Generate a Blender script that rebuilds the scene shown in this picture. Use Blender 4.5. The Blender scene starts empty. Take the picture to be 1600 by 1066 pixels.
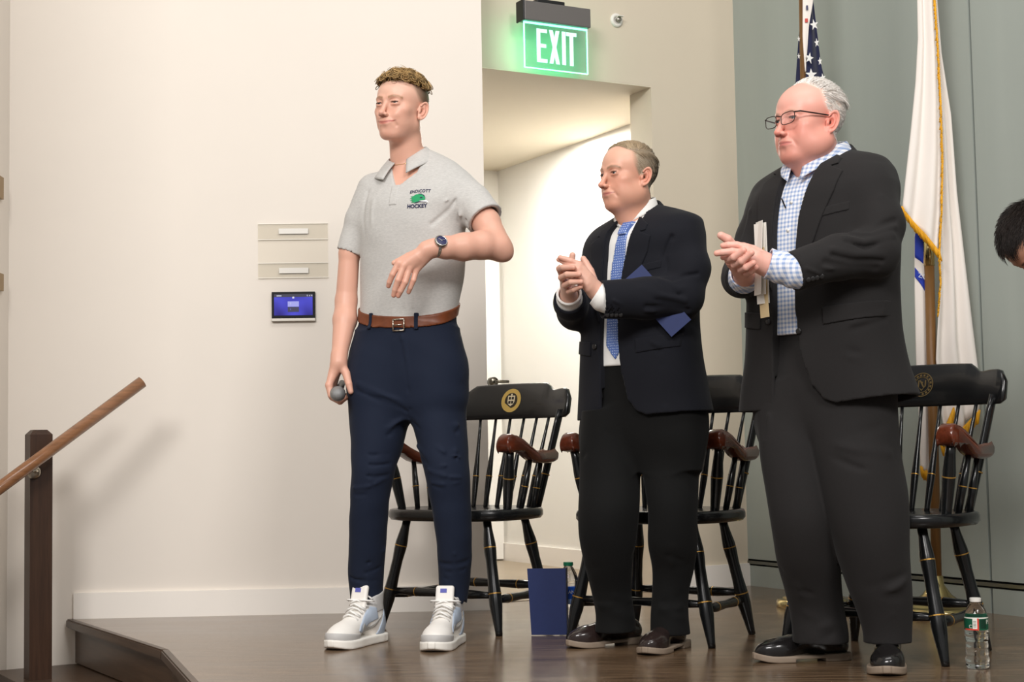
import bpy, bmesh, math, random
import numpy as np
from mathutils import Vector, Matrix
random.seed(4)
RNG = np.random.default_rng(7)
SC = bpy.context.scene
COL = SC.collection
R = math.radians

# ------------------------------------------------------------------ camera, world, light, exposure
HC, FPX, PITCH, ROLL = 0.66, 2400.0, math.atan(167 / 2400.0), R(1.0)
_f = np.array([0, math.cos(PITCH), math.sin(PITCH)])
_u0 = np.array([0, -math.sin(PITCH), math.cos(PITCH)])
_r0 = np.array([1.0, 0, 0])
_u = math.cos(ROLL) * _u0 + math.sin(ROLL) * _r0
_r = math.cos(ROLL) * _r0 - math.sin(ROLL) * _u0
CAMPOS = np.array([0, 0, HC])
cam = bpy.data.objects.new('camera', bpy.data.cameras.new('camera'))
COL.objects.link(cam)
cam.matrix_world = Matrix(((_r[0], _u[0], -_f[0], 0), (_r[1], _u[1], -_f[1], 0), (_r[2], _u[2], -_f[2], HC), (0, 0, 0, 1)))
cam.data.sensor_width = 36
cam.data.lens = FPX / 1600 * 36
cam.data.clip_start = 0.05
SC.camera = cam
SC.view_settings.view_transform = 'Standard'
SC.view_settings.look = 'None'
SC.view_settings.gamma = 1
SC.view_settings.use_curve_mapping = False
SC.view_settings.exposure = -0.15
world = bpy.data.worlds.new('hall_ambient')
SC.world = world
world.use_nodes = True
world.node_tree.nodes['Background'].inputs[0].default_value = (1.0, 0.975, 0.95, 1)
world.node_tree.nodes['Background'].inputs[1].default_value = 0.34

def area(name, loc, target, sx, sy, power, col=(1, 0.972, 0.945)):
    l = bpy.data.lights.new(name, 'AREA'); l.shape = 'RECTANGLE'; l.size = sx; l.size_y = sy
    l.energy = power; l.color = col
    o = bpy.data.objects.new(name, l); COL.objects.link(o); o.location = loc
    o.rotation_euler = (Vector(target) - Vector(loc)).to_track_quat('-Z', 'Y').to_euler()
    return o
area('stage_light', (-2.2, -1.8, 4.6), (-1.3, 6.2, 1.1), 2.6, 1.6, 415)
area('house_light', (2.4, -1.2, 4.8), (0.7, 5.6, 1.1), 1.8, 1.4, 220)
area('stage_downlight', (0.6, 3.4, 4.9), (0.4, 5.4, 0.0), 3.0, 1.0, 60)
area('corridor_light', (0.10, 7.85, 2.30), (0.10, 7.85, 0.0), 0.6, 0.6, 42, (1, 0.97, 0.92))

# ------------------------------------------------------------------ image <-> place
def P(px, py, Y):
    "point of the place at depth Y seen at a photo pixel"
    d = _f * FPX + (px - 800) * _r - (py - 533) * _u
    return CAMPOS + d * (Y / d[1])
def G(px, py, z=0.0):
    d = _f * FPX + (px - 800) * _r - (py - 533) * _u
    return CAMPOS + d * ((z - HC) / d[2])
def proj(p):
    v = np.asarray(p, float) - CAMPOS
    k = FPX / (v @ _f)
    return 800 + k * (v @ _r), 533 - k * (v @ _u)

# ------------------------------------------------------------------ materials
MATS = {}
def srgb(r, g, b):
    f = lambda c: ((c / 255 + 0.055) / 1.055) ** 2.4 if c > 10 else c / 255 / 12.92
    return (f(r), f(g), f(b), 1)
def mat(name, col, rough=0.5, metal=0.0, spec=0.5, var=0.0, vscale=8.0, vstretch=(1, 1, 1), bump=0.0, bscale=200.0,
        sheen=0.0, coat=0.0, trans=0.0, ior=1.45, emit=None, estr=0.0, attr=None, sss=0.0, coords='Object'):
    if name in MATS: return MATS[name]
    m = bpy.data.materials.new(name); m.use_nodes = True
    nt = m.node_tree; b = nt.nodes['Principled BSDF']; L = nt.links.new
    if len(col) == 3: col = (*col, 1)
    b.inputs['Base Color'].default_value = col
    b.inputs['Roughness'].default_value = rough
    b.inputs['Metallic'].default_value = metal
    b.inputs['Specular IOR Level'].default_value = spec
    b.inputs['IOR'].default_value = ior
    b.inputs['Sheen Weight'].default_value = sheen
    b.inputs['Coat Weight'].default_value = coat
    b.inputs['Transmission Weight'].default_value = trans
    if sss:
        b.inputs['Subsurface Weight'].default_value = sss
        b.inputs['Subsurface Radius'].default_value = (0.012, 0.005, 0.003)
        b.inputs['Subsurface Scale'].default_value = 1.0
    if emit:
        b.inputs['Emission Color'].default_value = (*emit[:3], 1); b.inputs['Emission Strength'].default_value = estr
    src = None
    if attr:
        a = nt.nodes.new('ShaderNodeAttribute'); a.attribute_name = attr
        src = a.outputs['Color']; L(src, b.inputs['Base Color'])
    if var or bump:
        tc = nt.nodes.new('ShaderNodeTexCoord'); mp = nt.nodes.new('ShaderNodeMapping')
        mp.inputs['Scale'].default_value = vstretch
        L(tc.outputs[coords], mp.inputs[0])
    if var:
        n = nt.nodes.new('ShaderNodeTexNoise'); n.inputs['Scale'].default_value = vscale; n.inputs['Detail'].default_value = 6
        n.inputs['Roughness'].default_value = 0.6
        L(mp.outputs[0], n.inputs['Vector'])
        mr = nt.nodes.new('ShaderNodeMapRange'); mr.inputs[1].default_value = 0.3; mr.inputs[2].default_value = 0.7
        mr.inputs[3].default_value = 1 - var; mr.inputs[4].default_value = 1 + var
        L(n.outputs[0], mr.inputs[0])
        mx = nt.nodes.new('ShaderNodeMix'); mx.data_type = 'RGBA'; mx.blend_type = 'MULTIPLY'; mx.inputs[0].default_value = 1
        if src is not None: L(src, mx.inputs[6])
        else: mx.inputs[6].default_value = col
        L(mr.outputs[0], mx.inputs[7]); L(mx.outputs[2], b.inputs['Base Color'])
    if bump:
        n2 = nt.nodes.new('ShaderNodeTexNoise'); n2.inputs['Scale'].default_value = bscale; n2.inputs['Detail'].default_value = 3
        L(mp.outputs[0], n2.inputs['Vector'])
        bp = nt.nodes.new('ShaderNodeBump'); bp.inputs['Strength'].default_value = bump; bp.inputs['Distance'].default_value = 0.002
        L(n2.outputs[0], bp.inputs['Height']); L(bp.outputs[0], b.inputs['Normal'])
    MATS[name] = m
    return m

# ------------------------------------------------------------------ objects
def tag(o, label=None, cat=None, group=None, kind=None):
    if label: o['label'] = label
    if cat: o['category'] = cat
    if group: o['group'] = group
    if kind: o['kind'] = kind
    return o
def empty(name, loc=(0, 0, 0), rz=0.0):
    o = bpy.data.objects.new(name, None); COL.objects.link(o); o.location = loc; o.rotation_euler = (0, 0, rz)
    o.empty_display_size = 0.1
    return o
def link(name, me, m, parent=None, smooth=False, loc=None):
    if m is not None:
        me.materials.clear()
        for q in (m if isinstance(m, (list, tuple)) else [m]): me.materials.append(q)
    if smooth: me.polygons.foreach_set('use_smooth', np.ones(len(me.polygons), bool))
    o = bpy.data.objects.new(name, me); COL.objects.link(o)
    if parent is not None: o.parent = parent
    if loc is not None: o.location = loc
    return o
def bm_mesh(bm, name='m', recalc=True):
    if recalc: bmesh.ops.recalc_face_normals(bm, faces=bm.faces[:])
    me = bpy.data.meshes.new(name); bm.to_mesh(me); bm.free(); return me
def obj(name, bm, m, parent=None, smooth=False, loc=None):
    return link(name, bm_mesh(bm, name), m, parent, smooth, loc)
def xf(v, M):
    return M @ Vector(v) if M is not None else Vector(v)
def add_box(bm, lo, hi, M=None, bevel=0.0):
    x0, y0, z0 = lo; x1, y1, z1 = hi
    vs = [bm.verts.new(xf(c, M)) for c in ((x0, y0, z0), (x1, y0, z0), (x1, y1, z0), (x0, y1, z0), (x0, y0, z1), (x1, y0, z1), (x1, y1, z1), (x0, y1, z1))]
    fs = [bm.faces.new([vs[i] for i in q]) for q in ((0, 3, 2, 1), (4, 5, 6, 7), (0, 1, 5, 4), (1, 2, 6, 5), (2, 3, 7, 6), (3, 0, 4, 7))]
    if bevel:
        es = list({e for f in fs for e in f.edges})
        bmesh.ops.bevel(bm, geom=es, offset=bevel, segments=2, affect='EDGES', profile=0.6)
def box(lo, hi, M=None, bevel=0.0):
    bm = bmesh.new(); add_box(bm, lo, hi, M, bevel); return bm
def add_prism(bm, pts, z0, z1, M=None):
    "polygon pts (x, y) swept from z0 to z1"
    a = [bm.verts.new(xf((x, y, z0), M)) for x, y in pts]; b = [bm.verts.new(xf((x, y, z1), M)) for x, y in pts]
    n = len(pts); bm.faces.new(a[::-1]); bm.faces.new(b)
    for i in range(n): bm.faces.new((a[i], a[(i + 1) % n], b[(i + 1) % n], b[i]))
def prism(pts, z0, z1, M=None):
    bm = bmesh.new(); add_prism(bm, pts, z0, z1, M); return bm
def frame_of(d):
    d = np.asarray(d, float); d = d / np.linalg.norm(d)
    a = np.array([0, 0, 1.0]) if abs(d[2]) < 0.9 else np.array([1.0, 0, 0])
    s = np.cross(a, d); s /= np.linalg.norm(s); t = np.cross(d, s)
    return s, t, d
def add_tube(bm, pts, rad, n=12, caps=True):
    pts = [np.asarray(p, float) for p in pts]
    rad = [rad] * len(pts) if np.isscalar(rad) else rad
    rings = []; s = None
    for i, p in enumerate(pts):
        d = pts[min(i + 1, len(pts) - 1)] - pts[max(i - 1, 0)]
        if s is None: s, t, _ = frame_of(d)
        else:
            d = d / np.linalg.norm(d); s = s - d * (s @ d); s /= np.linalg.norm(s); t = np.cross(d, s)
        rr = rad[i]; ra, rb = (rr if hasattr(rr, '__len__') else (rr, rr))
        rings.append([bm.verts.new(p + ra * math.cos(a) * s + rb * math.sin(a) * t) for a in np.linspace(0, 2 * math.pi, n, endpoint=False)])
    for A, B in zip(rings, rings[1:]):
        for i in range(n): bm.faces.new((A[i], A[(i + 1) % n], B[(i + 1) % n], B[i]))
    if caps:
        bm.faces.new(rings[0][::-1]); bm.faces.new(rings[-1])
def tube(pts, rad, n=12, caps=True):
    bm = bmesh.new(); add_tube(bm, pts, rad, n, caps); return bm
def add_lathe(bm, prof, n=24, M=None):
    "prof: list of (radius, z); radius 0 at the ends closes it"
    rings = []
    for r, z in prof:
        if r < 1e-6: rings.append([bm.verts.new(xf((0, 0, z), M))])
        else: rings.append([bm.verts.new(xf((r * math.cos(a), r * math.sin(a), z), M)) for a in np.linspace(0, 2 * math.pi, n, endpoint=False)])
    for A, B in zip(rings, rings[1:]):
        if len(A) == 1 and len(B) == 1: continue
        for i in range(n):
            j = (i + 1) % n
            if len(A) == 1: bm.faces.new((A[0], B[j], B[i]))
            elif len(B) == 1: bm.faces.new((A[i], A[j], B[0]))
            else: bm.faces.new((A[i], A[j], B[j], B[i]))
    return rings
def lathe(prof, n=24, M=None):
    bm = bmesh.new(); add_lathe(bm, prof, n, M); return bm
def align(p, q):
    "matrix taking +Z axis from p towards q"
    s, t, d = frame_of(np.asarray(q, float) - np.asarray(p, float))
    return Matrix(((s[0], t[0], d[0], p[0]), (s[1], t[1], d[1], p[1]), (s[2], t[2], d[2], p[2]), (0, 0, 0, 1)))
def text_mesh(s, size, depth=0.0, spacing=1.0, bold=0.0, shear=0.0):
    cu = bpy.data.curves.new('txt', 'FONT'); cu.body = s; cu.size = size; cu.extrude = depth; cu.align_x = 'CENTER'; cu.align_y = 'CENTER'
    cu.space_character = spacing; cu.offset = bold; cu.shear = shear; cu.resolution_u = 4
    o = bpy.data.objects.new('txt', cu); COL.objects.link(o)
    me = bpy.data.meshes.new_from_object(o.evaluated_get(bpy.context.evaluated_depsgraph_get()))
    bpy.data.objects.remove(o); bpy.data.curves.remove(cu)
    return me
def copy_tree(o, parent=None):
    c = o.copy(); COL.objects.link(c); c.parent = parent
    for ch in [x for x in SC.objects if x.parent == o]: copy_tree(ch, c)
    return c
# ------------------------------------------------------------------ the room
M_CREAM = mat('cream_paint', srgb(232, 224, 214), 0.75, var=0.015, vscale=1.5, bump=0.05, bscale=300)
M_BEIGE = mat('beige_paint', srgb(212, 200, 180), 0.75, var=0.02, vscale=2, bump=0.05, bscale=300)
M_WHITE = mat('white_paint', srgb(240, 237, 230), 0.6, var=0.01, vscale=2)
M_TRIM = mat('trim_paint', srgb(244, 238, 230), 0.4)
M_GREY = mat('grey_green_panel', srgb(160, 167, 160), 0.8, var=0.05, vscale=1.6, vstretch=(2.2, 2.2, 0.25), bump=0.12, bscale=420)
M_DARK = mat('dark_gap', srgb(40, 44, 42), 0.7)
M_METAL = mat('dull_metal', srgb(120, 122, 116), 0.4, 1.0)
def wood_floor(name, c0, c1, rough):
    m = bpy.data.materials.new(name); m.use_nodes = True; nt = m.node_tree; L = nt.links.new
    b = nt.nodes['Principled BSDF']
    tc = nt.nodes.new('ShaderNodeTexCoord'); mp = nt.nodes.new('ShaderNodeMapping')
    mp.inputs['Rotation'].default_value = (0, 0, R(25)); mp.inputs['Scale'].default_value = (1.2, 6, 1)
    L(tc.outputs['Object'], mp.inputs[0])
    n = nt.nodes.new('ShaderNodeTexNoise'); n.inputs['Scale'].default_value = 1.6; n.inputs['Detail'].default_value = 8
    n.inputs['Distortion'].default_value = 0.8
    L(mp.outputs[0], n.inputs[0])
    w = nt.nodes.new('ShaderNodeTexWave'); w.inputs['Scale'].default_value = 1.4; w.inputs['Distortion'].default_value = 9
    w.inputs['Detail'].default_value = 4; w.inputs['Detail Scale'].default_value = 1.5; w.bands_direction = 'Y'
    L(mp.outputs[0], w.inputs[0])
    a = nt.nodes.new('ShaderNodeMix'); a.inputs[0].default_value = 0.35
    L(n.outputs[0], a.inputs[2]); L(w.outputs['Fac'], a.inputs[3])
    cr = nt.nodes.new('ShaderNodeValToRGB'); cr.color_ramp.elements[0].color = c0; cr.color_ramp.elements[1].color = c1
    cr.color_ramp.elements[0].position = 0.25; cr.color_ramp.elements[1].position = 0.75
    L(a.outputs[0], cr.inputs[0]); L(cr.outputs[0], b.inputs['Base Color'])
    mr = nt.nodes.new('ShaderNodeMapRange'); mr.inputs[3].default_value = rough - 0.05; mr.inputs[4].default_value = rough + 0.07
    L(n.outputs[0], mr.inputs[0]); L(mr.outputs[0], b.inputs['Roughness'])
    b.inputs['Coat Weight'].default_value = 0.25; b.inputs['Coat Roughness'].default_value = 0.18
    return m
M_FLOOR = wood_floor('stained_oak', srgb(80, 62, 46), srgb(124, 100, 76), 0.22)
M_CONC = mat('corridor_floor', srgb(150, 134, 112), 0.35, var=0.06, vscale=3)
M_STAIN = mat('dark_stained_wood', srgb(62, 42, 30), 0.38, var=0.28, vscale=5, vstretch=(14, 14, 0.8))
M_STAINH = mat('dark_stained_board', srgb(74, 56, 42), 0.35, var=0.25, vscale=5, vstretch=(1.0, 1.0, 14))

TOP = 4.2
cA, cB = G(116, 967), G(767, 953)
cdir = (cB - cA)[:2] / np.linalg.norm((cB - cA)[:2])
cnrm = np.array([-cdir[1], cdir[0]])            # away from the camera
CORNER = G(1170, 915)[:2]
bdir0 = G(1561, 960)[:2] - CORNER
gdir = bdir0 / np.linalg.norm(bdir0)            # grey wall, towards the camera on the right
bdir = np.array([-gdir[1], gdir[0]]); bdir = bdir if bdir[0] < 0 else -bdir   # beige wall, to the left
def wallbox(p, d, n, l0, l1, t, z0, z1, f=0.0):
    "box along direction d from p, thickness t towards n"
    M = Matrix(((d[0], n[0], 0, p[0]), (d[1], n[1], 0, p[1]), (0, 0, 1, 0), (0, 0, 0, 1)))
    return box((l0, f, z0), (l1, t, z1), M)
def struct(name, bm, m, parent=None):
    o = obj(name, bm, m, parent)
    if parent is None: o['kind'] = 'structure'
    return o
Lc = np.linalg.norm((cB - cA)[:2])
STAIR_Z = -0.62
wl = struct('wall_left', wallbox(cA[:2], cdir, cnrm, -0.27, Lc, 0.16, STAIR_Z, TOP), M_CREAM)
wl['label'] = 'cream painted wall behind the tall man'
# side wall at the far left, coming towards the room
pL = cA[:2] + cdir * -0.27
ws = struct('wall_side', wallbox(pL, -cnrm, -cdir, -0.16, 2.2, 0.16, STAIR_Z, TOP), M_CREAM)
ws['label'] = 'cream side wall beside the stair'
bb = wallbox(cA[:2], cdir, cnrm, 0.0, Lc, 0.0, 0.0, 0.104, f=-0.016)
b1 = struct('baseboard_left', bb, M_TRIM)
be = struct('baseboard_return', wallbox(cA[:2] + cdir * Lc, cnrm, cdir, 0.0, 0.16, 0.016, 0.0, 0.104), M_TRIM)
# beige wall with the opening
jx = P(1017, 135, 6.9)
# distance of the right jamb from the corner along the wall
def on_line(px, py_any, p, d):
    "where the vertical plane through p along d meets the pixel ray"
    dd = _f * FPX + (px - 800) * _r - (py_any - 533) * _u
    n = np.array([-d[1], d[0]])
    t = (n @ p) / (n @ dd[:2])
    return CAMPOS + dd * t
J = on_line(1017, 135, CORNER, bdir)
HEAD = J[2]
lJ = (J[:2] - CORNER) @ bdir
bn = -gdir                                     # away from the room
TB = 0.18
struct('wall_back', wallbox(CORNER, bdir, bn, 0.0, lJ, TB, 0.0, TOP), M_BEIGE)['label'] = 'beige wall between the opening and the grey panels'
_e = cB[:2] + cnrm * 0.08                      # the header ends in the end of the cream wall
lE = 1.62
struct('trim_1', wallbox(CORNER, bdir, bn, lJ, lE, 0.03, HEAD, TOP), M_BEIGE)['label'] = 'beige wall above the opening carrying the exit sign'
struct('baseboard_back', wallbox(CORNER, bdir, bn, 0.0, lJ, 0.0, 0.0, 0.104, f=-0.014), M_TRIM)
# grey panelled wall
wr = struct('wall_right', wallbox(CORNER, gdir, -bdir, -0.2, 5.0, 0.3, 0.0, TOP, f=0.03), M_DARK)
wr['label'] = 'grey green panelled wall behind the flags'
s1 = on_line(1549, 920, CORNER, gdir); ls = (s1[:2] - CORNER) @ gdir
ZT = on_line(1167, 877, CORNER, gdir)[2]
step = ls
for i in range(3):
    a, b_ = i * step + (0.006 if i else 0), (i + 1) * step - 0.006
    o = obj('panel', wallbox(CORNER, gdir, -bdir, a, b_, 0.03, ZT + 0.012, TOP), M_GREY, wr)
    o = obj('kick_panel', wallbox(CORNER, gdir, -bdir, a, b_, 0.03, 0.0, ZT - 0.018), M_GREY, wr)
obj('metal_track', wallbox(CORNER, gdir, -bdir, 0, 4.5, 0.03, ZT - 0.010, ZT + 0.004, f=-0.004), M_METAL, wr)
# corridor
k0, k1 = G(788, 876)[:2], G(905, 887)[:2]
LK = float((CORNER - k0) @ gdir) - TB
kd = gdir
struct('wall_corridor', wallbox(k0, kd, -bdir, 0.0, LK, 0.1, 0.0, 2.6), M_WHITE)['label'] = 'white corridor wall seen through the opening'
struct('baseboard_corridor', wallbox(k0, kd, -bdir, 0.0, LK, 0.0, 0.0, 0.104, f=-0.014), M_TRIM)
struct('wall_corridor_end', wallbox(k0, bdir, bn, -0.1, 1.35, 0.1, 0.0, 2.6), M_WHITE)['label'] = 'white end wall of the corridor'
kz = on_line(983, 195, k0, kd)[2]
CEILZ = HEAD

struct('ceiling', wallbox(k0, bdir, kd, -0.1, 1.25, LK + TB - 0.001, CEILZ - 0.004, CEILZ + 0.1), mat('corridor_ceiling', srgb(226, 216, 196), 0.8))['label'] = 'cream corridor ceiling'
# door in the corridor end wall
d1 = struct('door_1', wallbox(k0, bdir, -bn, 0.02, 0.95, 0.03, 0.012, 2.1), mat('door_paint', srgb(238, 236, 230), 0.45))
d1['label'] = 'white corridor door with dark lever handle'
hp = on_line(770, 597, k0 - bn * 0.05, bdir)
M_LEVER = mat('lever_metal', srgb(96, 92, 84), 0.3, 1.0)
bm = tube([hp + np.array([*(bn * 0.025), 0]), hp - np.array([*(bn * 0.02), 0])], 0.028, 16)
dn = np.array([*(-bn), 0]); dl = np.array([*(-bdir), 0])
add_tube(bm, [hp + dn * 0.02, hp + dn * 0.05, hp + dn * 0.055 + dl * 0.02, hp + dn * 0.055 + dl * 0.075], [0.009, 0.009, 0.010, 0.009], 10)
obj('lever_handle', bm, M_LEVER, d1, True)
# floors: the stage with its corner, nosing and riser
e0, e1 = G(106, 968)[:2], G(255, 1016)[:2]
e2 = G(302, 1068)[:2]
ed = (e2 - e1) / np.linalg.norm(e2 - e1)
e3 = e1 + ed * 2.4
e1d = (e1 - e0) / np.linalg.norm(e1 - e0)
e00 = e0 - e1d * 0.0
stage = [tuple(e00), tuple(e1), tuple(e3), (4.5, e3[1]), (4.5, 9.5), (-2.2 + 1.6, 9.5), tuple(cB[:2] + cnrm * 0.1), tuple(cA[:2] + cnrm * 0.1)]
fl = struct('floor', prism(stage, -0.035, 0.0), M_FLOOR)
fl['label'] = 'dark stained wooden stage floor'
nin = lambda d: np.array([-d[1], d[0]])
def off_edge(a, b, c, k):
    "the polyline a-b-c moved k to the inside of the stage"
    d1_ = (b - a) / np.linalg.norm(b - a); d2_ = (c - b) / np.linalg.norm(c - b)
    n1, n2 = nin(d1_), nin(d2_)
    m = (n1 + n2); m = m / (m @ n1)
    return a + n1 * k, b + m * k, c + n2 * k
r0, r1_, r2_ = off_edge(e00, e1, e3, 0.03)
i0, i1, i2 = off_edge(e00, e1, e3, 0.07)
for q0, q1, s0, s1_ in ((r0, r1_, i0, i1), (r1_, r2_, i1, i2)):
    o = obj('riser_board', prism([tuple(q0), tuple(q1), tuple(s1_), tuple(s0)], -0.175, -0.035), M_STAINH, fl)
# nosing boards along the stage edge
n0_, n1_, n2_ = off_edge(e00, e1, e3, -0.008); v0_, v1_, v2_ = off_edge(e00, e1, e3, 0.022)
for q0, q1, s0, s1_ in ((n0_, n1_, v0_, v1_), (n1_, n2_, v1_, v2_)):
    bm = prism([tuple(q0), tuple(q1), tuple(s1_), tuple(s0)], -0.034, 0.0015)
    bmesh.ops.recalc_face_normals(bm, faces=bm.faces[:]); bmesh.ops.bevel(bm, geom=bm.edges[:], offset=.005, segments=2, affect='EDGES')
    obj('nosing', bm, M_STAINH, fl)
# lower step
t0, t1_, t2_ = off_edge(e00, e1, e3, -0.29)
s0, s1_, s2_ = off_edge(e00, e1, e3, 0.10)
st = struct('stair_step', prism([tuple(t0), tuple(t1_), tuple(t2_), tuple(s2_), tuple(s1_), tuple(s0)], -0.215, -0.18), M_STAINH)
st['label'] = 'dark wooden step below the stage edge'
fh = struct('floor_house', box((-6, -3, STAIR_Z - 0.1), (6, 7.2, STAIR_Z)), mat('house_carpet', srgb(90, 84, 78), 0.9))
fh['label'] = 'hall floor below the stage'
cf = struct('floor_corridor', prism([tuple(CORNER + bn * 0.02), tuple(CORNER + bdir * 1.35 + bn * 0.02), tuple(CORNER + bdir * 1.35 + bn * 3.0), tuple(CORNER + bn * 3.0)], 0.0005, 0.002), M_CONC)
cf['label'] = 'pale corridor floor'
# ------------------------------------------------------------------ captain's chairs
M_BLACK = mat('black_lacquer', srgb(20, 21, 22), 0.26, var=0.25, vscale=14, vstretch=(1, 1, 1), coat=0.15)
M_CHERRY = mat('cherry_arm', srgb(96, 44, 26), 0.25, var=0.25, vscale=12, vstretch=(6, 1, 6), coat=0.3)
M_GOLD = mat('gold_line', srgb(196, 150, 74), 0.4, 0.7)
M_SEAL = mat('seal_gold', srgb(214, 180, 96), 0.45, 0.15)
M_SEALD = mat('seal_dark', srgb(44, 34, 20), 0.5)
M_SEALW = mat('seal_cream', srgb(238, 224, 190), 0.5)
M_SEALO = mat('seal_old_gold', srgb(120, 100, 62), 0.5, 0.3)

def turned(p, q, prof, n=14):
    "turned member from p to q; prof (t, radius)"
    p = np.asarray(p, float); q = np.asarray(q, float); L = np.linalg.norm(q - p)
    pr = [(0, 0)] + [(r, t * L) for t, r in prof] + [(0, L)]
    return lathe(pr, n, align(p, q))
def ring_at(p, q, t, r, parent, h=0.0035):
    p = np.asarray(p, float); q = np.asarray(q, float); L = np.linalg.norm(q - p); M = align(p, q)
    b = lathe([(r - 0.004, t * L - h / 2), (r + 0.0007, t * L - h / 2), (r + 0.0007, t * L + h / 2), (r - 0.004, t * L + h / 2)], 14, M)
    return obj('gold_ring', b, M_GOLD, parent, False)

LEGP = [(0, .0125), (.04, .0135), (.26, .0235), (.33, .0238), (.48, .020), (.62, .0195), (.72, .0225), (.78, .0225), (.92, .0155), (1, .015)]
SPP = [(0, .0085), (.05, .009), (.32, .0125), (.38, .012), (.6, .008), (.8, .0062), (1, .0058)]
def backline(x, z):
    "depth of the raking, curved back at height z"
    t = (z - 0.44) / 0.46
    return 0.165 + 0.135 * t - (0.045 + 0.02 * t) * (x / 0.27) ** 2

def make_chair():
    ch = empty('captains_chair')
    # seat: rounded outline, saddled
    out = []
    for a in np.linspace(0, 2 * math.pi, 40, endpoint=False):
        c, s = math.cos(a), math.sin(a)
        x = 0.285 * math.copysign(abs(c) ** 0.62, c); y = -0.022 + 0.232 * math.copysign(abs(s) ** 0.7, s)
        if y > 0: x *= 1 - 0.18 * (y / 0.21) ** 2
        out.append((x, y))
    bm = bmesh.new()
    lv = [(0.90, 0.398), (0.97, 0.401), (1.0, 0.412), (1.0, 0.428), (0.985, 0.438), (0.95, 0.441), (0.7, 0.434), (0.35, 0.430)]
    rings = [[bm.verts.new((x * k, -0.035 + (y + 0.035) * k, z)) for x, y in out] for k, z in lv]
    bm.faces.new(rings[0][::-1]); bm.faces.new(rings[-1])
    for A, B in zip(rings, rings[1:]):
        for i in range(len(out)): bm.faces.new((A[i], A[(i + 1) % len(out)], B[(i + 1) % len(out)], B[i]))
    obj('seat', bm, M_BLACK, ch, True)
    feet = {}
    for sx in (-1, 1):
        for nm, f, t in (('f', (sx * .272, -.205, 0), (sx * .185, -.150, .405)), ('r', (sx * .232, .185, 0), (sx * .165, .110, .405))):
            leg = obj('leg', turned(f, t, LEGP), M_BLACK, ch, True)
            ring_at(f, t, .355, .0236, leg); ring_at(f, t, .75, .0226, leg)
            feet[(sx, nm)] = (np.array(f), np.array(t))
    at = lambda k, t: feet[k][0] * (1 - t) + feet[k][1] * t
    STP = [(0, .010), (.22, .0165), (.3, .0165), (.5, .0135), (.7, .0165), (.78, .0165), (1, .010)]
    for a, b, ta in (((-1, 'f'), (1, 'f'), .34), ((-1, 'r'), (1, 'r'), .36), ((-1, 'f'), (-1, 'r'), .30), ((1, 'f'), (1, 'r'), .30)):
        p, q = at(a, ta), at(b, ta)
        s = obj('stretcher', turned(p, q, STP), M_BLACK, ch, True)
        ring_at(p, q, .26, .0167, s); ring_at(p, q, .74, .0167, s)
    # back posts and spindles
    zc = 0.775
    for sx in (-1, 1):
        pts = []; rad = []
        for t in np.linspace(0, 1, 8):
            z = 0.425 + (0.80 - 0.425) * t; x = sx * (0.205 + 0.062 * t)
            pts.append((x, backline(0.205 + 0.05 * t, z), z)); rad.append((0.015 + 0.004 * t, 0.014 - 0.003 * t))
        po = obj('back_post', tube(pts, rad, 12), M_BLACK, ch, True)
        ring_at(pts[2], pts[3], .5, .0165, po)
    for x in (-.162, -.108, -.054, 0, .054, .108, .162):
        p, q = (x * 0.98, backline(x, 0.425), 0.425), (x * 1.26, backline(x * 1.2, zc + .01), zc + .01)
        s = obj('spindle', turned(p, q, SPP, 10), M_BLACK, ch, True); ring_at(p, q, .35, .0126, s, .003)
    # crest rail
    bm = bmesh.new(); N = 36; xs = np.linspace(-.312, .312, N)
    def ztop(x):
        a = abs(x)
        if a < .165: return .912 - 0.004 * (a / .165) ** 2
        if a < .215: u = (a - .165) / .05; return .908 - .030 * (3 * u * u - 2 * u ** 3)
        u = (a - .215) / .097; return .878 + .006 * math.sin(u * 3.1) - .030 * max(0, (u - .72) / .28) ** 2
    def zbot(x):
        u = max(0, (abs(x) - .29) / .022); return .772 + .012 * u * u
    rows = []
    for x in xs:
        zt, zb = ztop(x), zbot(x); row = []
        yb, yt = backline(abs(x) * .9, zb), backline(abs(x) * .9, zt)
        for (dy, zz) in ((-.012, zb + .005), (-.012, (zb + zt) / 2), (-.012, zt - .006), (-.006, zt), (.006, zt), (.012, zt - .006), (.012, (zb + zt) / 2), (.012, zb + .005), (.006, zb), (-.006, zb)):
            row.append(bm.verts.new((x, backline(abs(x) * .9, zz) + dy, zz)))
        rows.append(row)
    n = len(rows[0])
    for A, B in zip(rows, rows[1:]):
        for i in range(n): bm.faces.new((A[i], A[(i + 1) % n], B[(i + 1) % n], B[i]))
    bm.faces.new(rows[0][::-1]); bm.faces.new(rows[-1])
    obj('crest_rail', bm, M_BLACK, ch, True)
    # arms
    side = []
    for a in np.linspace(-150, 110, 14): side.append((-.150 + .033 * math.cos(R(a + 90)), .697 + .033 * math.sin(R(a + 90))))
    front = [(-.150 + .034 * math.cos(R(a)), .676 + .034 * math.sin(R(a))) for a in np.linspace(60, 320, 16)]
    under = [(-.105, .660), (-.065, .640), (-.02, .618), (.03, .604), (.09, .601), (.145, .604), (.170, .610)]
    upper = [(.174, .646), (.145, .645), (.11, .639), (.07, .639), (.02, .648), (-.03, .668), (-.08, .692), (-.115, .704)]
    prof = front + under + upper
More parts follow.
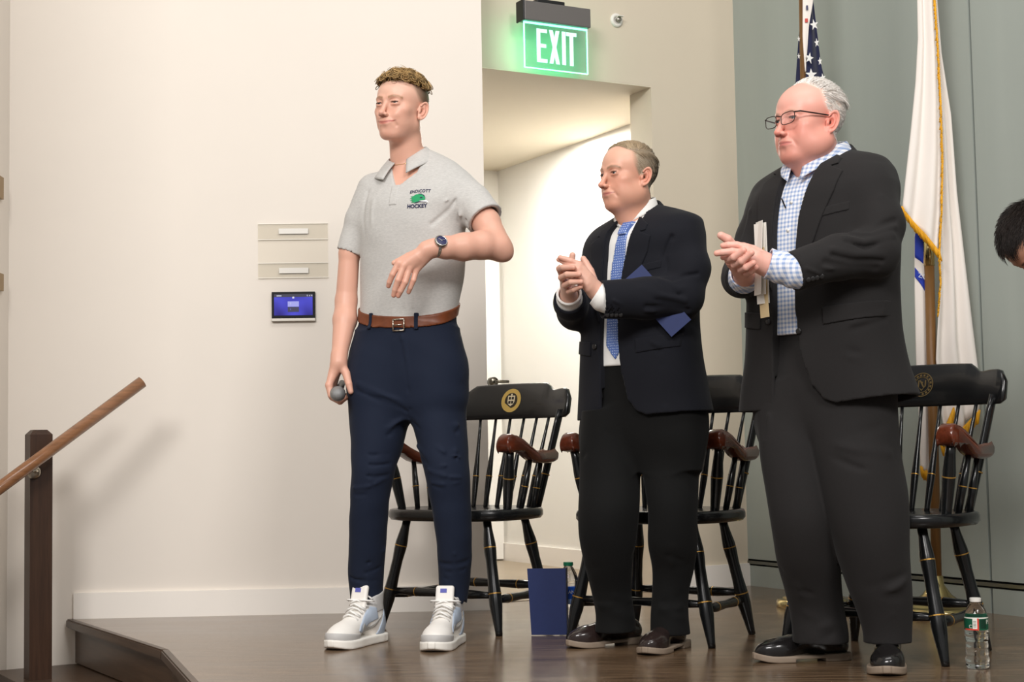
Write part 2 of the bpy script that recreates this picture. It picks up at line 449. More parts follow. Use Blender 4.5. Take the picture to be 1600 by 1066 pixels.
    for sx in (-1, 1):
        bm = bmesh.new(); cols = []
        for w, k in ((-.0265, .72), (-.0235, .90), (-.017, 1.0), (.017, 1.0), (.0235, .90), (.0265, .72)):
            c = []
            cy = np.mean([p[0] for p in prof]); cz = np.mean([p[1] for p in prof])
            for y, z in prof:
                ins = (1 - k) * 0.06; dx = 0
                zz = z + (-ins if z > 0.645 else ins) * 0.6
                xo = sx * (.283 - .028 * max(0, (y + .05) / .245))
                c.append(bm.verts.new((xo + w, y, zz)))
            cols.append(c)
        m_ = len(prof)
        for A, B in zip(cols, cols[1:]):
            for i in range(m_): bm.faces.new((A[i], A[(i + 1) % m_], B[(i + 1) % m_], B[i]))
        bm.faces.new(cols[0][::-1]); bm.faces.new(cols[-1])
        obj('arm', bm, M_CHERRY, ch, True)
        pr = [(0, .014), (.06, .015), (.5, .0205), (.62, .0205), (.85, .016), (1, .015)]
        p, q = (sx * .243, -.105, .42), (sx * .282, -.135, .655)
        s = obj('arm_post', turned(p, q, pr), M_BLACK, ch, True); ring_at(p, q, .56, .0206, s)
        for yy, zt in ((-.02, .618), (.06, .602)):
            p, q = (sx * .240, yy, .42), (sx * (.275 - .01 * (yy > 0)), yy + .02, zt)
            s = obj('arm_spindle', turned(p, q, [(0, .0095), (.45, .0125), (.55, .0125), (1, .009)], 10), M_BLACK, ch, True)
            ring_at(p, q, .5, .0127, s, .003)
    return ch
def seal_disc(r0, r1, z, th, n=28):
    bm = bmesh.new()
    def pt(r, a, d):
        x, zz = r * math.cos(a), z + r * math.sin(a)
        return bm.verts.new((x, backline(x * .9, zz) - .0128 - d, zz))
    A = np.linspace(0, 2 * math.pi, n, endpoint=False)
    if r0 > 0:
        i0 = [pt(r0, a, th) for a in A]
    o0 = [pt(r1, a, th) for a in A]; o1 = [pt(r1, a, -.002) for a in A]
    for i in range(n):
        j = (i + 1) % n
        bm.faces.new((o0[i], o0[j], o1[j], o1[i]))
        if r0 > 0: bm.faces.new((i0[i], i0[j], o0[j], o0[i]))
    if r0 > 0:
        i1 = [pt(r0, a, -.002) for a in A]
        for i in range(n): bm.faces.new((i0[i], i0[(i + 1) % n], i1[(i + 1) % n], i1[i]))
    else: bm.faces.new(o0)
    return bm
def crest_poly(pts, z, th):
    bm = bmesh.new()
    top = [bm.verts.new((x, backline(x * .9, z + v) - .0128 - th, z + v)) for x, v in pts]
    bot = [bm.verts.new((x, backline(x * .9, z + v) - .0100, z + v)) for x, v in pts]
    bm.faces.new(top)
    for i in range(len(pts)): bm.faces.new((top[i], top[(i + 1) % len(pts)], bot[(i + 1) % len(pts)], bot[i]))
    return bm
SHIELD = [(-.016, .018), (.016, .018), (.016, -.004), (.011, -.014), (0, -.021), (-.011, -.014), (-.016, -.004)]
def add_seal(ch, style):
    z = .845
    if style == 'gold':
        s = obj('seal', seal_disc(0, .046, z, .0006), M_SEAL, ch)
        obj('seal_field', seal_disc(0, .030, z, .0011), M_SEALD, s)
        obj('shield', crest_poly([(x * 1.05, v * 1.05) for x, v in SHIELD], z, .0016), M_SEALW, s)
        for cx, cz in ((-.007, .009), (.007, .009), (-.0065, -.007), (.0065, -.007)):
            w, h = .0052, .0055
            obj('quarter', crest_poly([(cx - w, cz - h), (cx + w, cz - h), (cx + w, cz + h), (cx - w, cz + h)], z, .0021), M_SEALD, s)
        obj('torch', crest_poly([(-.002, .019), (.002, .019), (.004, .025), (0, .0265), (-.004, .025)], z, .0018), M_SEALW, s)
    else:
        s = obj('seal', seal_disc(.037, .040, z, .0007), M_SEALO, ch)
        obj('inner_line', seal_disc(.0245, .0265, z, .0007), M_SEALO, s)
        for k in range(16):
            a0 = R(k * 22.5 + 5); a1 = R(k * 22.5 + 17); rr = (.0285, .0345)
            obj('seal_mark', crest_poly([(rr[0] * math.cos(a0), rr[0] * math.sin(a0)), (rr[1] * math.cos(a0), rr[1] * math.sin(a0)), (rr[1] * math.cos(a1), rr[1] * math.sin(a1)), (rr[0] * math.cos(a1), rr[0] * math.sin(a1))], z, .0006), M_SEALO, s)
        for pts in ([(-.014, .015), (-.010, .015), (-.010, -.009), (-.014, -.006)], [(.010, .015), (.014, .015), (.014, -.006), (.010, -.009)],
                    [(-.010, .015), (-.006, .015), (.010, -.009), (.006, -.011)], [(-.010, -.009), (0, -.016), (.010, -.009), (0, -.021)], [(-.003, .010), (.003, .010), (.003, .004), (-.003, .004)]):
            obj('emblem_stroke', crest_poly(pts, z, .0007), M_SEALO, s)
def put_chair(ch, FR, FL, label):
    FR, FL = np.array(FR), np.array(FL)
    ex = (FR - FL) / np.linalg.norm(FR - FL)
    yaw = math.atan2(ex[1], ex[0])
    bk = np.array([-ex[1], ex[0]])
    c = (FR + FL) / 2 + bk * 0.205
    ch.location = (c[0], c[1], 0.0); ch.rotation_euler = (0, 0, yaw)
    tag(ch, label, 'chair', 'captain chairs in a row on the stage')
ch1 = make_chair()
ch2, ch3 = copy_tree(ch1), copy_tree(ch1)
add_seal(ch1, 'gold'); add_seal(ch2, 'gold'); add_seal(ch3, 'plain')
put_chair(ch1, G(780, 994)[:2], G(596, 981)[:2], "black captain's chair with bright gold seal behind the man in grey polo")
put_chair(ch2, G(1110, 1013)[:2], G(892, 999)[:2], "black captain's chair behind the man with the blue tie")
put_chair(ch3, (1.255, 4.545), (0.835, 4.905), "black captain's chair with faded dark seal in front of the white flag")

# ------------------------------------------------------------------ exit sign, detector
ex3 = np.array([*(-bdir), 0.0]); en3 = np.array([*gdir, 0.0])
def sgn_frame(px, py, off):
    o = on_line(px, py, CORNER + gdir * off, bdir)
    return Matrix(((ex3[0], -en3[0], 0, o[0]), (ex3[1], -en3[1], 0, o[1]), (0, 0, 1, o[2]), (0, 0, 0, 1))), o
SF, so = sgn_frame(819, 33, 0.12)
se = on_line(916, 43, CORNER + gdir * 0.12, bdir)
SW = float((se - so) @ ex3)
sb = on_line(819, 104, CORNER + gdir * 0.12, bdir)
SH = float(so[2] - sb[2])
sign = empty('exit_sign', tuple(so))
tag(sign, 'green lit EXIT sign with clear panel under a grey housing', 'exit sign')
SL = Matrix(SF); SL.translation = Vector((0, 0, 0))
M_HOUS = mat('sign_housing', srgb(112, 108, 106), 0.45, 0.3)
obj('housing', box((-.014, -.03, 0.0), (SW + .006, .03, .085), SL, .004), M_HOUS, sign)
obj('housing_end', box((-.022, -.033, -.004), (-.014, .033, .088), SL, .003), mat('sign_black', srgb(24, 24, 26), 0.4), sign)
obj('canopy', box((SW * .18, -.02, .085), (SW * .62, .115, .103), SL, .003), MATS['sign_black'], sign)
MG = (0.10, 1.0, 0.48)
pm = bpy.data.materials.new('edge_lit_acrylic'); pm.use_nodes = True
nt = pm.node_tree; b = nt.nodes['Principled BSDF']
b.inputs['Base Color'].default_value = (0.55, 0.72, 0.64, 1); b.inputs['Transmission Weight'].default_value = 0.9; b.inputs['Roughness'].default_value = 0.12; b.inputs['IOR'].default_value = 1.12
b.inputs['Emission Color'].default_value = (0.16, 0.50, 0.36, 1); b.inputs['Emission Strength'].default_value = 0.05
M_EDGE = mat('lit_edge', (0.5, 1, 0.8), 0.4, emit=(0.20, 1.0, 0.60), estr=4.0)
M_LET = mat('lit_letters', (0.7, 1, 0.88), 0.4, emit=(0.50, 0.98, 0.78), estr=0.75)
pan = obj('clear_panel', box((0, -.003, -SH), (SW, .003, 0), SL), pm, sign)
for lo, hi in (((-.003, -.0035, -SH), (0, .0035, 0)), ((SW, -.0035, -SH), (SW + .003, .0035, 0)), ((-.003, -.0035, -SH - .003), (SW + .003, .0035, -SH)), ((0, -.0045, -.007), (SW, .0045, 0))):
    obj('lit_edge', box(lo, hi, SL), M_EDGE, pan)
def bar_poly(pts, d0, d1): return prism(pts, d0, d1, SL @ Matrix(((1, 0, 0, 0), (0, 0, 1, 0), (0, 1, 0, 0), (0, 0, 0, 1))))
lx, lw, lt, lb, sk = SW * .185, SW * .135, -SH * .13, -SH * .87, SW * .058
cells = [lx, lx + SW * .19, lx + SW * .385, lx + SW * .465]
def letter(polys):
    bm = bmesh.new()
    MM = SL @ Matrix(((1, 0, 0, 0), (0, 0, 1, 0), (0, 1, 0, 0), (0, 0, 0, 1)))
    for p in polys: add_prism(bm, p, -.0055, -.0031, MM)
    obj('letter', bm, M_LET, pan)
x = cells[0]; w = SW * .165; mid = (lt + lb) / 2
rect = lambda x0, x1, z0, z1: [(x0, z0), (x1, z0), (x1, z1), (x0, z1)]
letter([rect(x, x + sk, lb, lt), rect(x + sk, x + w, lt - sk * .9, lt), rect(x + sk, x + w * .9, mid - sk * .45, mid + sk * .45), rect(x + sk, x + w, lb, lb + sk * .9)])
x = cells[1] + SW * .01
letter([[(x, lt), (x + sk, lt), (x + w, lb), (x + w - sk, lb)], [(x + w - sk, lt), (x + w, lt), (x + sk, lb), (x, lb)]])
x = cells[2] + SW * .02
letter([rect(x, x + sk, lb, lt)])
x = cells[3] + SW * .01
letter([rect(x, x + w, lt - sk * .9, lt), rect(x + w / 2 - sk / 2, x + w / 2 + sk / 2, lb, lt - sk * .9)])
ll = bpy.data.lights.new('sign_led', 'AREA'); ll.shape = 'RECTANGLE'; ll.size = SW; ll.size_y = SH; ll.energy = 0.5; ll.color = (0.04, 1.0, 0.42)
lo_ = bpy.data.objects.new('sign_led', ll); COL.objects.link(lo_); lo_.parent = sign
lo_.location = tuple(ex3 * SW / 2 - en3 * .012 + np.array([0, 0, -SH / 2])); lo_.rotation_euler = Vector(tuple(-en3)).to_track_quat('-Z', 'Y').to_euler()
DF, do = sgn_frame(963, 32, 0.0)
det = empty('sprinkler_head', tuple(do)); tag(det, 'round white sidewall sprinkler beside the exit sign', 'sprinkler')
DL = Matrix(DF); DL.translation = Vector((0, 0, 0)); DZ = DL @ Matrix(((1, 0, 0, 0), (0, 0, 1, 0), (0, -1, 0, 0), (0, 0, 0, 1))) @ Matrix.Diagonal((1, 1, -1, 1))
# local +z of DZ points out of the wall into the room
o_ = en3
Mx = Matrix(((ex3[0], 0, o_[0], 0), (ex3[1], 0, o_[1], 0), (0, 1, 0, 0), (0, 0, 0, 1)))
M_WPL = mat('white_plastic', srgb(228, 224, 216), 0.4)
obj('escutcheon', lathe([(0, -.004), (.033, -.004), (.033, .004), (.026, .010), (.018, .010), (.016, .004), (0, .004)], 28, Mx), M_WPL, det, True)
obj('nozzle', lathe([(0, 0), (.008, 0), (.008, .020), (.012, .022), (.012, .027), (0, .028)], 14, Mx), mat('nozzle_metal', srgb(176, 170, 160), 0.35, 0.8), det, True)
obj('deflector', box((-.011, .010, .024), (.016, .013, .042), Mx), M_WPL, det)

# ------------------------------------------------------------------ things on the cream wall
cx3 = np.array([*cdir, 0]); cn3 = np.array([*(-cnrm), 0])
def wall_at(px, py, off=0.0): return on_line(px, py, cA[:2] - cnrm * off, cdir)
def cream_frame(p):
    return Matrix(((cx3[0], -cn3[0], 0, 0), (cx3[1], -cn3[1], 0, 0), (0, 0, 1, 0), (0, 0, 0, 1)))
CF = cream_frame(None)
p0, p1 = wall_at(425, 457), wall_at(493, 502)
PW, PH = float((p1 - p0) @ cx3), float(p0[2] - p1[2])
tp = empty('touch_panel', tuple(p0)); tag(tp, 'black touch panel with a glowing blue screen on cream wall', 'touch panel')
obj('case', box((0, -.016, -PH + .012), (PW, 0, 0), CF, .0015), mat('panel_black', srgb(16, 16, 20), 0.2), tp)
obj('silver_bar', box((-.001, -.018, -PH), (PW + .001, 0, -PH + .012), CF, .0015), mat('panel_silver', srgb(200, 194, 184), 0.3, 0.8), tp)
sm = bpy.data.materials.new('blue_screen'); sm.use_nodes = True; nt = sm.node_tree; b = nt.nodes['Principled BSDF']; L = nt.links.new
tc = nt.nodes.new('ShaderNodeTexCoord'); sx_ = nt.nodes.new('ShaderNodeTexNoise'); sx_.inputs['Scale'].default_value = 9; sx_.inputs['Detail'].default_value = 1
L(tc.outputs['Object'], sx_.inputs[0])
cr = nt.nodes.new('ShaderNodeValToRGB'); cr.color_ramp.elements[0].color = srgb(40, 30, 130); cr.color_ramp.elements[1].color = srgb(84, 84, 226)
cr.color_ramp.elements[0].position = 0.36; cr.color_ramp.elements[1].position = 0.62
L(sx_.outputs[0], cr.inputs[0]); L(cr.outputs[0], b.inputs['Emission Color']); b.inputs['Emission Strength'].default_value = 0.9
b.inputs['Base Color'].default_value = (0.01, 0.01, 0.03, 1); b.inputs['Roughness'].default_value = 0.15
scr = obj('screen', box((.010, -.0168, -PH + .024), (PW - .010, -.0158, -.010), CF), sm, tp)
ME = lambda n, c, s: mat(n, (0.02, 0.02, 0.02), 0.4, emit=srgb(*c)[:3], estr=s)
cxm = PW / 2
for nm, x0, x1, z0, z1, c in (('tile', cxm - .023, cxm + .023, -.062, -.040, (170, 172, 250)), ('dark_tile', cxm - .023, cxm + .023, -.084, -.063, (28, 26, 74)), ('header', .010, PW - .010, -.022, -.010, (22, 20, 60)),
                          ('title_text', .021, .041, -.019, -.014, (230, 230, 250)), ('home_icon', cxm - .004, cxm + .004, -.028, -.020, (240, 240, 255)),
                          ('status_icon', PW - .034, PW - .029, -.020, -.014, (240, 240, 255)), ('status_icon', PW - .024, PW - .019, -.020, -.014, (240, 240, 255)), ('status_icon', PW - .015, PW - .010, -.020, -.014, (240, 240, 255)),
                          ('tile_icon', cxm - .014, cxm - .009, -.055, -.045, (225, 225, 255)), ('tile_icon', cxm - .014, cxm - .010, -.076, -.069, (120, 120, 190))):
    obj(nm, box((x0, -.0174, z0), (x1, -.0167, z1), CF), ME('scr_%d_%d_%d' % c, c, 0.9), scr)
h0, h1 = wall_at(403, 350), wall_at(513, 434)
HW, HH = float((h1 - h0) @ cx3), float(h0[2] - h1[2])
hd = empty('acrylic_holder', tuple(h0)); tag(hd, 'clear acrylic sign holder with two white strips above the touch panel', 'sign holder')
am = bpy.data.materials.new('clear_acrylic'); am.use_nodes = True; nt = am.node_tree; b = nt.nodes['Principled BSDF']; b.inputs['Roughness'].default_value = 0.08
b.inputs['Base Color'].default_value = (0.93, 0.92, 0.88, 1)
tr = nt.nodes.new('ShaderNodeBsdfTransparent'); tr.inputs[0].default_value = (0.99, 0.985, 0.97, 1); mxs = nt.nodes.new('ShaderNodeMixShader'); mxs.inputs[0].default_value = 0.05
nt.links.new(tr.outputs[0], mxs.inputs[1]); nt.links.new(b.outputs[0], mxs.inputs[2]); nt.links.new(mxs.outputs[0], nt.nodes['Material Output'].inputs[0])
obj('back_plate', box((0, -.004, -HH), (HW, -.001, 0), CF), am, hd)
for z0, z1, zl in ((-HH * .30, 0, -HH * .145), (-HH, -HH * .72, -HH * .865)):
    pk = obj('pocket', box((0, -.008, z0), (HW, -.006, z1), CF), am, hd)
    obj('white_strip', box((HW * .30, -.0092, zl - .011), (HW * .72, -.0080, zl + .011), CF), M_WPL, pk)
    obj('edge_strip', box((0, -.0085, z0), (HW, -.0065, z0 + .0022), CF), mat('acrylic_edge', srgb(246, 242, 232), 0.2), pk)
    obj('edge_strip', box((0, -.0085, z1 - .0022), (HW, -.0065, z1), CF), MATS['acrylic_edge'], pk)

# ------------------------------------------------------------------ stair rail
sn = nin(e1d)                                        # up the stairs, towards the stage
pc = np.array([-1.815, 5.88])
pz0 = -0.18
post = empty('stair_post', (pc[0], pc[1], pz0)); tag(post, 'dark brown square newel post beside the cream wall', 'post')
PM = Matrix(((sn[0], -e1d[0], 0, 0), (sn[1], -e1d[1], 0, 0), (0, 0, 1, 0), (0, 0, 0, 1)))
ptop = P(55, 672, 5.86)[2] - pz0
hw = .042
bm = bmesh.new()
pr = [(hw, 0), (hw, ptop - .018), (hw - .016, ptop), ]
q = [[bm.verts.new(PM @ Vector((sx * r, sy * r, z))) for sx, sy in ((-1, -1), (1, -1), (1, 1), (-1, 1))] for r, z in pr]
for A, B in zip(q, q[1:]):
    for i in range(4): bm.faces.new((A[i], A[(i + 1) % 4], B[(i + 1) % 4], B[i]))
bm.faces.new(q[-1]); bm.faces.new(q[0][::-1])
obj('shaft', bm, M_STAIN, post)
M_RAIL = mat('rail_wood', srgb(142, 98, 66), 0.24, var=0.25, vscale=6, vstretch=(2, 2, 12), coat=0.3)
fo = pc + e1d * .135                                # rail line in front of the post
def rail_pt(px, py):
    "point on the vertical plane of the rail"
    return on_line(px, py, fo, sn)
ra, rb_ = rail_pt(54, 722), rail_pt(222, 597)
rd = (rb_ - ra) / np.linalg.norm(rb_ - ra)
r_s = ra - rd * 1.0
rl = empty('handrail', tuple(ra)); tag(rl, 'round brown wooden handrail sloping up in front of the post', 'handrail')
obj('rail', tube([r_s - ra, rb_ - ra], .0235, 24), M_RAIL, rl, False)
for f in rl.children[0].data.polygons: f.use_smooth = len(f.vertices) == 4
M_STEEL = mat('brushed_steel', srgb(190, 182, 168), 0.3, 1.0)
bp = on_line(53, 738, pc + e1d * (hw + .001), sn) - ra
en = np.array([*e1d, 0])
bk = obj('bracket', lathe([(0, 0), (.026, 0), (.027, .004), (.022, .012), (.010, .016), (0, .017)], 24, align(bp, bp + en)), M_STEEL, rl, True)
obj('bracket_arm', tube([bp + en * .012, bp + en * .06 + np.array([0, 0, .005]), bp * 0 + np.array([*(e1d * 0), -.03]) + rd * ((bp @ rd))], .006, 10), M_STEEL, bk, True)
c0 = rd * (bp @ rd) - np.array([0, 0, .024])
obj('bracket_plate', tube([c0 - rd * .035, c0 + rd * .035], [(.010, .004)] * 2, 10), M_STEEL, bk, True)
# two small brass plates on the side wall
for py, h in ((295, .09), (442, .07)):
    w0 = on_line(1.5, py, pL + cdir * 0.001, cnrm)
    o = obj('wall_plate', box((0, -.16, -h / 2), (.012, 0, h / 2), Matrix(((cdir[0], cnrm[0], 0, 0), (cdir[1], cnrm[1], 0, 0), (0, 0, 1, 0), (0, 0, 0, 1))), .002), mat('brass_plate', srgb(150, 124, 84), 0.35, 0.7), None, False, tuple(w0))
    tag(o, 'upper brass plate on the side wall by the stair' if py < 400 else 'lower brass plate on the side wall by the stair', 'plaque')

# ------------------------------------------------------------------ folder and bottles on the floor
M_NAVY = mat('navy_card', srgb(26, 42, 92), 0.55, var=0.06, vscale=60, bump=0.05, bscale=500)
M_PAPER = mat('paper', srgb(236, 232, 224), 0.7)
fp = G(857, 993)[:2]
fd = empty('navy_folder', (fp[0], fp[1], 0.002)); tag(fd, 'navy card folder standing open on the floor by the bottle', 'folder')
FW, FH = .126, .232
def leaf(x0, y0, x1, y1, z0, z1, t=.002, lean=0.0):
    d = np.array([x1 - x0, y1 - y0]); l = np.linalg.norm(d); d /= l; n = np.array([-d[1], d[0]])
    bm = bmesh.new(); vs = []
    for s in (0, t):
        for (xx, yy, zz) in ((x0 + lean * .4, y0, z0), (x1, y1, z0), (x1, y1, z1), (x0 - lean, y0, z1)):
            vs.append(bm.verts.new((xx + n[0] * s, yy + n[1] * s, zz)))
    for q in ((0, 1, 2, 3), (7, 6, 5, 4), (0, 4, 5, 1), (1, 5, 6, 2), (2, 6, 7, 3), (3, 7, 4, 0)): bm.faces.new([vs[i] for i in q])
    return bm
obj('front_cover', leaf(-FW / 2, 0, FW / 2, -.012, 0, FH, .002, .008), M_NAVY, fd)
obj('back_cover', leaf(FW / 2 + .002, -.010, FW / 2 + .010, .045, 0, FH), M_NAVY, fd)
obj('inner_sheet', leaf(FW / 2 - .001, -.0085, FW / 2 + .0065, .043, .004, FH - .004, .0012), mat('grey_paper', srgb(206, 202, 194), 0.7), fd)

def plastic(name, tint, rough=0.02, ior=1.33):
    return mat(name, tint, rough, trans=1.0, ior=ior)
M_PET = plastic('clear_bottle', (0.97, 0.99, 0.99, 1), 0.03)
def bottle(loc, h, r, cap, label_fn, lab, ribs):
    b = empty('water_bottle', (loc[0], loc[1], 0.001)); tag(b, lab, 'water bottle')
    pr = [(0, 0.004), (r * .55, 0.0), (r * .85, .002)]
    z1 = h * .53
    for i in range(ribs * 6 + 1):
        t = i / (ribs * 6); z = .008 + (z1 - .008) * t
        waist = 1 - .07 * math.exp(-((t - .58) / .16) ** 2)
        pr.append((r * waist * (1 + .022 * math.cos(t * ribs * 2 * math.pi)), z))
    pr += [(r * 1.0, h * .54), (r, h * .72), (r * .96, h * .76), (r * .80, h * .84), (r * .56, h * .905), (r * .42, h * .935), (r * .40, h * .955), (0, h * .955)]
    bm = lathe(pr, 28)
    for v in bm.verts:      # crumple facets
        if v.co.z < z1 and v.co.z > .01:
            a = math.atan2(v.co.y, v.co.x); k = 1 + .02 * math.sin(6 * a + v.co.z * 160)
            v.co.x *= k; v.co.y *= k
    obj('bottle_body', bm, M_PET, b, True)
    obj('cap', lathe([(0, h * .945), (r * .47, h * .945), (r * .49, h * .95), (r * .49, h * .995), (r * .45, h), (0, h)], 24), cap, b, False)
    label_fn(b, h, r)
    return b
def wrap(parent, name, r, a0, a1, z0, z1, m, n=20):
    bm = bmesh.new(); A = np.linspace(R(a0), R(a1), n)
    lo = [bm.verts.new((r * math.cos(a), r * math.sin(a), z0)) for a in A]; hi = [bm.verts.new((r * math.cos(a), r * math.sin(a), z1)) for a in A]
    for i in range(n - 1): bm.faces.new((lo[i], lo[i + 1], hi[i + 1], hi[i]))
    return obj(name, bm, m, parent, True)
M_LG, M_LR, M_LW, M_LB, M_LD = (mat('label_green', srgb(20, 84, 60), 0.4), mat('label_red', srgb(214, 66, 50), 0.4), mat('label_white', srgb(234, 232, 222), 0.4), mat('label_blue', srgb(24, 84, 190), 0.4), mat('label_dark', srgb(10, 52, 36), 0.4))
def wrap_text(parent, s, size, r, ang, z, m):
    me = text_mesh(s, size, 0.0)
    for v in me.vertices:
        a = R(ang) + v.co.x / r; zz = z + v.co.y
        v.co = (r * math.cos(a), r * math.sin(a), zz)
    return link('lettering', me, m, parent)
def lab_green(b, h, r):
    z0, z1 = h * .555, h * .735; rr = r * 1.012
    l = wrap(b, 'label', rr, 0, 360, z0, z1, M_LG, 40)
    # facing the camera is -90 degrees
    wrap(l, 'label_top_line', rr * 1.006, 180, 360, z1 - .0035, z1, M_LW)
    wrap(l, 'label_bottom_line', rr * 1.006, 190, 262, z0, z0 + .004, M_LR)
    wrap(l, 'nutrition_box', rr * 1.006, 236, 258, z0 + .004, z1 - .003, M_LW, 8)
    wrap(l, 'red_stripe', rr * 1.009, 258, 266, z0, z1 - .002, M_LR, 4)
    for k in range(5): wrap(l, 'print_line', rr * 1.010, 239, 254, z0 + .009 + .004 * k, z0 + .0105 + .004 * k, M_LG, 6)
    wrap(l, 'dark_scene', rr * 1.006, 272, 306, z0 + .004, z1 - .006, M_LD, 8)
    wrap_text(l, 'PS', .018, rr * 1.010, 320, (z0 + z1) / 2 + .004, M_LW)
    wrap_text(l, 'C', .014, rr * 1.010, 225, (z0 + z1) / 2 - .008, M_LW)
def lab_blue(b, h, r):
    z0, z1 = h * .40, h * .63; rr = r * 1.012
    l = wrap(b, 'label', rr, 0, 360, z0, z1, M_LB, 40)
    wrap_text(l, 'DASANI', .017, rr * 1.010, 262, z0 + (z1 - z0) * .75, M_LW)
    wrap(l, 'label_patch', rr * 1.006, 262, 285, z0 + .002, z0 + .018, mat('label_pale', srgb(150, 180, 226), 0.4), 6)
g1, g2 = G(1528, 1045)[:2], P(890, 990, 5.57)[:2]
bottle(g1, .202, .0335, M_WPL, lab_green, 'small clear water bottle with green and red label and white cap', 5)
bottle(g2, .246, .036, mat('cap_green', srgb(10, 104, 70), 0.4), lab_blue, 'clear water bottle with blue label and green cap behind navy folder', 4)

# ------------------------------------------------------------------ flags
M_BRASS = mat('polished_brass', srgb(206, 186, 130), 0.16, 1.0)
M_POLE = mat('pole_wood', srgb(120, 84, 44), 0.4, var=0.2, vscale=8, vstretch=(8, 8, 0.6))
M_FWHITE = mat('flag_white', srgb(236, 228, 220), 0.75, sheen=0.2, bump=0.05, bscale=600)
M_FGOLD = mat('gold_fringe', srgb(222, 160, 24), 0.65, var=0.25, vscale=160, vstretch=(1, 1, 0.12))
M_FBLUE = mat('flag_blue', srgb(28, 54, 168), 0.7)
M_FNAVY = mat('flag_navy', srgb(24, 28, 66), 0.75, sheen=0.15)
M_FRED = mat('flag_red', srgb(160, 30, 44), 0.75)
def flag_base(parent, r=.145):
    return obj('base', lathe([(0, 0), (r, 0), (r, .022), (r * .97, .030), (r * .90, .034), (r * .86, .033), (r * .82, .040), (r * .70, .044), (r * .66, .050), (r * .55, .056), (r * .5, .066), (r * .38, .078), (r * .28, .098), (r * .2, .115), (r * .17, .15), (0, .15)], 48), M_BRASS, parent, True)
def sheet(fn, nu, nv, th=.004):
    "cloth from fn(u, v) -> point, given a thickness"
    bm = bmesh.new()
    g = [[np.array(fn(i / nu, j / nv)) for j in range(nv + 1)] for i in range(nu + 1)]
    F = [[None] * (nv + 1) for _ in range(nu + 1)]; B = [[None] * (nv + 1) for _ in range(nu + 1)]
    for i in range(nu + 1):
        for j in range(nv + 1):
            du = g[min(i + 1, nu)][j] - g[max(i - 1, 0)][j]; dv = g[i][min(j + 1, nv)] - g[i][max(j - 1, 0)]
            n = np.cross(du, dv); l = np.linalg.norm(n); n = n / l if l > 1e-9 else np.array([0, -1.0, 0])
            F[i][j] = bm.verts.new(g[i][j] + n * th / 2); B[i][j] = bm.verts.new(g[i][j] - n * th / 2)
    for i in range(nu):
        for j in range(nv):
            bm.faces.new((F[i][j], F[i + 1][j], F[i + 1][j + 1], F[i][j + 1])); bm.faces.new((B[i][j], B[i][j + 1], B[i + 1][j + 1], B[i + 1][j]))
    for i in range(nu):
        bm.faces.new((F[i][0], B[i][0], B[i + 1][0], F[i + 1][0])); bm.faces.new((F[i][nv], F[i + 1][nv], B[i + 1][nv], B[i][nv]))
    for j in range(nv):
        bm.faces.new((F[0][j], F[0][j + 1], B[0][j + 1], B[0][j])); bm.faces.new((F[nu][j], B[nu][j], B[nu][j + 1], F[nu][j + 1]))
    return bm
# white state flag
f2 = G(1465, 962)[:2]
FL2 = empty('white_flag', (f2[0], f2[1], 0)); tag(FL2, 'white flag with gold fringe on a brown pole and round brass base', 'flag')
flag_base(FL2)
o2 = np.array([f2[0], f2[1], 0])
pd2 = P(1442, 0, f2[1]) - o2; pd2 = pd2 / pd2[2]
obj('pole', tube([pd2 * .1, pd2 * 1.33], .019, 16), M_POLE, FL2, True)
obj('pole', tube([pd2 * 1.42, pd2 * 2.95], .0165, 16), M_POLE, FL2, True)
obj('brass_joint', tube([pd2 * 1.33, pd2 * 1.46], .0215, 16), M_BRASS, FL2, True)
obj('finial', lathe([(0, 2.95), (.03, 2.96), (.02, 2.99), (.03, 3.03), (0, 3.12)], 16, Matrix.Translation((pd2[0] * 2.95, pd2[1] * 2.95, 0))), M_BRASS, FL2, True)
def edge_pts(lst, Y):
    "points of an outline as seen in the photo, at their own depth"
    return [P(x, y, Y + dy) - o2 for x, y, dy in lst]
def interp_poly(pts, t):
    pts = np.array(pts); s = np.concatenate([[0], np.cumsum(np.linalg.norm(np.diff(pts, axis=0), axis=1))]); s /= s[-1]
    return np.array([np.interp(t, s, pts[:, k]) for k in range(3)])
YF = f2[1]
def cloth(name, left, right, waves, amp, m, parent, nu=28, nv=60, ph=0.0, th=.004):
    def fn(u, v):
        a, b_ = interp_poly(left, v), interp_poly(right, v)
        p = a * (1 - u) + b_ * u
        k = math.sin(u * math.pi * waves + ph + v * 0.9) * amp * (0.35 + 0.65 * v) * math.sin(math.pi * min(1, max(0, u * .94 + .03))) ** .4
        return p + np.array([0.25 * k, -k, 0])
    return obj(name, sheet(fn, nu, nv, th), m, parent, True)
A_l = edge_pts([(1432, -170, -.03), (1433, 0, -.04), (1434, 60, -.045), (1430, 130, -.05), (1422, 210, -.06), (1414, 280, -.07), (1409, 326, -.07)], YF)
A_r = edge_pts([(1452, -170, -.05), (1459, 0, -.06), (1464, 80, -.07), (1468, 160, -.08), (1471, 250, -.09), (1470, 330, -.10), (1466, 394, -.10)], YF)
cloth('front_fold', A_l, A_r, 3.2, .016, M_FWHITE, FL2)
B_l = edge_pts([(1440, -170, -.01), (1452, 0, -.01), (1458, 120, -.02), (1464, 250, -.02), (1468, 400, -.03), (1466, 470, -.03), (1461, 560, -.03), (1468, 640, -.02), (1478, 694, -.02)], YF)
B_r = edge_pts([(1455, -170, 0), (1463, 0, 0), (1470, 85, .0), (1485, 180, .0), (1494, 300, .0), (1508, 420, .0), (1520, 520, .0), (1529, 590, .0), (1530, 640, .0)], YF)
cloth('side_fold', B_l, B_r, 4.3, .018, M_FWHITE, FL2, nu=32, ph=1.0)
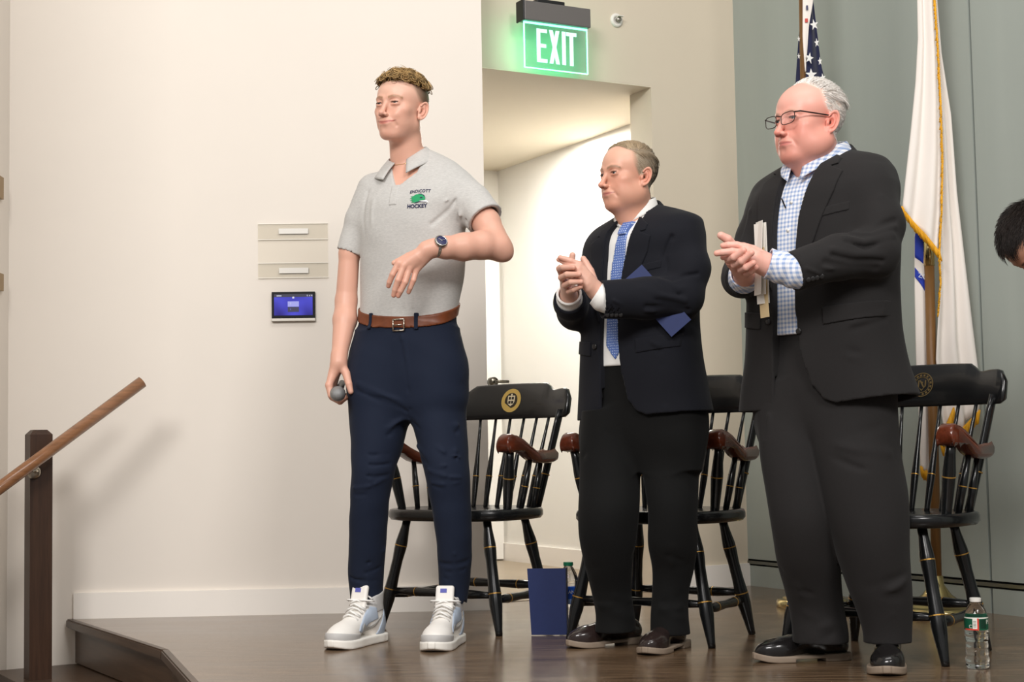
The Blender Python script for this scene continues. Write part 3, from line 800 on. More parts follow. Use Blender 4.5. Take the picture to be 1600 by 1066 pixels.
C_l = edge_pts([(1440, 330, .0), (1429, 368, .0), (1429, 450, .0), (1431, 560, .0), (1436, 660, .0), (1438, 732, .0)], YF + .035)
C_r = edge_pts([(1454, 330, .0), (1453, 400, .0), (1453, 470, .0), (1455, 560, .0), (1458, 660, .0), (1456, 742, .0)], YF + .015)
rear = cloth('rear_fold', C_l, C_r, 1.4, .010, M_FWHITE, FL2, nu=14)
def strip_on(l, r, v0a, v0b, v1a, v1b, m, name, parent, off=.012):
    def fn(u, v):
        va, vb = v0a + (v1a - v0a) * v, v0b + (v1b - v0b) * v
        a, b_ = interp_poly(l, va), interp_poly(r, vb)
        p = a * (1 - u) + b_ * u
        k = math.sin(u * math.pi * 1.4 + (va * (1 - u) + vb * u) * .9) * .010 * (0.35 + 0.65 * va) * math.sin(math.pi * min(1, max(0, u * .94 + .03))) ** .4
        return p + np.array([.25 * k, -k, 0]) - np.array([0, off * .3, 0])
    return obj(name, sheet(fn, 12, 8, .003), m, parent, True)
strip_on(C_l, C_r, .06, .10, .185, .225, M_FBLUE, 'blue_field', rear)
rb2 = strip_on(C_l, C_r, .225, .295, .262, .335, M_FBLUE, 'blue_ribbon', rear)
tz = P(1440, 433, YF + .018) - o2
me = text_mesh('ZO', .026)
for v in me.vertices: v.co = tuple(tz + np.array([v.co.x * .9, -.018 + v.co.x * -.15, v.co.y - v.co.x * .35]))
link('lettering', me, mat('pale_print', srgb(200, 206, 226), 0.6), rb2)
# fringe: gold strands hanging from an edge
def fringe(name, edge, length, m, parent, direction, n=70, w=.004):
    bm = bmesh.new(); rr = random.Random(3)
    for i in range(n):
        t = (i + .5) / n; a = interp_poly(edge, t); d = np.array(direction) * length * (0.85 + .25 * rr.random()) + np.array([rr.uniform(-.003, .003), rr.uniform(-.004, .004), 0])
        add_tube(bm, [a + np.array([0, -.003, 0]), a + d * .5, a + d], [w, w * .85, w * .6], 5)
    o = obj(name, bm, m, parent, True); o['kind'] = 'stuff'; return o
fringe('bottom_fringe', edge_pts([(1408, 322, -.075), (1425, 345, -.08), (1445, 366, -.10), (1468, 394, -.11)], YF), .042, M_FGOLD, FL2, (.25, 0, -.97), 60)
gl = edge_pts([(1455, -170, -.065), (1461, 0, -.075), (1466, 80, -.085), (1470, 160, -.095), (1473, 250, -.105), (1471.5, 330, -.11), (1468, 394, -.11), (1470, 440, -.10), (1466, 490, -.09)], YF)
fringe('edge_fringe', gl, .020, M_FGOLD, FL2, (-.25, -.1, -.95), 190, .0042)
fringe('corner_fringe', edge_pts([(1438, 728, .03), (1447, 735, .025), (1457, 743, .02)], YF), .045, M_FGOLD, FL2, (.05, 0, -1), 22)
fringe('lower_fringe', edge_pts([(1469, 694, -.03), (1480, 660, -.035), (1490, 636, -.04)], YF), .055, M_FGOLD, FL2, (.2, 0, -.97), 30)
fringe('lower_fringe', edge_pts([(1486, 690, -.03), (1505, 668, -.03), (1531, 640, -.01)], YF), .055, M_FGOLD, FL2, (-.15, 0, -.97), 40)
# national flag, furled on its pole
f1 = G(1270, 948)[:2]
FL1 = empty('national_flag', (f1[0], f1[1], 0)); tag(FL1, 'furled national flag with white stars on navy behind the white haired man', 'flag')
o1 = np.array([f1[0], f1[1], 0])
flag_base(FL1)
ptx = P(1255, 40, f1[1]) - o1
pole_dir = ptx / ptx[2]
obj('pole', tube([pole_dir * .1, pole_dir * 2.95], .0165, 16), M_POLE, FL1, True)
obj('finial', lathe([(0, 0), (.03, .01), (.02, .04), (.03, .08), (0, .17)], 16, Matrix.Translation(Vector(pole_dir * 2.94))), M_BRASS, FL1, True)
YU = f1[1]
def epts(lst): return [P(x, y, YU + dy) - o1 for x, y, dy in lst]
N_l = epts([(1262, -160, -.02), (1262, 0, -.035), (1262, 70, -.05), (1258, 130, -.05), (1250, 230, -.06), (1246, 420, -.06)])
N_r = epts([(1268, -160, 0), (1271, 0, .0), (1277, 50, .0), (1283, 100, .01), (1291, 132, .01), (1302, 230, .01), (1310, 420, .01)])
nav = cloth('navy_canton', N_l, N_r, 1.6, .016, M_FNAVY, FL1, nu=18, nv=50)
W_l = epts([(1254, -160, -.045), (1254, 0, -.05), (1254, 60, -.058), (1258, 112, -.062)])
W_r = epts([(1262, -160, -.045), (1271, 0, -.05), (1264, 40, -.058), (1259, 112, -.062)])
hd_ = cloth('white_heading', W_l, W_r, 1.0, .004, M_FWHITE, FL1, nu=8, nv=30)
K_l = epts([(1250, 40, .03), (1247, 70, .03), (1243, 130, .03), (1236, 230, .03), (1232, 420, .03)])
K_r = epts([(1262, 40, .02), (1262, 70, .02), (1262, 130, .02), (1262, 230, .02), (1262, 420, .02)])
kb = cloth('navy_rear_fold', K_l, K_r, 1.0, .008, M_FNAVY, FL1, nu=10, nv=30)
for k in range(6):
    a0, a1 = k / 6, (k + 1) / 6
    S_l = epts([(1246 - 6 * a0 + 10 * k - 6, 420, -.06), (1240 + 12 * k - 8, 760, -.06)])
    S_r = epts([(1246 + 10 * k + 6, 420, -.05), (1240 + 12 * k + 5, 760, -.05)])
    cloth('stripe', S_l, S_r, 1.0, .008, (M_FRED if k % 2 == 0 else M_FWHITE), FL1, nu=6, nv=16)
def star(px, py, rpx, rot, parent, squeeze=1.0, dy=-.075):
    c = P(px, py, YU + dy) - o1; s = YU / FPX
    pts = []
    for i in range(10):
        a = R(90 + rot + 36 * i); r = rpx * s * (1 if i % 2 == 0 else .40)
        pts.append((r * math.cos(a) * squeeze, r * math.sin(a)))
    bm = prism(pts, 0, .003, Matrix(((1, 0, 0, c[0]), (0.25, 0, -1, c[1]), (0, 1, 0, c[2]), (0, 0, 0, 1))))
    return obj('star', bm, mat('star_white', srgb(236, 234, 230), 0.7), parent)
for a in ((1272, 39, 9, 12, nav, .8), (1264.5, 91, 9.5, -12, nav, .75), (1267.5, 117, 10, 3, nav, 1), (1276, 67, 7.5, 8, nav, .55), (1281, 96, 7, 5, nav, .5), (1285.5, 122, 7.5, 10, nav, .7)): star(*a)
for px, py in ((1248, 61), (1248, 88)): star(px, py, 5, 0, kb, .5, -.02)
for px, py, w, h, c in ((1261, 12, 3, 7, (60, 60, 90)), (1260, 32, 4.5, 6, (196, 70, 60))):
    c3 = P(px, py, YU - .064) - o1; s = YU / FPX
    obj('printed_mark', box((c3[0] - w / 2 * s, c3[1] - .002, c3[2] - h / 2 * s), (c3[0] + w / 2 * s, c3[1], c3[2] + h / 2 * s)), mat('mark_%d' % c[0], srgb(*c), 0.6), hd_)
# ------------------------------------------------------------------ implicit surfaces: shapes blended as distance fields, then meshed
F32 = np.float32
def A3(p): return np.asarray(p, F32)
def smin(a, b, k):
    h = np.maximum(k - np.abs(a - b), 0) / k
    return np.minimum(a, b) - h * h * k * F32(0.25)
def smax(a, b, k): return -smin(-a, -b, k)
def ssub(a, b, k): return smax(a, -b, k)
def s_sph(Pn, c, r): return np.sqrt(((Pn - A3(c)) ** 2).sum(1)) - F32(r)
def s_ell(Pn, c, r, M=None):
    q = Pn - A3(c)
    if M is not None: q = q @ A3(M)
    r = A3(r)
    k0 = np.sqrt(((q / r) ** 2).sum(1)); k1 = np.sqrt(((q / (r * r)) ** 2).sum(1))
    return k0 * (k0 - 1) / np.maximum(k1, 1e-6)
def seg_t(Pn, a, b):
    a, b = A3(a), A3(b); ba = b - a; pa = Pn - a
    t = np.clip(pa @ ba / max(float(ba @ ba), 1e-12), 0, 1)
    return t, np.sqrt(((pa - t[:, None] * ba) ** 2).sum(1))
def s_cone(Pn, a, b, ra, rb):
    t, d = seg_t(Pn, a, b)
    return d - (F32(ra) + (F32(rb) - F32(ra)) * t)
def s_chain(Pn, pts, rad, k=0.0):
    d = None
    for i in range(len(pts) - 1):
        e = s_cone(Pn, pts[i], pts[i + 1], rad[i], rad[i + 1])
        d = e if d is None else (np.minimum(d, e) if k == 0 else smin(d, e, k))
    return d
def s_box(Pn, c, hs, r=0.0, M=None):
    q = Pn - A3(c)
    if M is not None: q = q @ A3(M)
    q = np.abs(q) - (A3(hs) - F32(r))
    return np.sqrt((np.maximum(q, 0) ** 2).sum(1)) + np.minimum(q.max(1), 0) - F32(r)
def pl_dist(Pn, pts):
    d = None
    for i in range(len(pts) - 1):
        e = seg_t(Pn, pts[i], pts[i + 1])[1]
        d = e if d is None else np.minimum(d, e)
    return d
def bump(Pn, pts, w, amp):
    "gaussian ridge along a polyline (or at one point)"
    pts = [A3(p) for p in pts]
    lo = np.min(pts, 0) - 3 * w; hi = np.max(pts, 0) + 3 * w
    m = ((Pn > lo) & (Pn < hi)).all(1)
    out = np.zeros(len(Pn), F32)
    if m.any():
        q = Pn[m]
        d = pl_dist(q, pts) if len(pts) > 1 else np.sqrt(((q - pts[0]) ** 2).sum(1))
        out[m] = amp * np.exp(-(d / w) ** 2)
    return out
def poly2(x, z, pts):
    "signed distance to a 2D polygon, negative inside"
    pts = np.asarray(pts, F32); n = len(pts)
    d = np.full(len(x), 1e9, F32); ins = np.zeros(len(x), bool)
    for i in range(n):
        ax, az = pts[i]; bx, bz = pts[(i + 1) % n]
        ex, ez = bx - ax, bz - az; wx, wz = x - ax, z - az
        t = np.clip((wx * ex + wz * ez) / max(ex * ex + ez * ez, 1e-12), 0, 1)
        d = np.minimum(d, (wx - ex * t) ** 2 + (wz - ez * t) ** 2)
        c = ((az > z) != (bz > z)) & (x < ex * (z - az) / (ez if abs(ez) > 1e-9 else 1e-9) + ax)
        ins ^= c
    d = np.sqrt(d)
    return np.where(ins, -d, d)
class Spl:
    "smooth curve through knots (monotone-ish Catmull-Rom), for each column"
    def __init__(s, t, v):
        t = np.asarray(t, float); v = np.asarray(v, float)
        if v.ndim == 1: v = v[:, None]
        o = np.argsort(t); s.t, s.v = t[o], v[o]
        tt = s.t; vv = s.v; m = np.zeros_like(vv)
        dl = np.diff(vv, axis=0) / np.diff(tt)[:, None]
        m[0], m[-1] = dl[0], dl[-1]
        for i in range(1, len(tt) - 1):
            w = (tt[i] - tt[i - 1]) / (tt[i + 1] - tt[i - 1]); m[i] = dl[i - 1] * (1 - w) + dl[i] * w
        s.m = m
    def __call__(s, x):
        x = np.clip(x, s.t[0], s.t[-1]); i = np.clip(np.searchsorted(s.t, x) - 1, 0, len(s.t) - 2)
        h = s.t[i + 1] - s.t[i]; u = ((x - s.t[i]) / h)[:, None]; h = h[:, None]
        u2, u3 = u * u, u * u * u
        return ((2 * u3 - 3 * u2 + 1) * s.v[i] + (u3 - 2 * u2 + u) * h * s.m[i] + (-2 * u3 + 3 * u2) * s.v[i + 1] + (u3 - u2) * h * s.m[i + 1]).astype(F32)
class Loft:
    "body stacked along z: rows of (z, cx, cy, half width, half depth front, half depth back, exponent)"
    def __init__(s, rows):
        r = np.array(rows, float); s.sp = Spl(r[:, 0], r[:, 1:]); s.z0, s.z1 = r[:, 0].min(), r[:, 0].max()
    def __call__(s, Pn, cap=True):
        v = s.sp(Pn[:, 2]); x = Pn[:, 0] - v[:, 0]; y = Pn[:, 1] - v[:, 1]
        a = v[:, 2]; b = np.where(y < 0, v[:, 3], v[:, 4]); n = v[:, 5]
        q = (np.abs(x / a) ** n + np.abs(y / b) ** n + 1e-12) ** (1 / n)
        r = np.sqrt(x * x + y * y) + 1e-9
        m = np.minimum(a, b)
        d = np.where(q > 0.35, r * (1 - 1 / np.maximum(q, 0.35)), (q - 1) * m)
        if cap: d = np.maximum(d, np.maximum(F32(s.z0) - Pn[:, 2], Pn[:, 2] - F32(s.z1)))
        return d
def mesh_sdf(fn, lo, hi, h, newton=1, slack=1.5):
    lo = np.asarray(lo, float); hi = np.asarray(hi, float); B = 5
    nb = np.ceil((hi - lo) / (h * B)).astype(int); n = nb * B
    bc = [lo[k] + (np.arange(nb[k]) + 0.5) * B * h - h / 2 for k in range(3)]
    gx, gy, gz = np.meshgrid(*bc, indexing='ij')
    d = fn(np.stack([gx.ravel(), gy.ravel(), gz.ravel()], 1).astype(F32))
    act = np.abs(d) < slack * 0.87 * B * h + h
    D = np.repeat(np.repeat(np.repeat(np.where(d < 0, -1, 1).reshape(nb).astype(F32), B, 0), B, 1), B, 2)
    ai = np.argwhere(act.reshape(nb)) * B
    off = np.stack(np.meshgrid(*[np.arange(B)] * 3, indexing='ij'), -1).reshape(-1, 3)
    CH = 4000
    for c in range(0, len(ai), CH):
        ii = (ai[c:c + CH, None, :] + off[None]).reshape(-1, 3)
        D[ii[:, 0], ii[:, 1], ii[:, 2]] = fn((lo + ii * h).astype(F32))
    S = D < 0
    cs = np.zeros(n - 1, np.int8)
    for dx in (0, 1):
        for dy in (0, 1):
            for dz in (0, 1):
                cs += S[dx:n[0] - 1 + dx, dy:n[1] - 1 + dy, dz:n[2] - 1 + dz]
    ci = np.argwhere((cs > 0) & (cs < 8))
    if len(ci) == 0: return np.zeros((0, 3)), np.zeros((0, 4), int)
    idx = np.full(n - 1, -1, np.int64); idx[ci[:, 0], ci[:, 1], ci[:, 2]] = np.arange(len(ci))
    cor = np.array([(a, b, c) for a in (0, 1) for b in (0, 1) for c in (0, 1)])
    V = np.stack([D[ci[:, 0] + a, ci[:, 1] + b, ci[:, 2] + c] for a, b, c in cor], 1)
    acc = np.zeros((len(ci), 3)); cnt = np.zeros(len(ci))
    for i in range(8):
        for j in range(i + 1, 8):
            if np.abs(cor[i] - cor[j]).sum() != 1: continue
            a, b = V[:, i], V[:, j]; m = (a < 0) != (b < 0)
            t = np.where(m, a / np.where(m, a - b, 1), 0)
            acc += np.where(m[:, None], cor[i] + (cor[j] - cor[i]) * t[:, None], 0); cnt += m
    vt = lo + (ci + acc / cnt[:, None]) * h
    quads = []
    for ax in range(3):
        b, c = (ax + 1) % 3, (ax + 2) % 3
        sl0 = [slice(None)] * 3; sl1 = [slice(None)] * 3; sl0[ax] = slice(0, -1); sl1[ax] = slice(1, None)
        e = np.argwhere(S[tuple(sl0)] != S[tuple(sl1)])
        e = e[(e[:, b] > 0) & (e[:, c] > 0) & (e[:, b] < n[b] - 1) & (e[:, c] < n[c] - 1)]
        if not len(e): continue
        q = []
        for db, dc in ((-1, -1), (0, -1), (0, 0), (-1, 0)):
            k = e.copy(); k[:, b] += db; k[:, c] += dc
            q.append(idx[k[:, 0], k[:, 1], k[:, 2]])
        q = np.stack(q, 1); fl = ~S[e[:, 0], e[:, 1], e[:, 2]]
        q[fl] = q[fl][:, ::-1]
        quads.append(q)
    qd = np.concatenate(quads); qd = qd[(qd >= 0).all(1)]
    for _ in range(newton):
        p = vt.astype(F32); d0 = fn(p); g = np.zeros_like(p); e_ = F32(h * 0.3)
        for k in range(3):
            q = p.copy(); q[:, k] += e_; g[:, k] = (fn(q) - d0) / e_
        g2 = (g * g).sum(1); st = np.clip(d0 / np.maximum(g2, 0.15), -0.6 * h, 0.6 * h)
        vt = vt - st[:, None] * g
    return vt, qd
def arr_mesh(name, vt, faces):
    me = bpy.data.meshes.new(name); nf, k = faces.shape
    me.vertices.add(len(vt)); me.vertices.foreach_set('co', np.ascontiguousarray(vt, F32).ravel())
    me.loops.add(nf * k); me.loops.foreach_set('vertex_index', np.ascontiguousarray(faces, np.int32).ravel())
    me.polygons.add(nf); me.polygons.foreach_set('loop_start', np.arange(0, nf * k, k, dtype=np.int32))
    me.polygons.foreach_set('use_smooth', np.ones(nf, bool))
    me.update(calc_edges=True); me.validate()
    return me
def sdf_obj(name, fn, lo, hi, h, m, parent, newton=1, color=None):
    vt, q = mesh_sdf(fn, lo, hi, h, newton)
    me = arr_mesh(name, vt, q)
    if color is not None: set_col(me, color(vt))
    return link(name, me, m, parent)
def set_col(me, c):
    a = me.color_attributes.new('Col', 'FLOAT_COLOR', 'POINT')
    c4 = np.ones((len(c), 4), F32); c4[:, :3] = c; a.data.foreach_set('color', c4.ravel())
def merge(parts):
    vs, fs, o = [], [], 0
    for v, f in parts: vs.append(v); fs.append(f + o); o += len(v)
    return np.concatenate(vs), np.concatenate(fs)
def grad(fn, p, e=0.001):
    p = p.astype(F32); d0 = fn(p); g = np.zeros_like(p)
    for k in range(3):
        q = p.copy(); q[:, k] += e; g[:, k] = fn(q) - d0
    return g / np.maximum(np.linalg.norm(g, axis=1, keepdims=True), 1e-9)
def rotz(a): c, s = math.cos(a), math.sin(a); return np.array([[c, -s, 0], [s, c, 0], [0, 0, 1.0]])
def rotx(a): c, s = math.cos(a), math.sin(a); return np.array([[1.0, 0, 0], [0, c, -s], [0, s, c]])
def roty(a): c, s = math.cos(a), math.sin(a); return np.array([[c, 0, s], [0, 1.0, 0], [-s, 0, c]])
def strands(name, roots, dirs_fn, nseg, step, r0, m, parent, col=None):
    "tapered hair tubes grown from roots; dirs_fn(points, k) -> unit directions"
    p = roots.copy(); pts = [p.copy()]
    for k in range(nseg):
        p = p + dirs_fn(p, k) * (step if np.isscalar(step) else step[:, None]); pts.append(p.copy())
    pts = np.array(pts); n = len(roots); V = []
    tg = np.gradient(pts, axis=0); tg /= np.maximum(np.linalg.norm(tg, axis=2, keepdims=True), 1e-9)
    ref = np.array([0.3, 0.5, 0.8]); s = np.cross(tg, ref); s /= np.maximum(np.linalg.norm(s, axis=2, keepdims=True), 1e-9); t = np.cross(tg, s)
    for k in range(nseg + 1):
        rr = r0 * (1 - 0.75 * (k / nseg) ** 2)
        for a in (0, 2.094, 4.189): V.append(pts[k] + rr * (math.cos(a) * s[k] + math.sin(a) * t[k]))
    V = np.array(V)                                    # (nseg+1)*3, n, 3
    vt = V.transpose(1, 0, 2).reshape(-1, 3); F = []
    base = np.arange(n) * (nseg + 1) * 3
    for k in range(nseg):
        for a in range(3):
            b = (a + 1) % 3
            F.append(np.stack([base + k * 3 + a, base + k * 3 + b, base + k * 3 + 3 + b, base + k * 3 + 3 + a], 1))
    me = arr_mesh(name, vt, np.concatenate(F))
    if col is not None: set_col(me, np.repeat(col, (nseg + 1) * 3, axis=0))
    return link(name, me, m, parent)

# ------------------------------------------------------------------ a head: eye line at z = 0, face towards -y, height about 0.235
HD = dict(w=1.0, jaw=1.0, chin=1.0, jowl=0.0, smile=0.0, nose=1.0, nosew=1.0, brow=1.0, lid=.0042, naso=1.0, lips=1.0, fore=1.0, pout=0.0, cheek=0.0, earz=0.0, mw=1.0, fill=.5)
def head_sdf(Q, h):
    S = Q.copy(); S[:, 0] = np.abs(S[:, 0]); w = h['w']; sm = h['smile']
    d = s_ell(S, (0, .012, .032), (.0755 * w, .097, .084))
    d = smin(d, s_ell(S, (0, -.030, .032), (.064 * w, .063, .060 * h['fore'])), .03)
    d = smin(d, s_ell(S, (0, -.030, -.036), (.062 * w, .060, .068)), .03)
    d = smin(d, s_cone(S, (.049 * h['jaw'], .004, -.058), (.020 * h['jaw'], -.064, -.099), .021, .017), .028)
    d = smin(d, s_ell(S, (0, -.032, -.088), (.040 * h['jaw'], .044, .027)), .025)
    d = smin(d, s_ell(S, (0, -.074, -.101), (.024 * h['chin'], .019, .017)), .018)
    d = smin(d, s_ell(S, (.044 * w, -.058, -.022), (.021, .019, .017)), .02)
    if h['jowl']:
        d = smin(d, s_ell(S, (.040 * h['jaw'], -.022, -.074), (.030 * h['jowl'] ** .5, .042, .034)), .03)
        d = smin(d, s_cone(S, (0, -.052, -.096), (0, .004, -.150), .024 * h['jowl'], .046), .03)
    d = smin(d, s_ell(S, (.040 * w, -.050, -.056), (.022, .030, .030)) + F32((1 - h['fill']) * .012), .03)
    if h['cheek']: d = d - bump(S, [(.044, -.068, -.045)], .020, .005 * h['cheek'])
    d = smin(d, s_ell(S, (0, -.076, -.066), (.029, .027, .026)), .02)
    d = d - bump(S, [(.010, -.095, .015), (.028, -.095, .0195), (.047, -.080, .016)], .0095, .0058 * h['brow'])
    d = ssub(d, s_ell(S, (.0325, -.108, -.001), (.0175, .0180, .0135)), .014)
    nl = h['nose']; nw = h['nosew']
    d = smin(d, s_cone(S, (0, -.089, .012), (0, -.090 - .020 * nl, -.033), .0062 * nw, .0085 * nw), .012)
    d = smin(d, s_ell(S, (0, -.0945 - .020 * nl, -.0395), (.0105 * nw, .0115, .0095)), .006)
    d = smin(d, s_ell(S, (.0118 * nw, -.099 - .005 * nl, -.0435), (.0068 * nw, .0105, .0068)), .005)
    d = d + bump(S, [(.0185 * nw, -.103, -.0365), (.0210 * nw, -.096, -.044), (.0170 * nw, -.094, -.0505)], .0030, .0016)
    d = ssub(d, s_ell(S, (.0058 * nw, -.100 - .011 * nl, -.0505), (.0034, .0060, .0040)), .002)
    d = smin(d, s_sph(S, (.0325, -.0770, -.001), .0140), .008)
    d = d - bump(S, [(.0195, -.0900, .0030), (.0325, -.0945, .0052 + h['lid'] * .5), (.0455, -.0850, .0015)], .0030, .0022)
    d = d - bump(S, [(.0210, -.0895, -.0070), (.0330, -.0925, -.0080), (.0450, -.0840, -.0055)], .0035, .0014 + .0016 * sm)
    d = ssub(d, s_ell(S, (.0325, -.0940, -.0012 + .10 * 0), (.0122, .012, h['lid'])), .0012)
    d = d + bump(S, [(.0190, -.092, .0085), (.0325, -.0985, .0108), (.0465, -.088, .0075)], .0026, .0013)
    d = d + bump(S, [(.022, -.094, -.014), (.036, -.094, -.0165), (.046, -.086, -.012)], .0032, .0013)
    zs = .0065 * sm
    L_ = h['lips']; pf = h['pout']; W = S.copy(); W[:, 0] /= F32(h['mw'])
    d = d - bump(W, [(0, -.104, -.0625), (.010, -.1025, -.0620), (.025, -.091, -.0662 + zs)], .0042, .0030 * L_)
    d = d - bump(W, [(0, -.1035, -.0748 - pf), (.012, -.1005, -.0745 - pf), (.023, -.091, -.0700 + zs)], .0052, .0034 * L_)
    d = d + bump(W, [(0, -.108, -.0684), (.013, -.1045, -.0688 + zs * .3), (.0275 + .002 * sm, -.092, -.0672 + zs * 1.3)], .0024, .0038)
    d = d + bump(S, [(0, -.100, -.0865)], .009, .0030)
    d = d + bump(S, [(0, -.108, -.054)], .0035, .0012)
    d = d + bump(S, [(.017, -.102, -.045), (.029, -.090, -.062), (.036, -.078, -.076)], .0065, .0019 * h['naso'])
    if sm: d = d - bump(S, [(.036, -.084, -.040)], .014, .0055 * sm)
    # ear
    E = (S - A3((.0765 * w, .010, -.013 + h['earz']))) @ A3(rotz(R(-20)) @ rotx(R(-12)))
    u, v, z = E[:, 0], E[:, 1], E[:, 2]
    vs = v - .004 * (z / .03)
    pl = s_ell(np.stack([u - .001, vs, z], 1), (0, 0, 0), (.0042, .0165, .0300))
    q = np.sqrt((vs / .0160) ** 2 + (z / .0295) ** 2 + 1e-9)
    rim = np.sqrt(((q - 1) * .019) ** 2 + (u - .0060) ** 2) - .0030
    rim = np.where((v < -.004) & (z < .010), rim + .006, rim)
    e = smin(pl, rim, .003)
    e = e - bump(E, [(.004, .000, .018), (.005, .0065, .004), (.005, .003, -.012), (.005, -.006, -.018)], .0030, .0038)
    e = ssub(e, s_ell(np.stack([u - .008, vs + .0035, z + .003], 1), (0, 0, 0), (.0100, .0075, .0125)), .003)
    e = smin(e, s_ell(E, (.004, -.0125, -.006), (.0035, .0040, .0065)), .004)
    e = smin(e, s_ell(E, (.002, -.005, -.0265), (.0042, .0080, .0075)), .005)
    return smin(d, e, .005)
def head_color(Q, h, skin, lipc, browc, hairc, hairmask, red=0.12, stub=0.0, fleck=0.0):
    S = Q.copy(); S[:, 0] = np.abs(S[:, 0]); sm = h['smile']
    c = np.tile(np.array(skin, float), (len(Q), 1))
    def mixto(col, f):
        nonlocal c
        f = np.clip(f, 0, 1)[:, None]; c = c * (1 - f) + np.array(col, float) * f
    g = lambda p, w: np.exp(-(((S - np.array(p)) / np.array(w)) ** 2).sum(1))
    pale = np.minimum(np.array(skin) * np.array([1.10, 1.25, 1.29]), .93)
    mixto(pale, np.clip((S[:, 2] - .012) / .04, 0, 1) * .8)
    rd = np.array(skin) * np.array([1.02, .74, .71])
    mixto(rd, red * 1.6 * g((.044, -.070, -.036), (.028, .034, .026)))
    mixto(rd, red * 2.8 * g((0, -.12, -.042), (.016, .016, .014)))
    mixto(rd, red * 4.0 * g((.082, .012, -.012), (.010, .024, .036)))
    mixto(rd, red * 2.0 * g((0, -.075, -.105), (.03, .03, .02)))
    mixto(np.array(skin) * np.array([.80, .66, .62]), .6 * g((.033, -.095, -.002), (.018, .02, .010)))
    if stub: mixto(np.array(skin) * np.array([.74, .72, .72]), stub * g((0, -.05, -.085), (.06, .06, .03)))
    zs = .0065 * sm; S0 = S; S = S.copy(); S[:, 0] /= h['mw']; lipk = min(1.0, .45 + .55 * h['lips'])
    mid = -.0686 + zs * 1.3 * np.clip(S[:, 0] / .028, 0, 1) ** 1.5
    hz = lipk * np.where(S[:, 2] > mid, .0075, .0095 + h['pout']) * np.clip(1 - (S[:, 0] / .0275) ** 2, 0, 1) ** .6
    f = np.clip(1.3 - np.abs(S[:, 2] - mid) / np.maximum(hz, 1e-4), 0, 1) * (S[:, 1] < -.084)
    f = f * (S[:, 0] < .0275)
    mixto(lipc, np.clip(f * 1.5, 0, .85))
    # dark line of the closed mouth
    f = np.exp(-((S[:, 2] - mid) / .0013) ** 2) * (S[:, 0] < .029 + .002 * sm) * (S[:, 1] < -.082)
    mixto(np.array(lipc) * .45, .75 * f)
    S = S0
    # brows
    bz = np.interp(S[:, 0], [.010, .030, .046, .056], [.0155, .0215, .0195, .013])
    f = np.exp(-((S[:, 2] - bz) / .0040) ** 2) * (S[:, 0] > .011) * (S[:, 0] < .054) * (S[:, 1] < -.055)
    mixto(browc, .85 * f)
    # lash line
    f = np.exp(-((S[:, 2] - (-.0006 + h['lid'])) / .0022) ** 2) * (np.abs(S[:, 0] - .0325) < .0135) * (S[:, 1] < -.078)
    mixto((.03, .02, .015), .95 * f)
    mixto(np.array(skin) * .18, .9 * g((.0058 * h['nosew'], -.100 - .011 * h['nose'], -.0495), (.0045, .0075, .0050)))  # nostril shade painted into the skin colour
    hm = hairmask(Q) if hairmask is not None else np.zeros(len(Q))
    # inside of the ear stays skin
    ear = (S[:, 0] > .0782 * h['w']) & (np.abs(S[:, 1] - .012) < .026) & (np.abs(S[:, 2] + .012 - h['earz']) < .036)
    hm = np.where(ear, 0, hm)
    mixto(hairc, hm)
    return c
def eyes(parent, M3, hc, s, h, iris, look=(0, 0)):
    "two eyeballs with iris and pupil; M3 maps head axes to the person's"
    for sx in (-1, 1):
        c = hc + M3 @ (np.array([sx * .0325, -.0770, -.001]) * s)
        v = np.array([look[0], -1.0, look[1]]); v = M3 @ (v / np.linalg.norm(v))
        a = align(c, c + v)
        r = .0126 * s
        pr = [(r * math.sin(t), r * math.cos(t)) for t in np.linspace(0, math.pi, 14)][::-1]
        pr[0] = (0, -r); pr[-1] = (0, r)
        e = obj('eyeball', lathe(pr, 18, a), mat('eye_white', srgb(226, 218, 210), 0.15), parent, True)
        i_ = [(r * 1.006 * math.sin(t), r * 1.006 * math.cos(t)) for t in np.linspace(0, .45, 5)]
        i_[0] = (0, r * 1.006)
        obj('iris', lathe(i_[::-1], 18, a), iris, e, True)
        i_ = [(r * 1.012 * math.sin(t), r * 1.012 * math.cos(t)) for t in np.linspace(0, .21, 3)]
        i_[0] = (0, r * 1.012)
        obj('pupil', lathe(i_[::-1], 14, a), mat('pupil', (0.004, 0.004, 0.004), 0.1), e, True)
def hand_sdf(Pn, hd):
    "hd: metas list of (pts, radii), fingers list of (pts, radii), thumb (pts, radii)"
    d = None
    for pts, rad in hd['palm']:
        e = s_chain(Pn, pts, rad); d = e if d is None else smin(d, e, .012)
    f = None
    for pts, rad in hd['fingers']:
        e = s_chain(Pn, pts, rad, .002); f = e if f is None else smin(f, e, .0012)
    if f is not None: d = smin(d, f, .006)
    for pts, rad in hd.get('thumb', []):
        d = smin(d, s_chain(Pn, pts, rad, .002), .007)
    return d
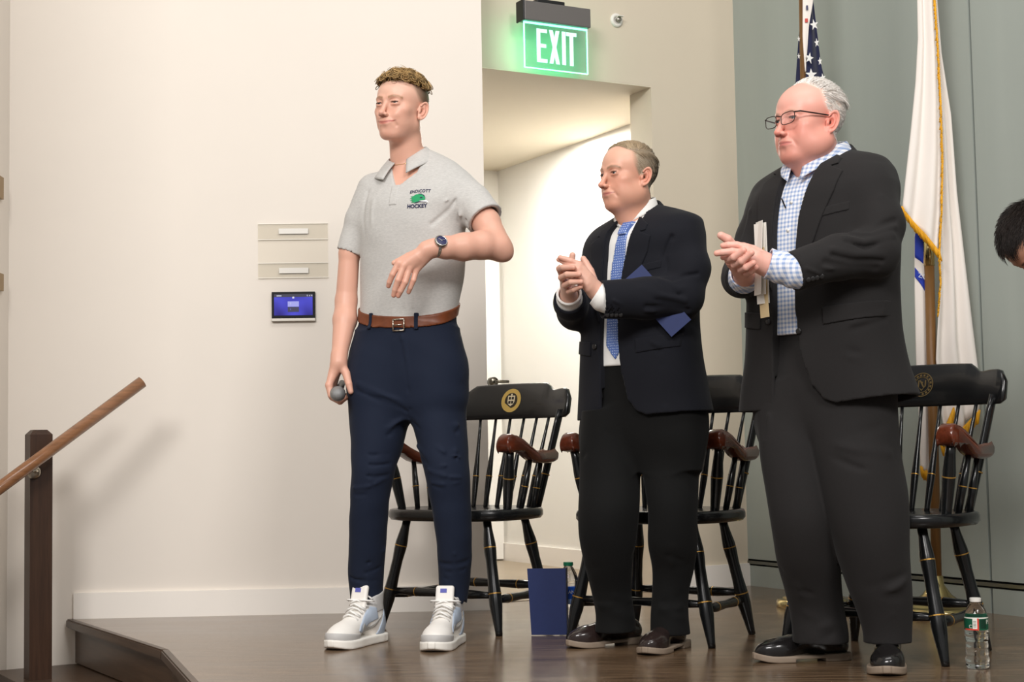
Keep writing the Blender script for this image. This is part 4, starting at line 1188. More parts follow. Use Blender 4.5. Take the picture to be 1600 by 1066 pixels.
class Person:
    def __init__(s, base, yaw_deg, label, cat='person'):
        s.b = np.array([base[0], base[1], 0.0]); s.yaw = R(yaw_deg); s.Rz = rotz(s.yaw)
        s.root = empty('person', tuple(s.b), s.yaw); tag(s.root, label, cat)
    def L(s, p): return (np.asarray(p) - s.b) @ s.Rz          # place -> own axes
    def px(s, x, y, dY=0.0): return s.L(P(x, y, s.b[1] + dY))
    def pts(s, lst): return [s.px(*q) for q in lst]
    def rows(s, lst):
        "silhouette rows (py, px left, px right, dY, half depth front, half depth back, exponent) -> Loft rows"
        out = []
        for py, xl, xr, dY, bf, bb, n in lst:
            c = s.px((xl + xr) / 2, py, dY); a_ = s.px(xl, py, dY); b_ = s.px(xr, py, dY)
            hw = np.linalg.norm(b_ - a_) / 2; bm_ = (bf + bb) / 2
            cs, sn_ = math.cos(s.yaw), math.sin(s.yaw)
            a = math.sqrt(max(hw * hw - (bm_ * sn_) ** 2, (.3 * hw) ** 2)) / abs(cs)
            out.append((c[2], c[0], c[1], a, bf, bb, n))
        return out
# ------------------------------------------------------------------ clothing helpers
M_SKIN = mat('skin', (0.6, 0.4, 0.3), 0.42, attr='Col', sss=0.10, bump=0.05, bscale=420, spec=0.5)
def aabb(pts, r):
    pts = np.array(pts); return pts.min(0) - r, pts.max(0) + r
def shell_part(name, fn, cut, lo, hi, h, th, m, parent, inner=.004, base=0.0, newton=1):
    "a piece of cloth lying on fn: between base and base + th above it, inside cut"
    def f(Pn):
        d = fn(Pn); g = np.zeros(len(Pn), F32); e = F32(.002)
        near = np.abs(d) < .08
        if near.any():
            Pm = Pn[near]; dm = d[near]; gm = np.zeros(len(Pm), F32)
            for k in range(3):
                q = Pm.copy(); q[:, k] += e; gm += ((fn(q) - dm) / e) ** 2
            d[near] = dm / np.clip(np.sqrt(gm), .6, 5)
        return np.maximum(np.maximum(d - F32(base + th), -(d - F32(base) + F32(inner))), cut(Pn))
    return sdf_obj(name, f, lo, hi, h, m, parent, newton)
def drape_me(me, x0, z0, fn, ystart, off, shear=0.0, ylen=0.5):
    "flat mesh (x, y) laid on the front of fn; x0, z0 where its origin goes"
    n = len(me.vertices); co = np.zeros(n * 3, F32); me.vertices.foreach_get('co', co); co = co.reshape(-1, 3)
    x = x0 + co[:, 0]; z = z0 + co[:, 1] + shear * co[:, 0]; y = np.full(n, ystart, F32); 
    for _ in range(60):
        d = fn(np.stack([x, y, z], 1).astype(F32)) - off
        y = y + np.clip(d * 0.7, -.02, .02)
    co = np.stack([x, y - co[:, 2], z], 1).astype(F32)
    me.vertices.foreach_set('co', co.ravel()); me.update()
    return me
def flat_poly(pts, sub=0):
    bm = bmesh.new(); vs = [bm.verts.new((x, z, 0)) for x, z in pts]; bm.faces.new(vs)
    bmesh.ops.triangulate(bm, faces=bm.faces[:])
    if sub: bmesh.ops.subdivide_edges(bm, edges=bm.edges[:], cuts=sub, use_grid_fill=True)
    return bm_mesh(bm)
def folds(Pn, lst):
    d = np.zeros(len(Pn), F32)
    for pts, w, amp in lst: d += bump(Pn, pts, w, amp)
    return d
def wrinkle(Pn, amp, sx, sy, sz, ph=0.0):
    x, y, z = Pn[:, 0], Pn[:, 1], Pn[:, 2]
    return amp * (np.sin(x * sx + 2.1 * np.sin(z * sz * .6 + ph) + ph) * np.sin(z * sz + 1.3 * np.sin(y * sy + ph)) + .5 * np.sin(z * sz * 1.9 + x * sx * .7 + ph * 2) * np.sin(y * sy * 1.4 + ph))
def leg_rows(p, lst, ratio=1.0):
    out = []
    for py, xl, xr, dY in lst:
        c = p.px((xl + xr) / 2, py, dY); hw = np.linalg.norm(p.px(xr, py, dY) - p.px(xl, py, dY)) / 2
        out.append((c[2], c[0], c[1], hw, hw * ratio, hw * ratio, 2.0))
    return out
def collar_sheet(name, m, parent, c, r, z_back, z_front, flare, drop, point, gap, tilt=0.0, th=.004, ell=1.0, ang=0.0, pdir=0.0):
    "turned-down collar round a neck: c centre, gap half opening in degrees at the front, ang turns it"
    def fn(u, v):
        t = abs(u - .5) * 2
        ph = R(gap + (360 - 2 * gap) * u)
        zi = z_back * (1 - t ** 1.6) + z_front * t ** 1.6
        tp = max(0.0, (t - .45) / .55)
        rr = r + flare * v * (1 + .5 * tp); zz = zi + .004 * math.sin(v * math.pi) - (drop + point * tp ** 2) * v
        ph2 = ph + (1 if u > .5 else -1) * R(pdir) * v * tp
        x, y = rr * math.sin(ph2 + R(ang)), -rr * math.cos(ph2 + R(ang)) * ell
        return np.array([c[0] - x, c[1] + y, c[2] + zz + tilt * -x])
    return obj(name, sheet(fn, 56, 8, th), m, parent, True)
def hidden_body(rows_sets, arms, h=.014):
    lofts = [Loft(r) for r in rows_sets]
    def f(Pn):
        d = None
        for l in lofts:
            e = l(Pn) + F32(.022); d = e if d is None else smin(d, e, .04)
        for pts, rad in arms: d = smin(d, s_chain(Pn, pts[:-1], [q * .7 for q in rad[:-1]]), .03)
        return d
    allr = np.concatenate([np.array(r) for r in rows_sets]); lo = [allr[:, 1].min() - .3, allr[:, 2].min() - .3, allr[:, 0].min() - .03]; hi = [allr[:, 1].max() + .3, allr[:, 2].max() + .3, allr[:, 0].max() + .03]
    for pts, rad in arms:
        a, b = aabb(pts, .1); lo = np.minimum(lo, a); hi = np.maximum(hi, b)
    return mesh_sdf(f, lo, hi, h)

# ------------------------------------------------------------------ shoes, built heel at +y, toe at -y
def dress_shoe(p, c, yaw, m_up, m_sole, size=1.0, lace=True, cap=False):
    "c: place of the foot middle; yaw in the place"
    e = empty('shoe'); e.parent = p.root
    l = p.L(np.array([c[0], c[1], 0.0])); e.location = tuple(l); e.rotation_euler = (0, 0, R(yaw) - p.yaw); e.scale = (size,) * 3
    ol = Spl([-.160, -.157, -.150, -.138, -.12, -.07, 0, .06, .11, .130, .139, .143], np.array([[.007], [.013], [.023], [.034], [.043], [.049], [.041], [.037], [.036], [.029], [.018], [.0]]))
    def outl(Pn, g=0.0):
        w = ol(Pn[:, 1])[:, 0]; x = Pn[:, 0] - .006 * np.sin((Pn[:, 1] + .02) * 14)
        return np.maximum(np.abs(x) - w - g, np.maximum(-.160 - g - Pn[:, 1], Pn[:, 1] - .143 - g))
    def sole(Pn):
        z = Pn[:, 2]; up = .010 * np.clip((-Pn[:, 1] - .09) / .07, 0, 1) ** 2
        d = smax(outl(Pn, .003), np.maximum(up - z, z - (.020 + up)), .004)
        hl = np.maximum(np.maximum(outl(Pn, .002), .052 - Pn[:, 1]), np.maximum(.0 - z, z - .022))
        arch = np.maximum(np.maximum(-.045 - Pn[:, 1], Pn[:, 1] - .052), z - .010)
        d = np.maximum(d, -arch)
        return smin(d, hl, .002)
    def upper(Pn):
        d = s_ell(Pn, (0, -.098, .030), (.046, .060, .036))
        d = smin(d, s_cone(Pn, (0, -.075, .036), (0, .030, .066), .033, .034), .03)
        d = smin(d, s_ell(Pn, (0, .078, .042), (.036, .062, .046)), .03)
        d = smin(d, s_cone(Pn, (0, .062, .06), (0, .066, .098), .036, .036), .02)
        d = smax(d, outl(Pn, .000), .008); d = np.maximum(d, .014 - Pn[:, 2]); d = np.maximum(d, Pn[:, 2] - .105)
        if cap: d = d + bump(Pn, [(-.05, -.098, .045), (0, -.106, .07), (.05, -.098, .045)], .002, .0012)
        d = d - bump(Pn, [(-.03, -.04, .066), (0, -.05, .075), (.03, -.04, .066)], .006, .0018)
        d = d + bump(Pn, [(-.03, -.028, .072), (0, -.036, .085), (.03, -.028, .072)], .005, .0016)
        return d
    sdf_obj('sole', sole, (-.07, -.175, -.01), (.07, .16, .05), .0035, m_sole, e)
    u = sdf_obj('upper', upper, (-.07, -.175, .005), (.07, .16, .12), .0035, m_up, e)
    if lace:
        for k in range(3):
            y = -.018 + .02 * k; z = .082 + .010 * k
            obj('lace', tube([(-.018, y + .006, z - .004), (0, y, z + .005), (.018, y + .006, z - .004)], .0022, 8), mat('black_lace', srgb(18, 18, 18), 0.7), e, True)
    return e
def high_top(p, c, yaw, size=1.0):
    e = empty('sneaker'); e.parent = p.root
    l = p.L(np.array([c[0], c[1], 0.0])); e.location = tuple(l); e.rotation_euler = (0, 0, R(yaw) - p.yaw); e.scale = (size,) * 3
    ol = Spl([-.172, -.169, -.162, -.150, -.13, -.08, -.02, .05, .10, .127, .136, .141], np.array([[.008], [.015], [.026], [.037], [.047], [.053], [.047], [.043], [.042], [.034], [.021], [.0]]))
    def outl(Pn, g=0.0):
        w = ol(Pn[:, 1])[:, 0]
        return np.maximum(np.abs(Pn[:, 0]) - w - g, np.maximum(-.172 - g - Pn[:, 1], Pn[:, 1] - .141 - g))
    def sole(Pn):
        z = Pn[:, 2]; up = .012 * np.clip((-Pn[:, 1] - .11) / .06, 0, 1) ** 2
        d = smax(outl(Pn, .004), np.maximum(up - z, z - (.030 + up * .5)), .006)
        return d + bump(Pn, [(-.06, .02, .022), (-.06, .12, .022)], .0015, .001)
    def upper(Pn):
        d = s_ell(Pn, (0, -.105, .040), (.049, .064, .040))
        d = smin(d, s_cone(Pn, (0, -.085, .046), (0, .015, .092), .037, .041), .03)
        d = smin(d, s_ell(Pn, (0, .080, .060), (.042, .058, .065)), .03)
        d = smin(d, s_cone(Pn, (0, .060, .08), (0, .070, .165), .047, .047), .03)
        d = smax(d, outl(Pn, .001), .008); d = np.maximum(d, .022 - Pn[:, 2])
        d = smax(d, Pn[:, 2] - (.158 + .25 * (Pn[:, 1] - .03)), .006)
        hole = s_cone(Pn, (0, .062, .11), (0, .074, .22), .037, .040)
        return ssub(d, hole, .004)
    M_W = mat('sneaker_white', srgb(238, 234, 228), 0.5); M_G = mat('sneaker_grey', srgb(190, 188, 186), 0.6); M_B = mat('sneaker_blue', srgb(176, 188, 204), 0.6)
    M_S = mat('sneaker_sole', srgb(240, 236, 228), 0.5); M_D = mat('sneaker_mark', srgb(168, 166, 162), 0.6)
    sdf_obj('sole', sole, (-.075, -.19, -.01), (.075, .16, .055), .004, M_S, e)
    u = sdf_obj('upper', upper, (-.075, -.19, .01), (.075, .16, .21), .0035, M_W, e)
    yz = lambda Pn, pts: poly2(Pn[:, 1], Pn[:, 2], pts)
    lo, hi = (-.08, -.19, .01), (.08, .16, .21)
    shell_part('toe_guard', upper, lambda Pn: np.maximum(yz(Pn, [(-.19, .01), (-.03, .01), (-.05, .045), (-.10, .050), (-.19, .060)]), -s_ell(Pn, (0, -.095, .085), (.036, .05, .03))), lo, hi, .0038, .0028, M_G, u)
    shell_part('heel_panel', upper, lambda Pn: yz(Pn, [(.05, .03), (.16, .03), (.16, .10), (.10, .115), (.075, .07)]), lo, hi, .0038, .0028, M_B, u)
    shell_part('ankle_panel', upper, lambda Pn: np.maximum(yz(Pn, [(.005, .105), (.16, .115), (.16, .20), (.03, .20), (.01, .15)]), .026 - np.abs(Pn[:, 0])), lo, hi, .0038, .0026, M_G, u)
    shell_part('eyestay', upper, lambda Pn: np.maximum(yz(Pn, [(-.065, .055), (-.045, .045), (.01, .075), (.055, .085), (.045, .125), (.02, .13), (-.02, .10)]), .020 - np.abs(Pn[:, 0])), lo, hi, .0038, .0030, M_B, u)
    sw = [(-.035, .048), (-.02, .040), (.01, .046), (.05, .070), (.085, .098), (.045, .078), (.01, .064), (-.01, .062), (-.022, .070), (-.028, .080), (-.038, .064)]
    shell_part('curved_mark', upper, lambda Pn: yz(Pn, sw), lo, hi, .0032, .0042, M_D, u)
    # tongue and laces
    tg = sdf_obj('tongue', lambda Pn: s_box(Pn, (0, .004, .150), (.032, .009, .052), .009, rotx(R(-16))), (-.05, -.05, .07), (.05, .06, .22), .0038, M_W, e)
    obj('tongue_tag', box((-.014, -.0105, .026), (.008, -.009, .040), Matrix.Translation((0, .004, .150)) @ Matrix.Rotation(R(16), 4, 'X').inverted()), mat('tag_blue', srgb(92, 96, 176), 0.6), tg)
    M_L = mat('sneaker_lace', srgb(244, 242, 238), 0.7)
    for k in range(7):
        t = k / 6; y = -.062 + .080 * t; z = .098 + .064 * t + .004; w = .029 + .008 * t; s = 1 if k % 2 else -1
        obj('lace', tube([(-w, y + .012, z - .014), (-w * .5, y + .003 + .004 * s, z), (0, y, z + .006), (w * .5, y + .003 - .004 * s, z), (w, y + .012, z - .014)], [(.0056, .0034)] * 5, 8), M_L, e, True)
    for s in (-1, 1):
        obj('lace', tube([(0, -.002, .150), (s * .022, -.010, .152), (s * .046, .004, .150), (s * .050, .020, .146)], [(.0045, .0028)] * 4, 8), M_L, e, True)
    return e
# ------------------------------------------------------------------ the tall man in the grey polo
def scale_rows(rows, da, db, zlo=None, zhi=None):
    return [(z, cx, cy, a - da, bf - db, bb - db, n) for z, cx, cy, a, bf, bb, n in rows if (zlo is None or z >= zlo) and (zhi is None or z <= zhi)]
p1 = Person((-0.40, 5.30), -25, 'tall curly-haired man in grey polo shirt and navy trousers holding a microphone')
M_POLO = mat('grey_polo', srgb(192, 190, 186), 0.85, var=0.10, vscale=90, vstretch=(1, 1, 3.5), sheen=0.15, bump=0.08, bscale=900)
M_CHINO = mat('navy_chino', srgb(24, 32, 50), 0.8, var=0.06, vscale=300, spec=0.25, sheen=0.03, bump=0.08, bscale=900)
sh_rows = p1.rows([(232, 642, 668, .05, .045, .05, 2.0), (246, 622, 694, .04, .055, .07, 2.0), (260, 600, 715, .03, .075, .09, 2.1), (276, 582, 728, .02, .098, .105, 2.2), (294, 568, 736, .01, .112, .115, 2.3),
                   (318, 561, 735, .0, .126, .120, 2.3), (345, 560, 728, .0, .132, .120, 2.3), (400, 561, 727, .0, .128, .116, 2.2), (450, 563, 723, .0, .120, .112, 2.2), (478, 562, 716, .0, .116, .112, 2.2), (500, 561, 712, .0, .114, .112, 2.2), (530, 560, 712, .0, .112, .112, 2.2)])
shirt_l = Loft(sh_rows)
slR, rR = p1.pts([(584, 298, .05), (564, 345, .055), (545, 395, .05)]), [.060, .056, .043]
slL, rL = p1.pts([(714, 296, -.03), (738, 318, -.085), (758, 343, -.125)]), [.066, .066, .066]
armR, raR = p1.pts([(582, 300, .05), (562, 345, .055), (546, 396, .05), (541, 470, .05), (539, 500, .03), (530, 556, -.03), (529, 568, -.04)]), [.05, .046, .036, .0375, .041, .0265, .0255]
armL, raL = p1.pts([(714, 298, -.03), (738, 322, -.085), (760, 348, -.125), (779, 386, -.17)]), [.05, .050, .047, .044]
foreL, rfL = p1.pts([(777, 386, -.17), (753, 383, -.20), (724, 386, -.235), (695, 387, -.265), (680, 387, -.28), (666, 389, -.285)]), [.042, .0475, .0455, .0365, .0290, .0265]
def cut_plane(Pn, a, b, over=0.0):
    a, b = A3(a), A3(b); d = (b - a) / np.linalg.norm(b - a)
    return (Pn - b) @ d - F32(over)
shirt_folds = [(p1.pts([(735, 300, -.12), (716, 340, -.14), (690, 372, -.16)]), .011, .009), (p1.pts([(722, 296, -.12), (704, 326, -.14), (675, 350, -.15)]), .010, -.006), (p1.pts([(742, 320, -.13), (722, 360, -.15)]), .009, -.008),
               (p1.pts([(700, 312, -.15), (690, 318, -.16), (672, 322, -.17)]), .007, .005), (p1.pts([(575, 300, -.02), (566, 340, -.04), (567, 380, -.06)]), .012, -.004), (p1.pts([(584, 312, -.06), (578, 350, -.08)]), .012, .003),
               (p1.pts([(604, 475, -.12), (602, 440, -.13), (606, 410, -.135)]), .008, .005), (p1.pts([(632, 480, -.13), (630, 450, -.13)]), .007, .005), (p1.pts([(618, 480, -.13), (616, 455, -.13)]), .006, -.004),
               (p1.pts([(662, 485, -.12), (672, 462, -.12), (686, 440, -.10)]), .008, .006), (p1.pts([(676, 486, -.11), (690, 462, -.10), (704, 440, -.08)]), .008, -.006), (p1.pts([(690, 482, -.09), (704, 456, -.07)]), .007, .006),
               (p1.pts([(578, 488, -.08), (576, 455, -.09), (580, 425, -.10)]), .008, .006), (p1.pts([(646, 480, -.13), (648, 462, -.13)]), .005, .004), (p1.pts([(590, 486, -.10), (589, 466, -.11)]), .006, -.004),
               (p1.pts([(700, 400, -.10), (712, 430, -.08), (712, 470, -.05)]), .010, -.008), (p1.pts([(690, 395, -.12), (698, 430, -.10), (696, 462, -.08)]), .010, .006)]
beltp = np.array(p1.pts([(561, 498, -.02), (588, 503, -.10), (615, 507, -.13), (650, 503, -.13), (690, 492, -.09), (712, 484, -.03)]))
bfit = np.linalg.lstsq(np.stack([np.ones(len(beltp)), beltp[:, 0], beltp[:, 1]], 1), beltp[:, 2], rcond=None)[0].astype(F32)
def belt_z(Pn):
    return bfit[0] + bfit[1] * Pn[:, 0] + bfit[2] * Pn[:, 1]
def shirt_fn(Pn):
    d = shirt_l(Pn)
    tor = smin(d, s_chain(Pn, slR, rR, .01), .035)
    tor = smin(tor, s_chain(Pn, slL, rL, .01), .03)
    tor = tor - folds(Pn, [(a, w_ * .72, am * 1.15) for a, w_, am in shirt_folds]) - wrinkle(Pn, F32(.0012), 30, 26, 22)
    return tor
vdir = p1.px(611, 292, -.12)
V_open = [(p1.px(603, 240, -.07)[0] - .012, p1.px(603, 240, -.07)[2] + .05), (p1.px(600, 262, -.06)[0] + .004, p1.px(600, 262, -.06)[2]), (vdir[0], vdir[2]), (p1.px(648, 268, -.10)[0], p1.px(648, 268, -.10)[2]), (p1.px(664, 240, -.05)[0], p1.px(664, 240, -.05)[2] + .05)]
def shirt_mesh(Pn):
    d = shirt_fn(Pn)
    nearR = s_chain(Pn, [slR[1], slR[2] + (slR[2] - slR[1]) * .4], [.07, .07]); nearL = s_chain(Pn, [slL[1], slL[2] + (slL[2] - slL[1]) * .9], [.085, .085])
    kL, kR = cut_plane(Pn, slL[1], slL[2]), cut_plane(Pn, slR[1], slR[2])
    d = np.maximum(d, np.minimum(kL, -nearL)); d = np.maximum(d, np.minimum(kR, -nearR))
    inR = s_chain(Pn, [slR[1] + (slR[2] - slR[1]) * .80, slR[2] + (slR[2] - slR[1]) * .3], [.037, .0375]); inL = s_chain(Pn, [slL[1] + (slL[2] - slL[1]) * .85, slL[2] + (slL[2] - slL[1]) * .4], [.052, .059])
    d = ssub(d, inR, .003); d = ssub(d, inL, .003)
    v = np.maximum(poly2(Pn[:, 0], Pn[:, 2], V_open), Pn[:, 1] - F32(vdir[1] + .11))
    d = np.maximum(d, -v)
    d = np.maximum(d, -s_cone(Pn, nk0, nk1, .060, .064))
    return np.maximum(d, belt_z(Pn) - .04 - Pn[:, 2])
# head and neck placement
HY1 = R(-31); f1 = np.array([math.sin(HY1), -math.cos(HY1), 0])
eye1 = P(604.6, 162, 5.20); hs1 = 1.03
hc1 = p1.L(eye1 - f1 * .088 * hs1)
M31 = rotz(HY1 - p1.yaw) @ rotx(R(-2)) @ roty(R(3))
nk0 = hc1 + M31 @ np.array([0, .022, -.075]) ; nk1 = p1.px(637, 262, .03)
H1 = dict(HD, w=1.0, jaw=.88, chin=.88, mw=1.22, smile=1.0, nose=1.0, nosew=.98, lid=.0019, fill=0, naso=1.5, lips=.35, earz=.0)
def chest_fn(Pn): return shirt_l(Pn) + F32(.010)
def body1_head(Pn):
    d = head_sdf((Pn - A3(hc1)) @ A3(M31) / F32(hs1), H1) * F32(hs1)
    n = s_cone(Pn, nk0, nk1, .0560, .0600)
    d = smin(d, n, .022)
    d = d - bump(Pn, [hc1 + M31 @ np.array([0, -.052, -.150])], .012, .004)
    d = smin(d, chest_fn(Pn), .03)
    return np.maximum(d, F32(nk1[2] - .17) - Pn[:, 2])
SK1 = srgb(222, 170, 148)[:3]
def hair1(Q):
    x, y, z = np.abs(Q[:, 0]), Q[:, 1], Q[:, 2]
    top = np.clip((z - np.interp(y, [-.09, -.05, 0, .05, .1], [.074, .070, .060, .05, .03])) / .006, 0, 1)
    side = np.clip((z - np.interp(y, [-.05, -.035, -.02, .0, .03, .055, .1], [.068, .044, .022, .004, -.008, -.050, -.06])) / .024, 0, 1) * np.clip((y + .050) / .03, 0, 1)
    return np.maximum(top, (.62 + .36 * np.clip((y + .02) / .05, 0, 1)) * side)
def col1(vt):
    Q = (vt - hc1) @ M31 / hs1
    return head_color(Q, H1, SK1, srgb(196, 112, 100)[:3], srgb(158, 118, 86)[:3], srgb(86, 68, 46)[:3], hair1, red=.10, stub=.15)
# hands
handL = dict(palm=[(p1.pts([(672, 388, -.285), (650, 397, -.29), (623, 411, -.29)]), [.021, .0155, .0105]), (p1.pts([(672, 388, -.285), (652, 401, -.295), (631, 415, -.295)]), [.021, .0155, .0108]),
                   (p1.pts([(672, 390, -.28), (656, 405, -.29), (640, 419, -.29)]), [.021, .0150, .0105]), (p1.pts([(674, 392, -.28), (661, 409, -.28), (650, 423, -.28)]), [.020, .0145, .0100])],
             fingers=[(p1.pts([(623, 411, -.29), (613.5, 429, -.29), (608.5, 441, -.28), (607, 447, -.272)]), [.0102, .0092, .0082, .0070]),
                      (p1.pts([(631, 415, -.295), (622, 438, -.30), (617, 453, -.29), (615, 461.5, -.282)]), [.0105, .0095, .0084, .0072]),
                      (p1.pts([(640, 419, -.29), (633, 441, -.295), (626, 455, -.288), (622.5, 462.5, -.28)]), [.0102, .0093, .0083, .0072]),
                      (p1.pts([(650, 423, -.28), (646, 438, -.285), (641, 450, -.278), (638.5, 456.5, -.27)]), [.0092, .0083, .0075, .0066])],
             thumb=[(p1.pts([(660, 392, -.265), (638, 400, -.25), (622, 408, -.245), (615.5, 411, -.245)]), [.016, .0115, .0098, .0085])])
mic_c = p1.px(527.5, 616, -.125); mic_h = p1.px(532, 605, .0)
handR = dict(palm=[(p1.pts([(529, 566, -.04), (520, 585, -.045), (514, 602, -.055)]), [.023, .0165, .012]), (p1.pts([(529, 566, -.035), (520, 588, -.03), (515, 606, -.03)]), [.022, .016, .012]),
                   (p1.pts([(530, 566, -.03), (522, 590, -.012), (518, 608, -.008)]), [.021, .016, .0115]), (p1.pts([(530, 566, -.02), (524, 588, .008), (521, 606, .014)]), [.020, .015, .011])],
             fingers=[(p1.pts([(514, 602, -.055), (517, 618, -.062), (529, 626, -.058), (538, 621, -.052)]), [.0112, .0100, .0092, .0080]),
                      (p1.pts([(515, 606, -.03), (519, 621, -.034), (531, 628, -.032), (540, 622, -.030)]), [.0112, .0100, .0092, .0080]),
                      (p1.pts([(518, 608, -.008), (521, 622, -.010), (532, 628, -.008), (541, 621, -.006)]), [.0108, .0098, .0090, .0080]),
                      (p1.pts([(521, 606, .014), (523, 619, .014), (533, 624, .014), (541, 618, .016)]), [.0100, .009, .0084, .0074])],
             thumb=[(p1.pts([(532, 568, -.035), (541, 584, -.05), (545, 600, -.066), (548, 612, -.070)]), [.017, .0140, .0118, .0095])])
def arm_part(chain, rad, hand, lo, hi, h, extra=0.0):
    def f(Pn): return smin(s_chain(Pn, chain, rad, .012), hand_sdf(Pn, hand), .012)
    return mesh_sdf(f, lo, hi, h)
def hand_cols(vt, skin, tips):
    c = np.tile(np.array(skin), (len(vt), 1)); rd = np.array(skin) * np.array([1.02, .76, .72])
    for t, w in tips:
        f = np.clip(np.exp(-((vt - np.array(t)) ** 2).sum(1) / w ** 2), 0, 1)[:, None] * .55; c = c * (1 - f) + rd * f
    return c
def tips_of(hand): return [(f[0][-1], .012) for f in hand['fingers']] + [(f[0][0], .010) for f in hand['fingers']] + [(f[0][1], .009) for f in hand['fingers']]
legA = leg_rows(p1, [(520, 560, 640, .02), (580, 544, 640, .02), (640, 546, 639, .01), (690, 549, 631, -.01), (735, 550, 617, -.03), (780, 548, 608, -.02), (850, 546, 603, .02), (900, 545, 599, .05), (926, 547, 598, .06), (940, 548, 598, .06)], 1.1)
legB = leg_rows(p1, [(520, 640, 713, -.02), (580, 636, 728, -.03), (640, 641, 728, -.04), (690, 652, 730, -.06), (740, 664, 733, -.08), (790, 674, 735, -.07), (850, 683, 737, -.05), (900, 686, 735, -.02), (926, 687, 731, -.012), (942, 688, 729, -.012)], 1.1)
pel = p1.rows([(480, 562, 714, 0, .114, .112, 2.2), (510, 559, 713, 0, .116, .116, 2.2), (540, 550, 720, 0, .118, .125, 2.2), (570, 545, 727, 0, .118, .132, 2.2), (600, 545, 727, 0, .115, .132, 2.2), (632, 550, 724, 0, .105, .12, 2.2), (655, 570, 705, 0, .08, .09, 2.2)])
LA, LB, LP = Loft(legA), Loft(legB), Loft(pel)
tr_folds = []
rr_ = random.Random(11)
for (x0, x1, y, dY, n) in ((552, 612, 745, -.09, 5), (668, 732, 752, -.15, 6), (550, 600, 900, 0, 5), (688, 732, 900, -.08, 5)):
    for k in range(n):
        yy = y + (k - n / 2) * 15 + rr_.uniform(-4, 4); s = rr_.uniform(-9, 9)
        tr_folds.append((p1.pts([(x0 + rr_.uniform(0, 12), yy - s, dY + .01), ((x0 + x1) / 2, yy + 5, dY - .02), (x1 - rr_.uniform(0, 14), yy + s, dY + .01)]), rr_.uniform(.007, .011), rr_.choice([-1, 1]) * rr_.uniform(.003, .006)))
for a in (((640, 632, -.10), (600, 618, -.11), (560, 600, -.08)), ((642, 628, -.11), (680, 610, -.13), (718, 590, -.10)), ((636, 650, -.08), (610, 668, -.09), (575, 672, -.08)), ((644, 648, -.10), (675, 668, -.13), (715, 664, -.12)), ((640, 600, -.12), (634, 560, -.13), (628, 525, -.13)), ((575, 540, -.06), (556, 570, -.05)), ((640, 690, -.08), (670, 712, -.13), (712, 705, -.14))):
    tr_folds.append((p1.pts(a), .012, .0055))
    tr_folds.append((p1.pts([(x, y + 11, d) for x, y, d in a]), .010, -.004))
def trou_fn(Pn):
    d = smin(LA(Pn), LB(Pn), .012); d = smin(d, LP(Pn), .04)
    return d - folds(Pn, [(a, w_ * .72, am * 1.25) for a, w_, am in tr_folds]) - wrinkle(Pn, F32(.0012), 24, 24, 30, 1.0)
def trou_mesh(Pn):
    d = np.maximum(trou_fn(Pn), Pn[:, 2] - belt_z(Pn) - .014)
    zc_ = F32(p1.px(572, 936, .06)[2])
    dA = s_cone(Pn, (legA[-1][1], legA[-1][2], zc_ - .06), (legA[-1][1], legA[-1][2], zc_ + .05), .048, .046); dB = s_cone(Pn, (legB[-1][1], legB[-1][2], zc_ - .06), (legB[-1][1], legB[-1][2], zc_ + .05), .042, .041)
    return ssub(ssub(d, dA, .003), dB, .003)
r1 = p1.root
lo, hi = aabb([hc1], .19 * hs1); lo[2] = nk1[2] - .19
for hnd in (handL, handR): hnd['fingers'] = [(a, [q * 1.10 for q in b]) for a, b in hnd['fingers']]
def armL_fn(Pn):
    d = smin(s_chain(Pn, armL, raL, .012), s_chain(Pn, foreL, rfL, .012), .020)
    d = smin(d, s_sph(Pn, p1.px(789, 396, -.165), .026), .025)
    return smin(d, hand_sdf(Pn, handL), .012)
parts = [mesh_sdf(body1_head, lo, hi, .0024), mesh_sdf(armL_fn, *aabb(armL + foreL + [q for f in handL['fingers'] for q in f[0]], .06), .0026),
         arm_part(armR, raR, handR, *aabb(armR + [q for f in handR['fingers'] for q in f[0]], .06), .0028), hidden_body([scale_rows(sh_rows, .01, .01), pel, scale_rows(legA, .01, .01, zlo=.2), scale_rows(legB, .01, .01, zlo=.2)], [])]
cols = [col1(parts[0][0]), hand_cols(parts[1][0], SK1, tips_of(handL)), hand_cols(parts[2][0], SK1, tips_of(handR)), hand_cols(parts[3][0], SK1, [])]
vt, fc = merge(parts); me = arr_mesh('body', vt, fc); set_col(me, np.concatenate(cols))
body1 = link('body', me, M_SKIN, r1)
eyes(r1, M31, hc1, hs1, H1, mat('iris_blue', srgb(86, 104, 116), 0.2), look=(.0, .02))
sl, sh_ = aabb([*slR, *slL], .09)
slo = np.minimum(sl, [np.array(sh_rows)[:, 1].min() - .22, -.2, belt_z(np.zeros((1, 3), F32))[0] - .08]); shi = np.maximum(sh_, [.24, .2, sl[2]]); shi[2] = nk1[2] + .09
shirt = sdf_obj('polo_shirt', shirt_mesh, slo, shi, .0046, M_POLO, r1)
cc = nk1 + np.array([0, 0, .0])
collar_sheet('collar', M_POLO, shirt, nk1 + np.array([.0, .0, .014]), .0655, .064, -.004, .040, .052, .010, 20, ang=-6, tilt=.20)
lo, hi = slo, shi
plk = [(vdir[0] - .016, vdir[2] + .012), (vdir[0] + .014, vdir[2] + .012), (vdir[0] + .016, vdir[2] - .062), (vdir[0] - .014, vdir[2] - .062)]
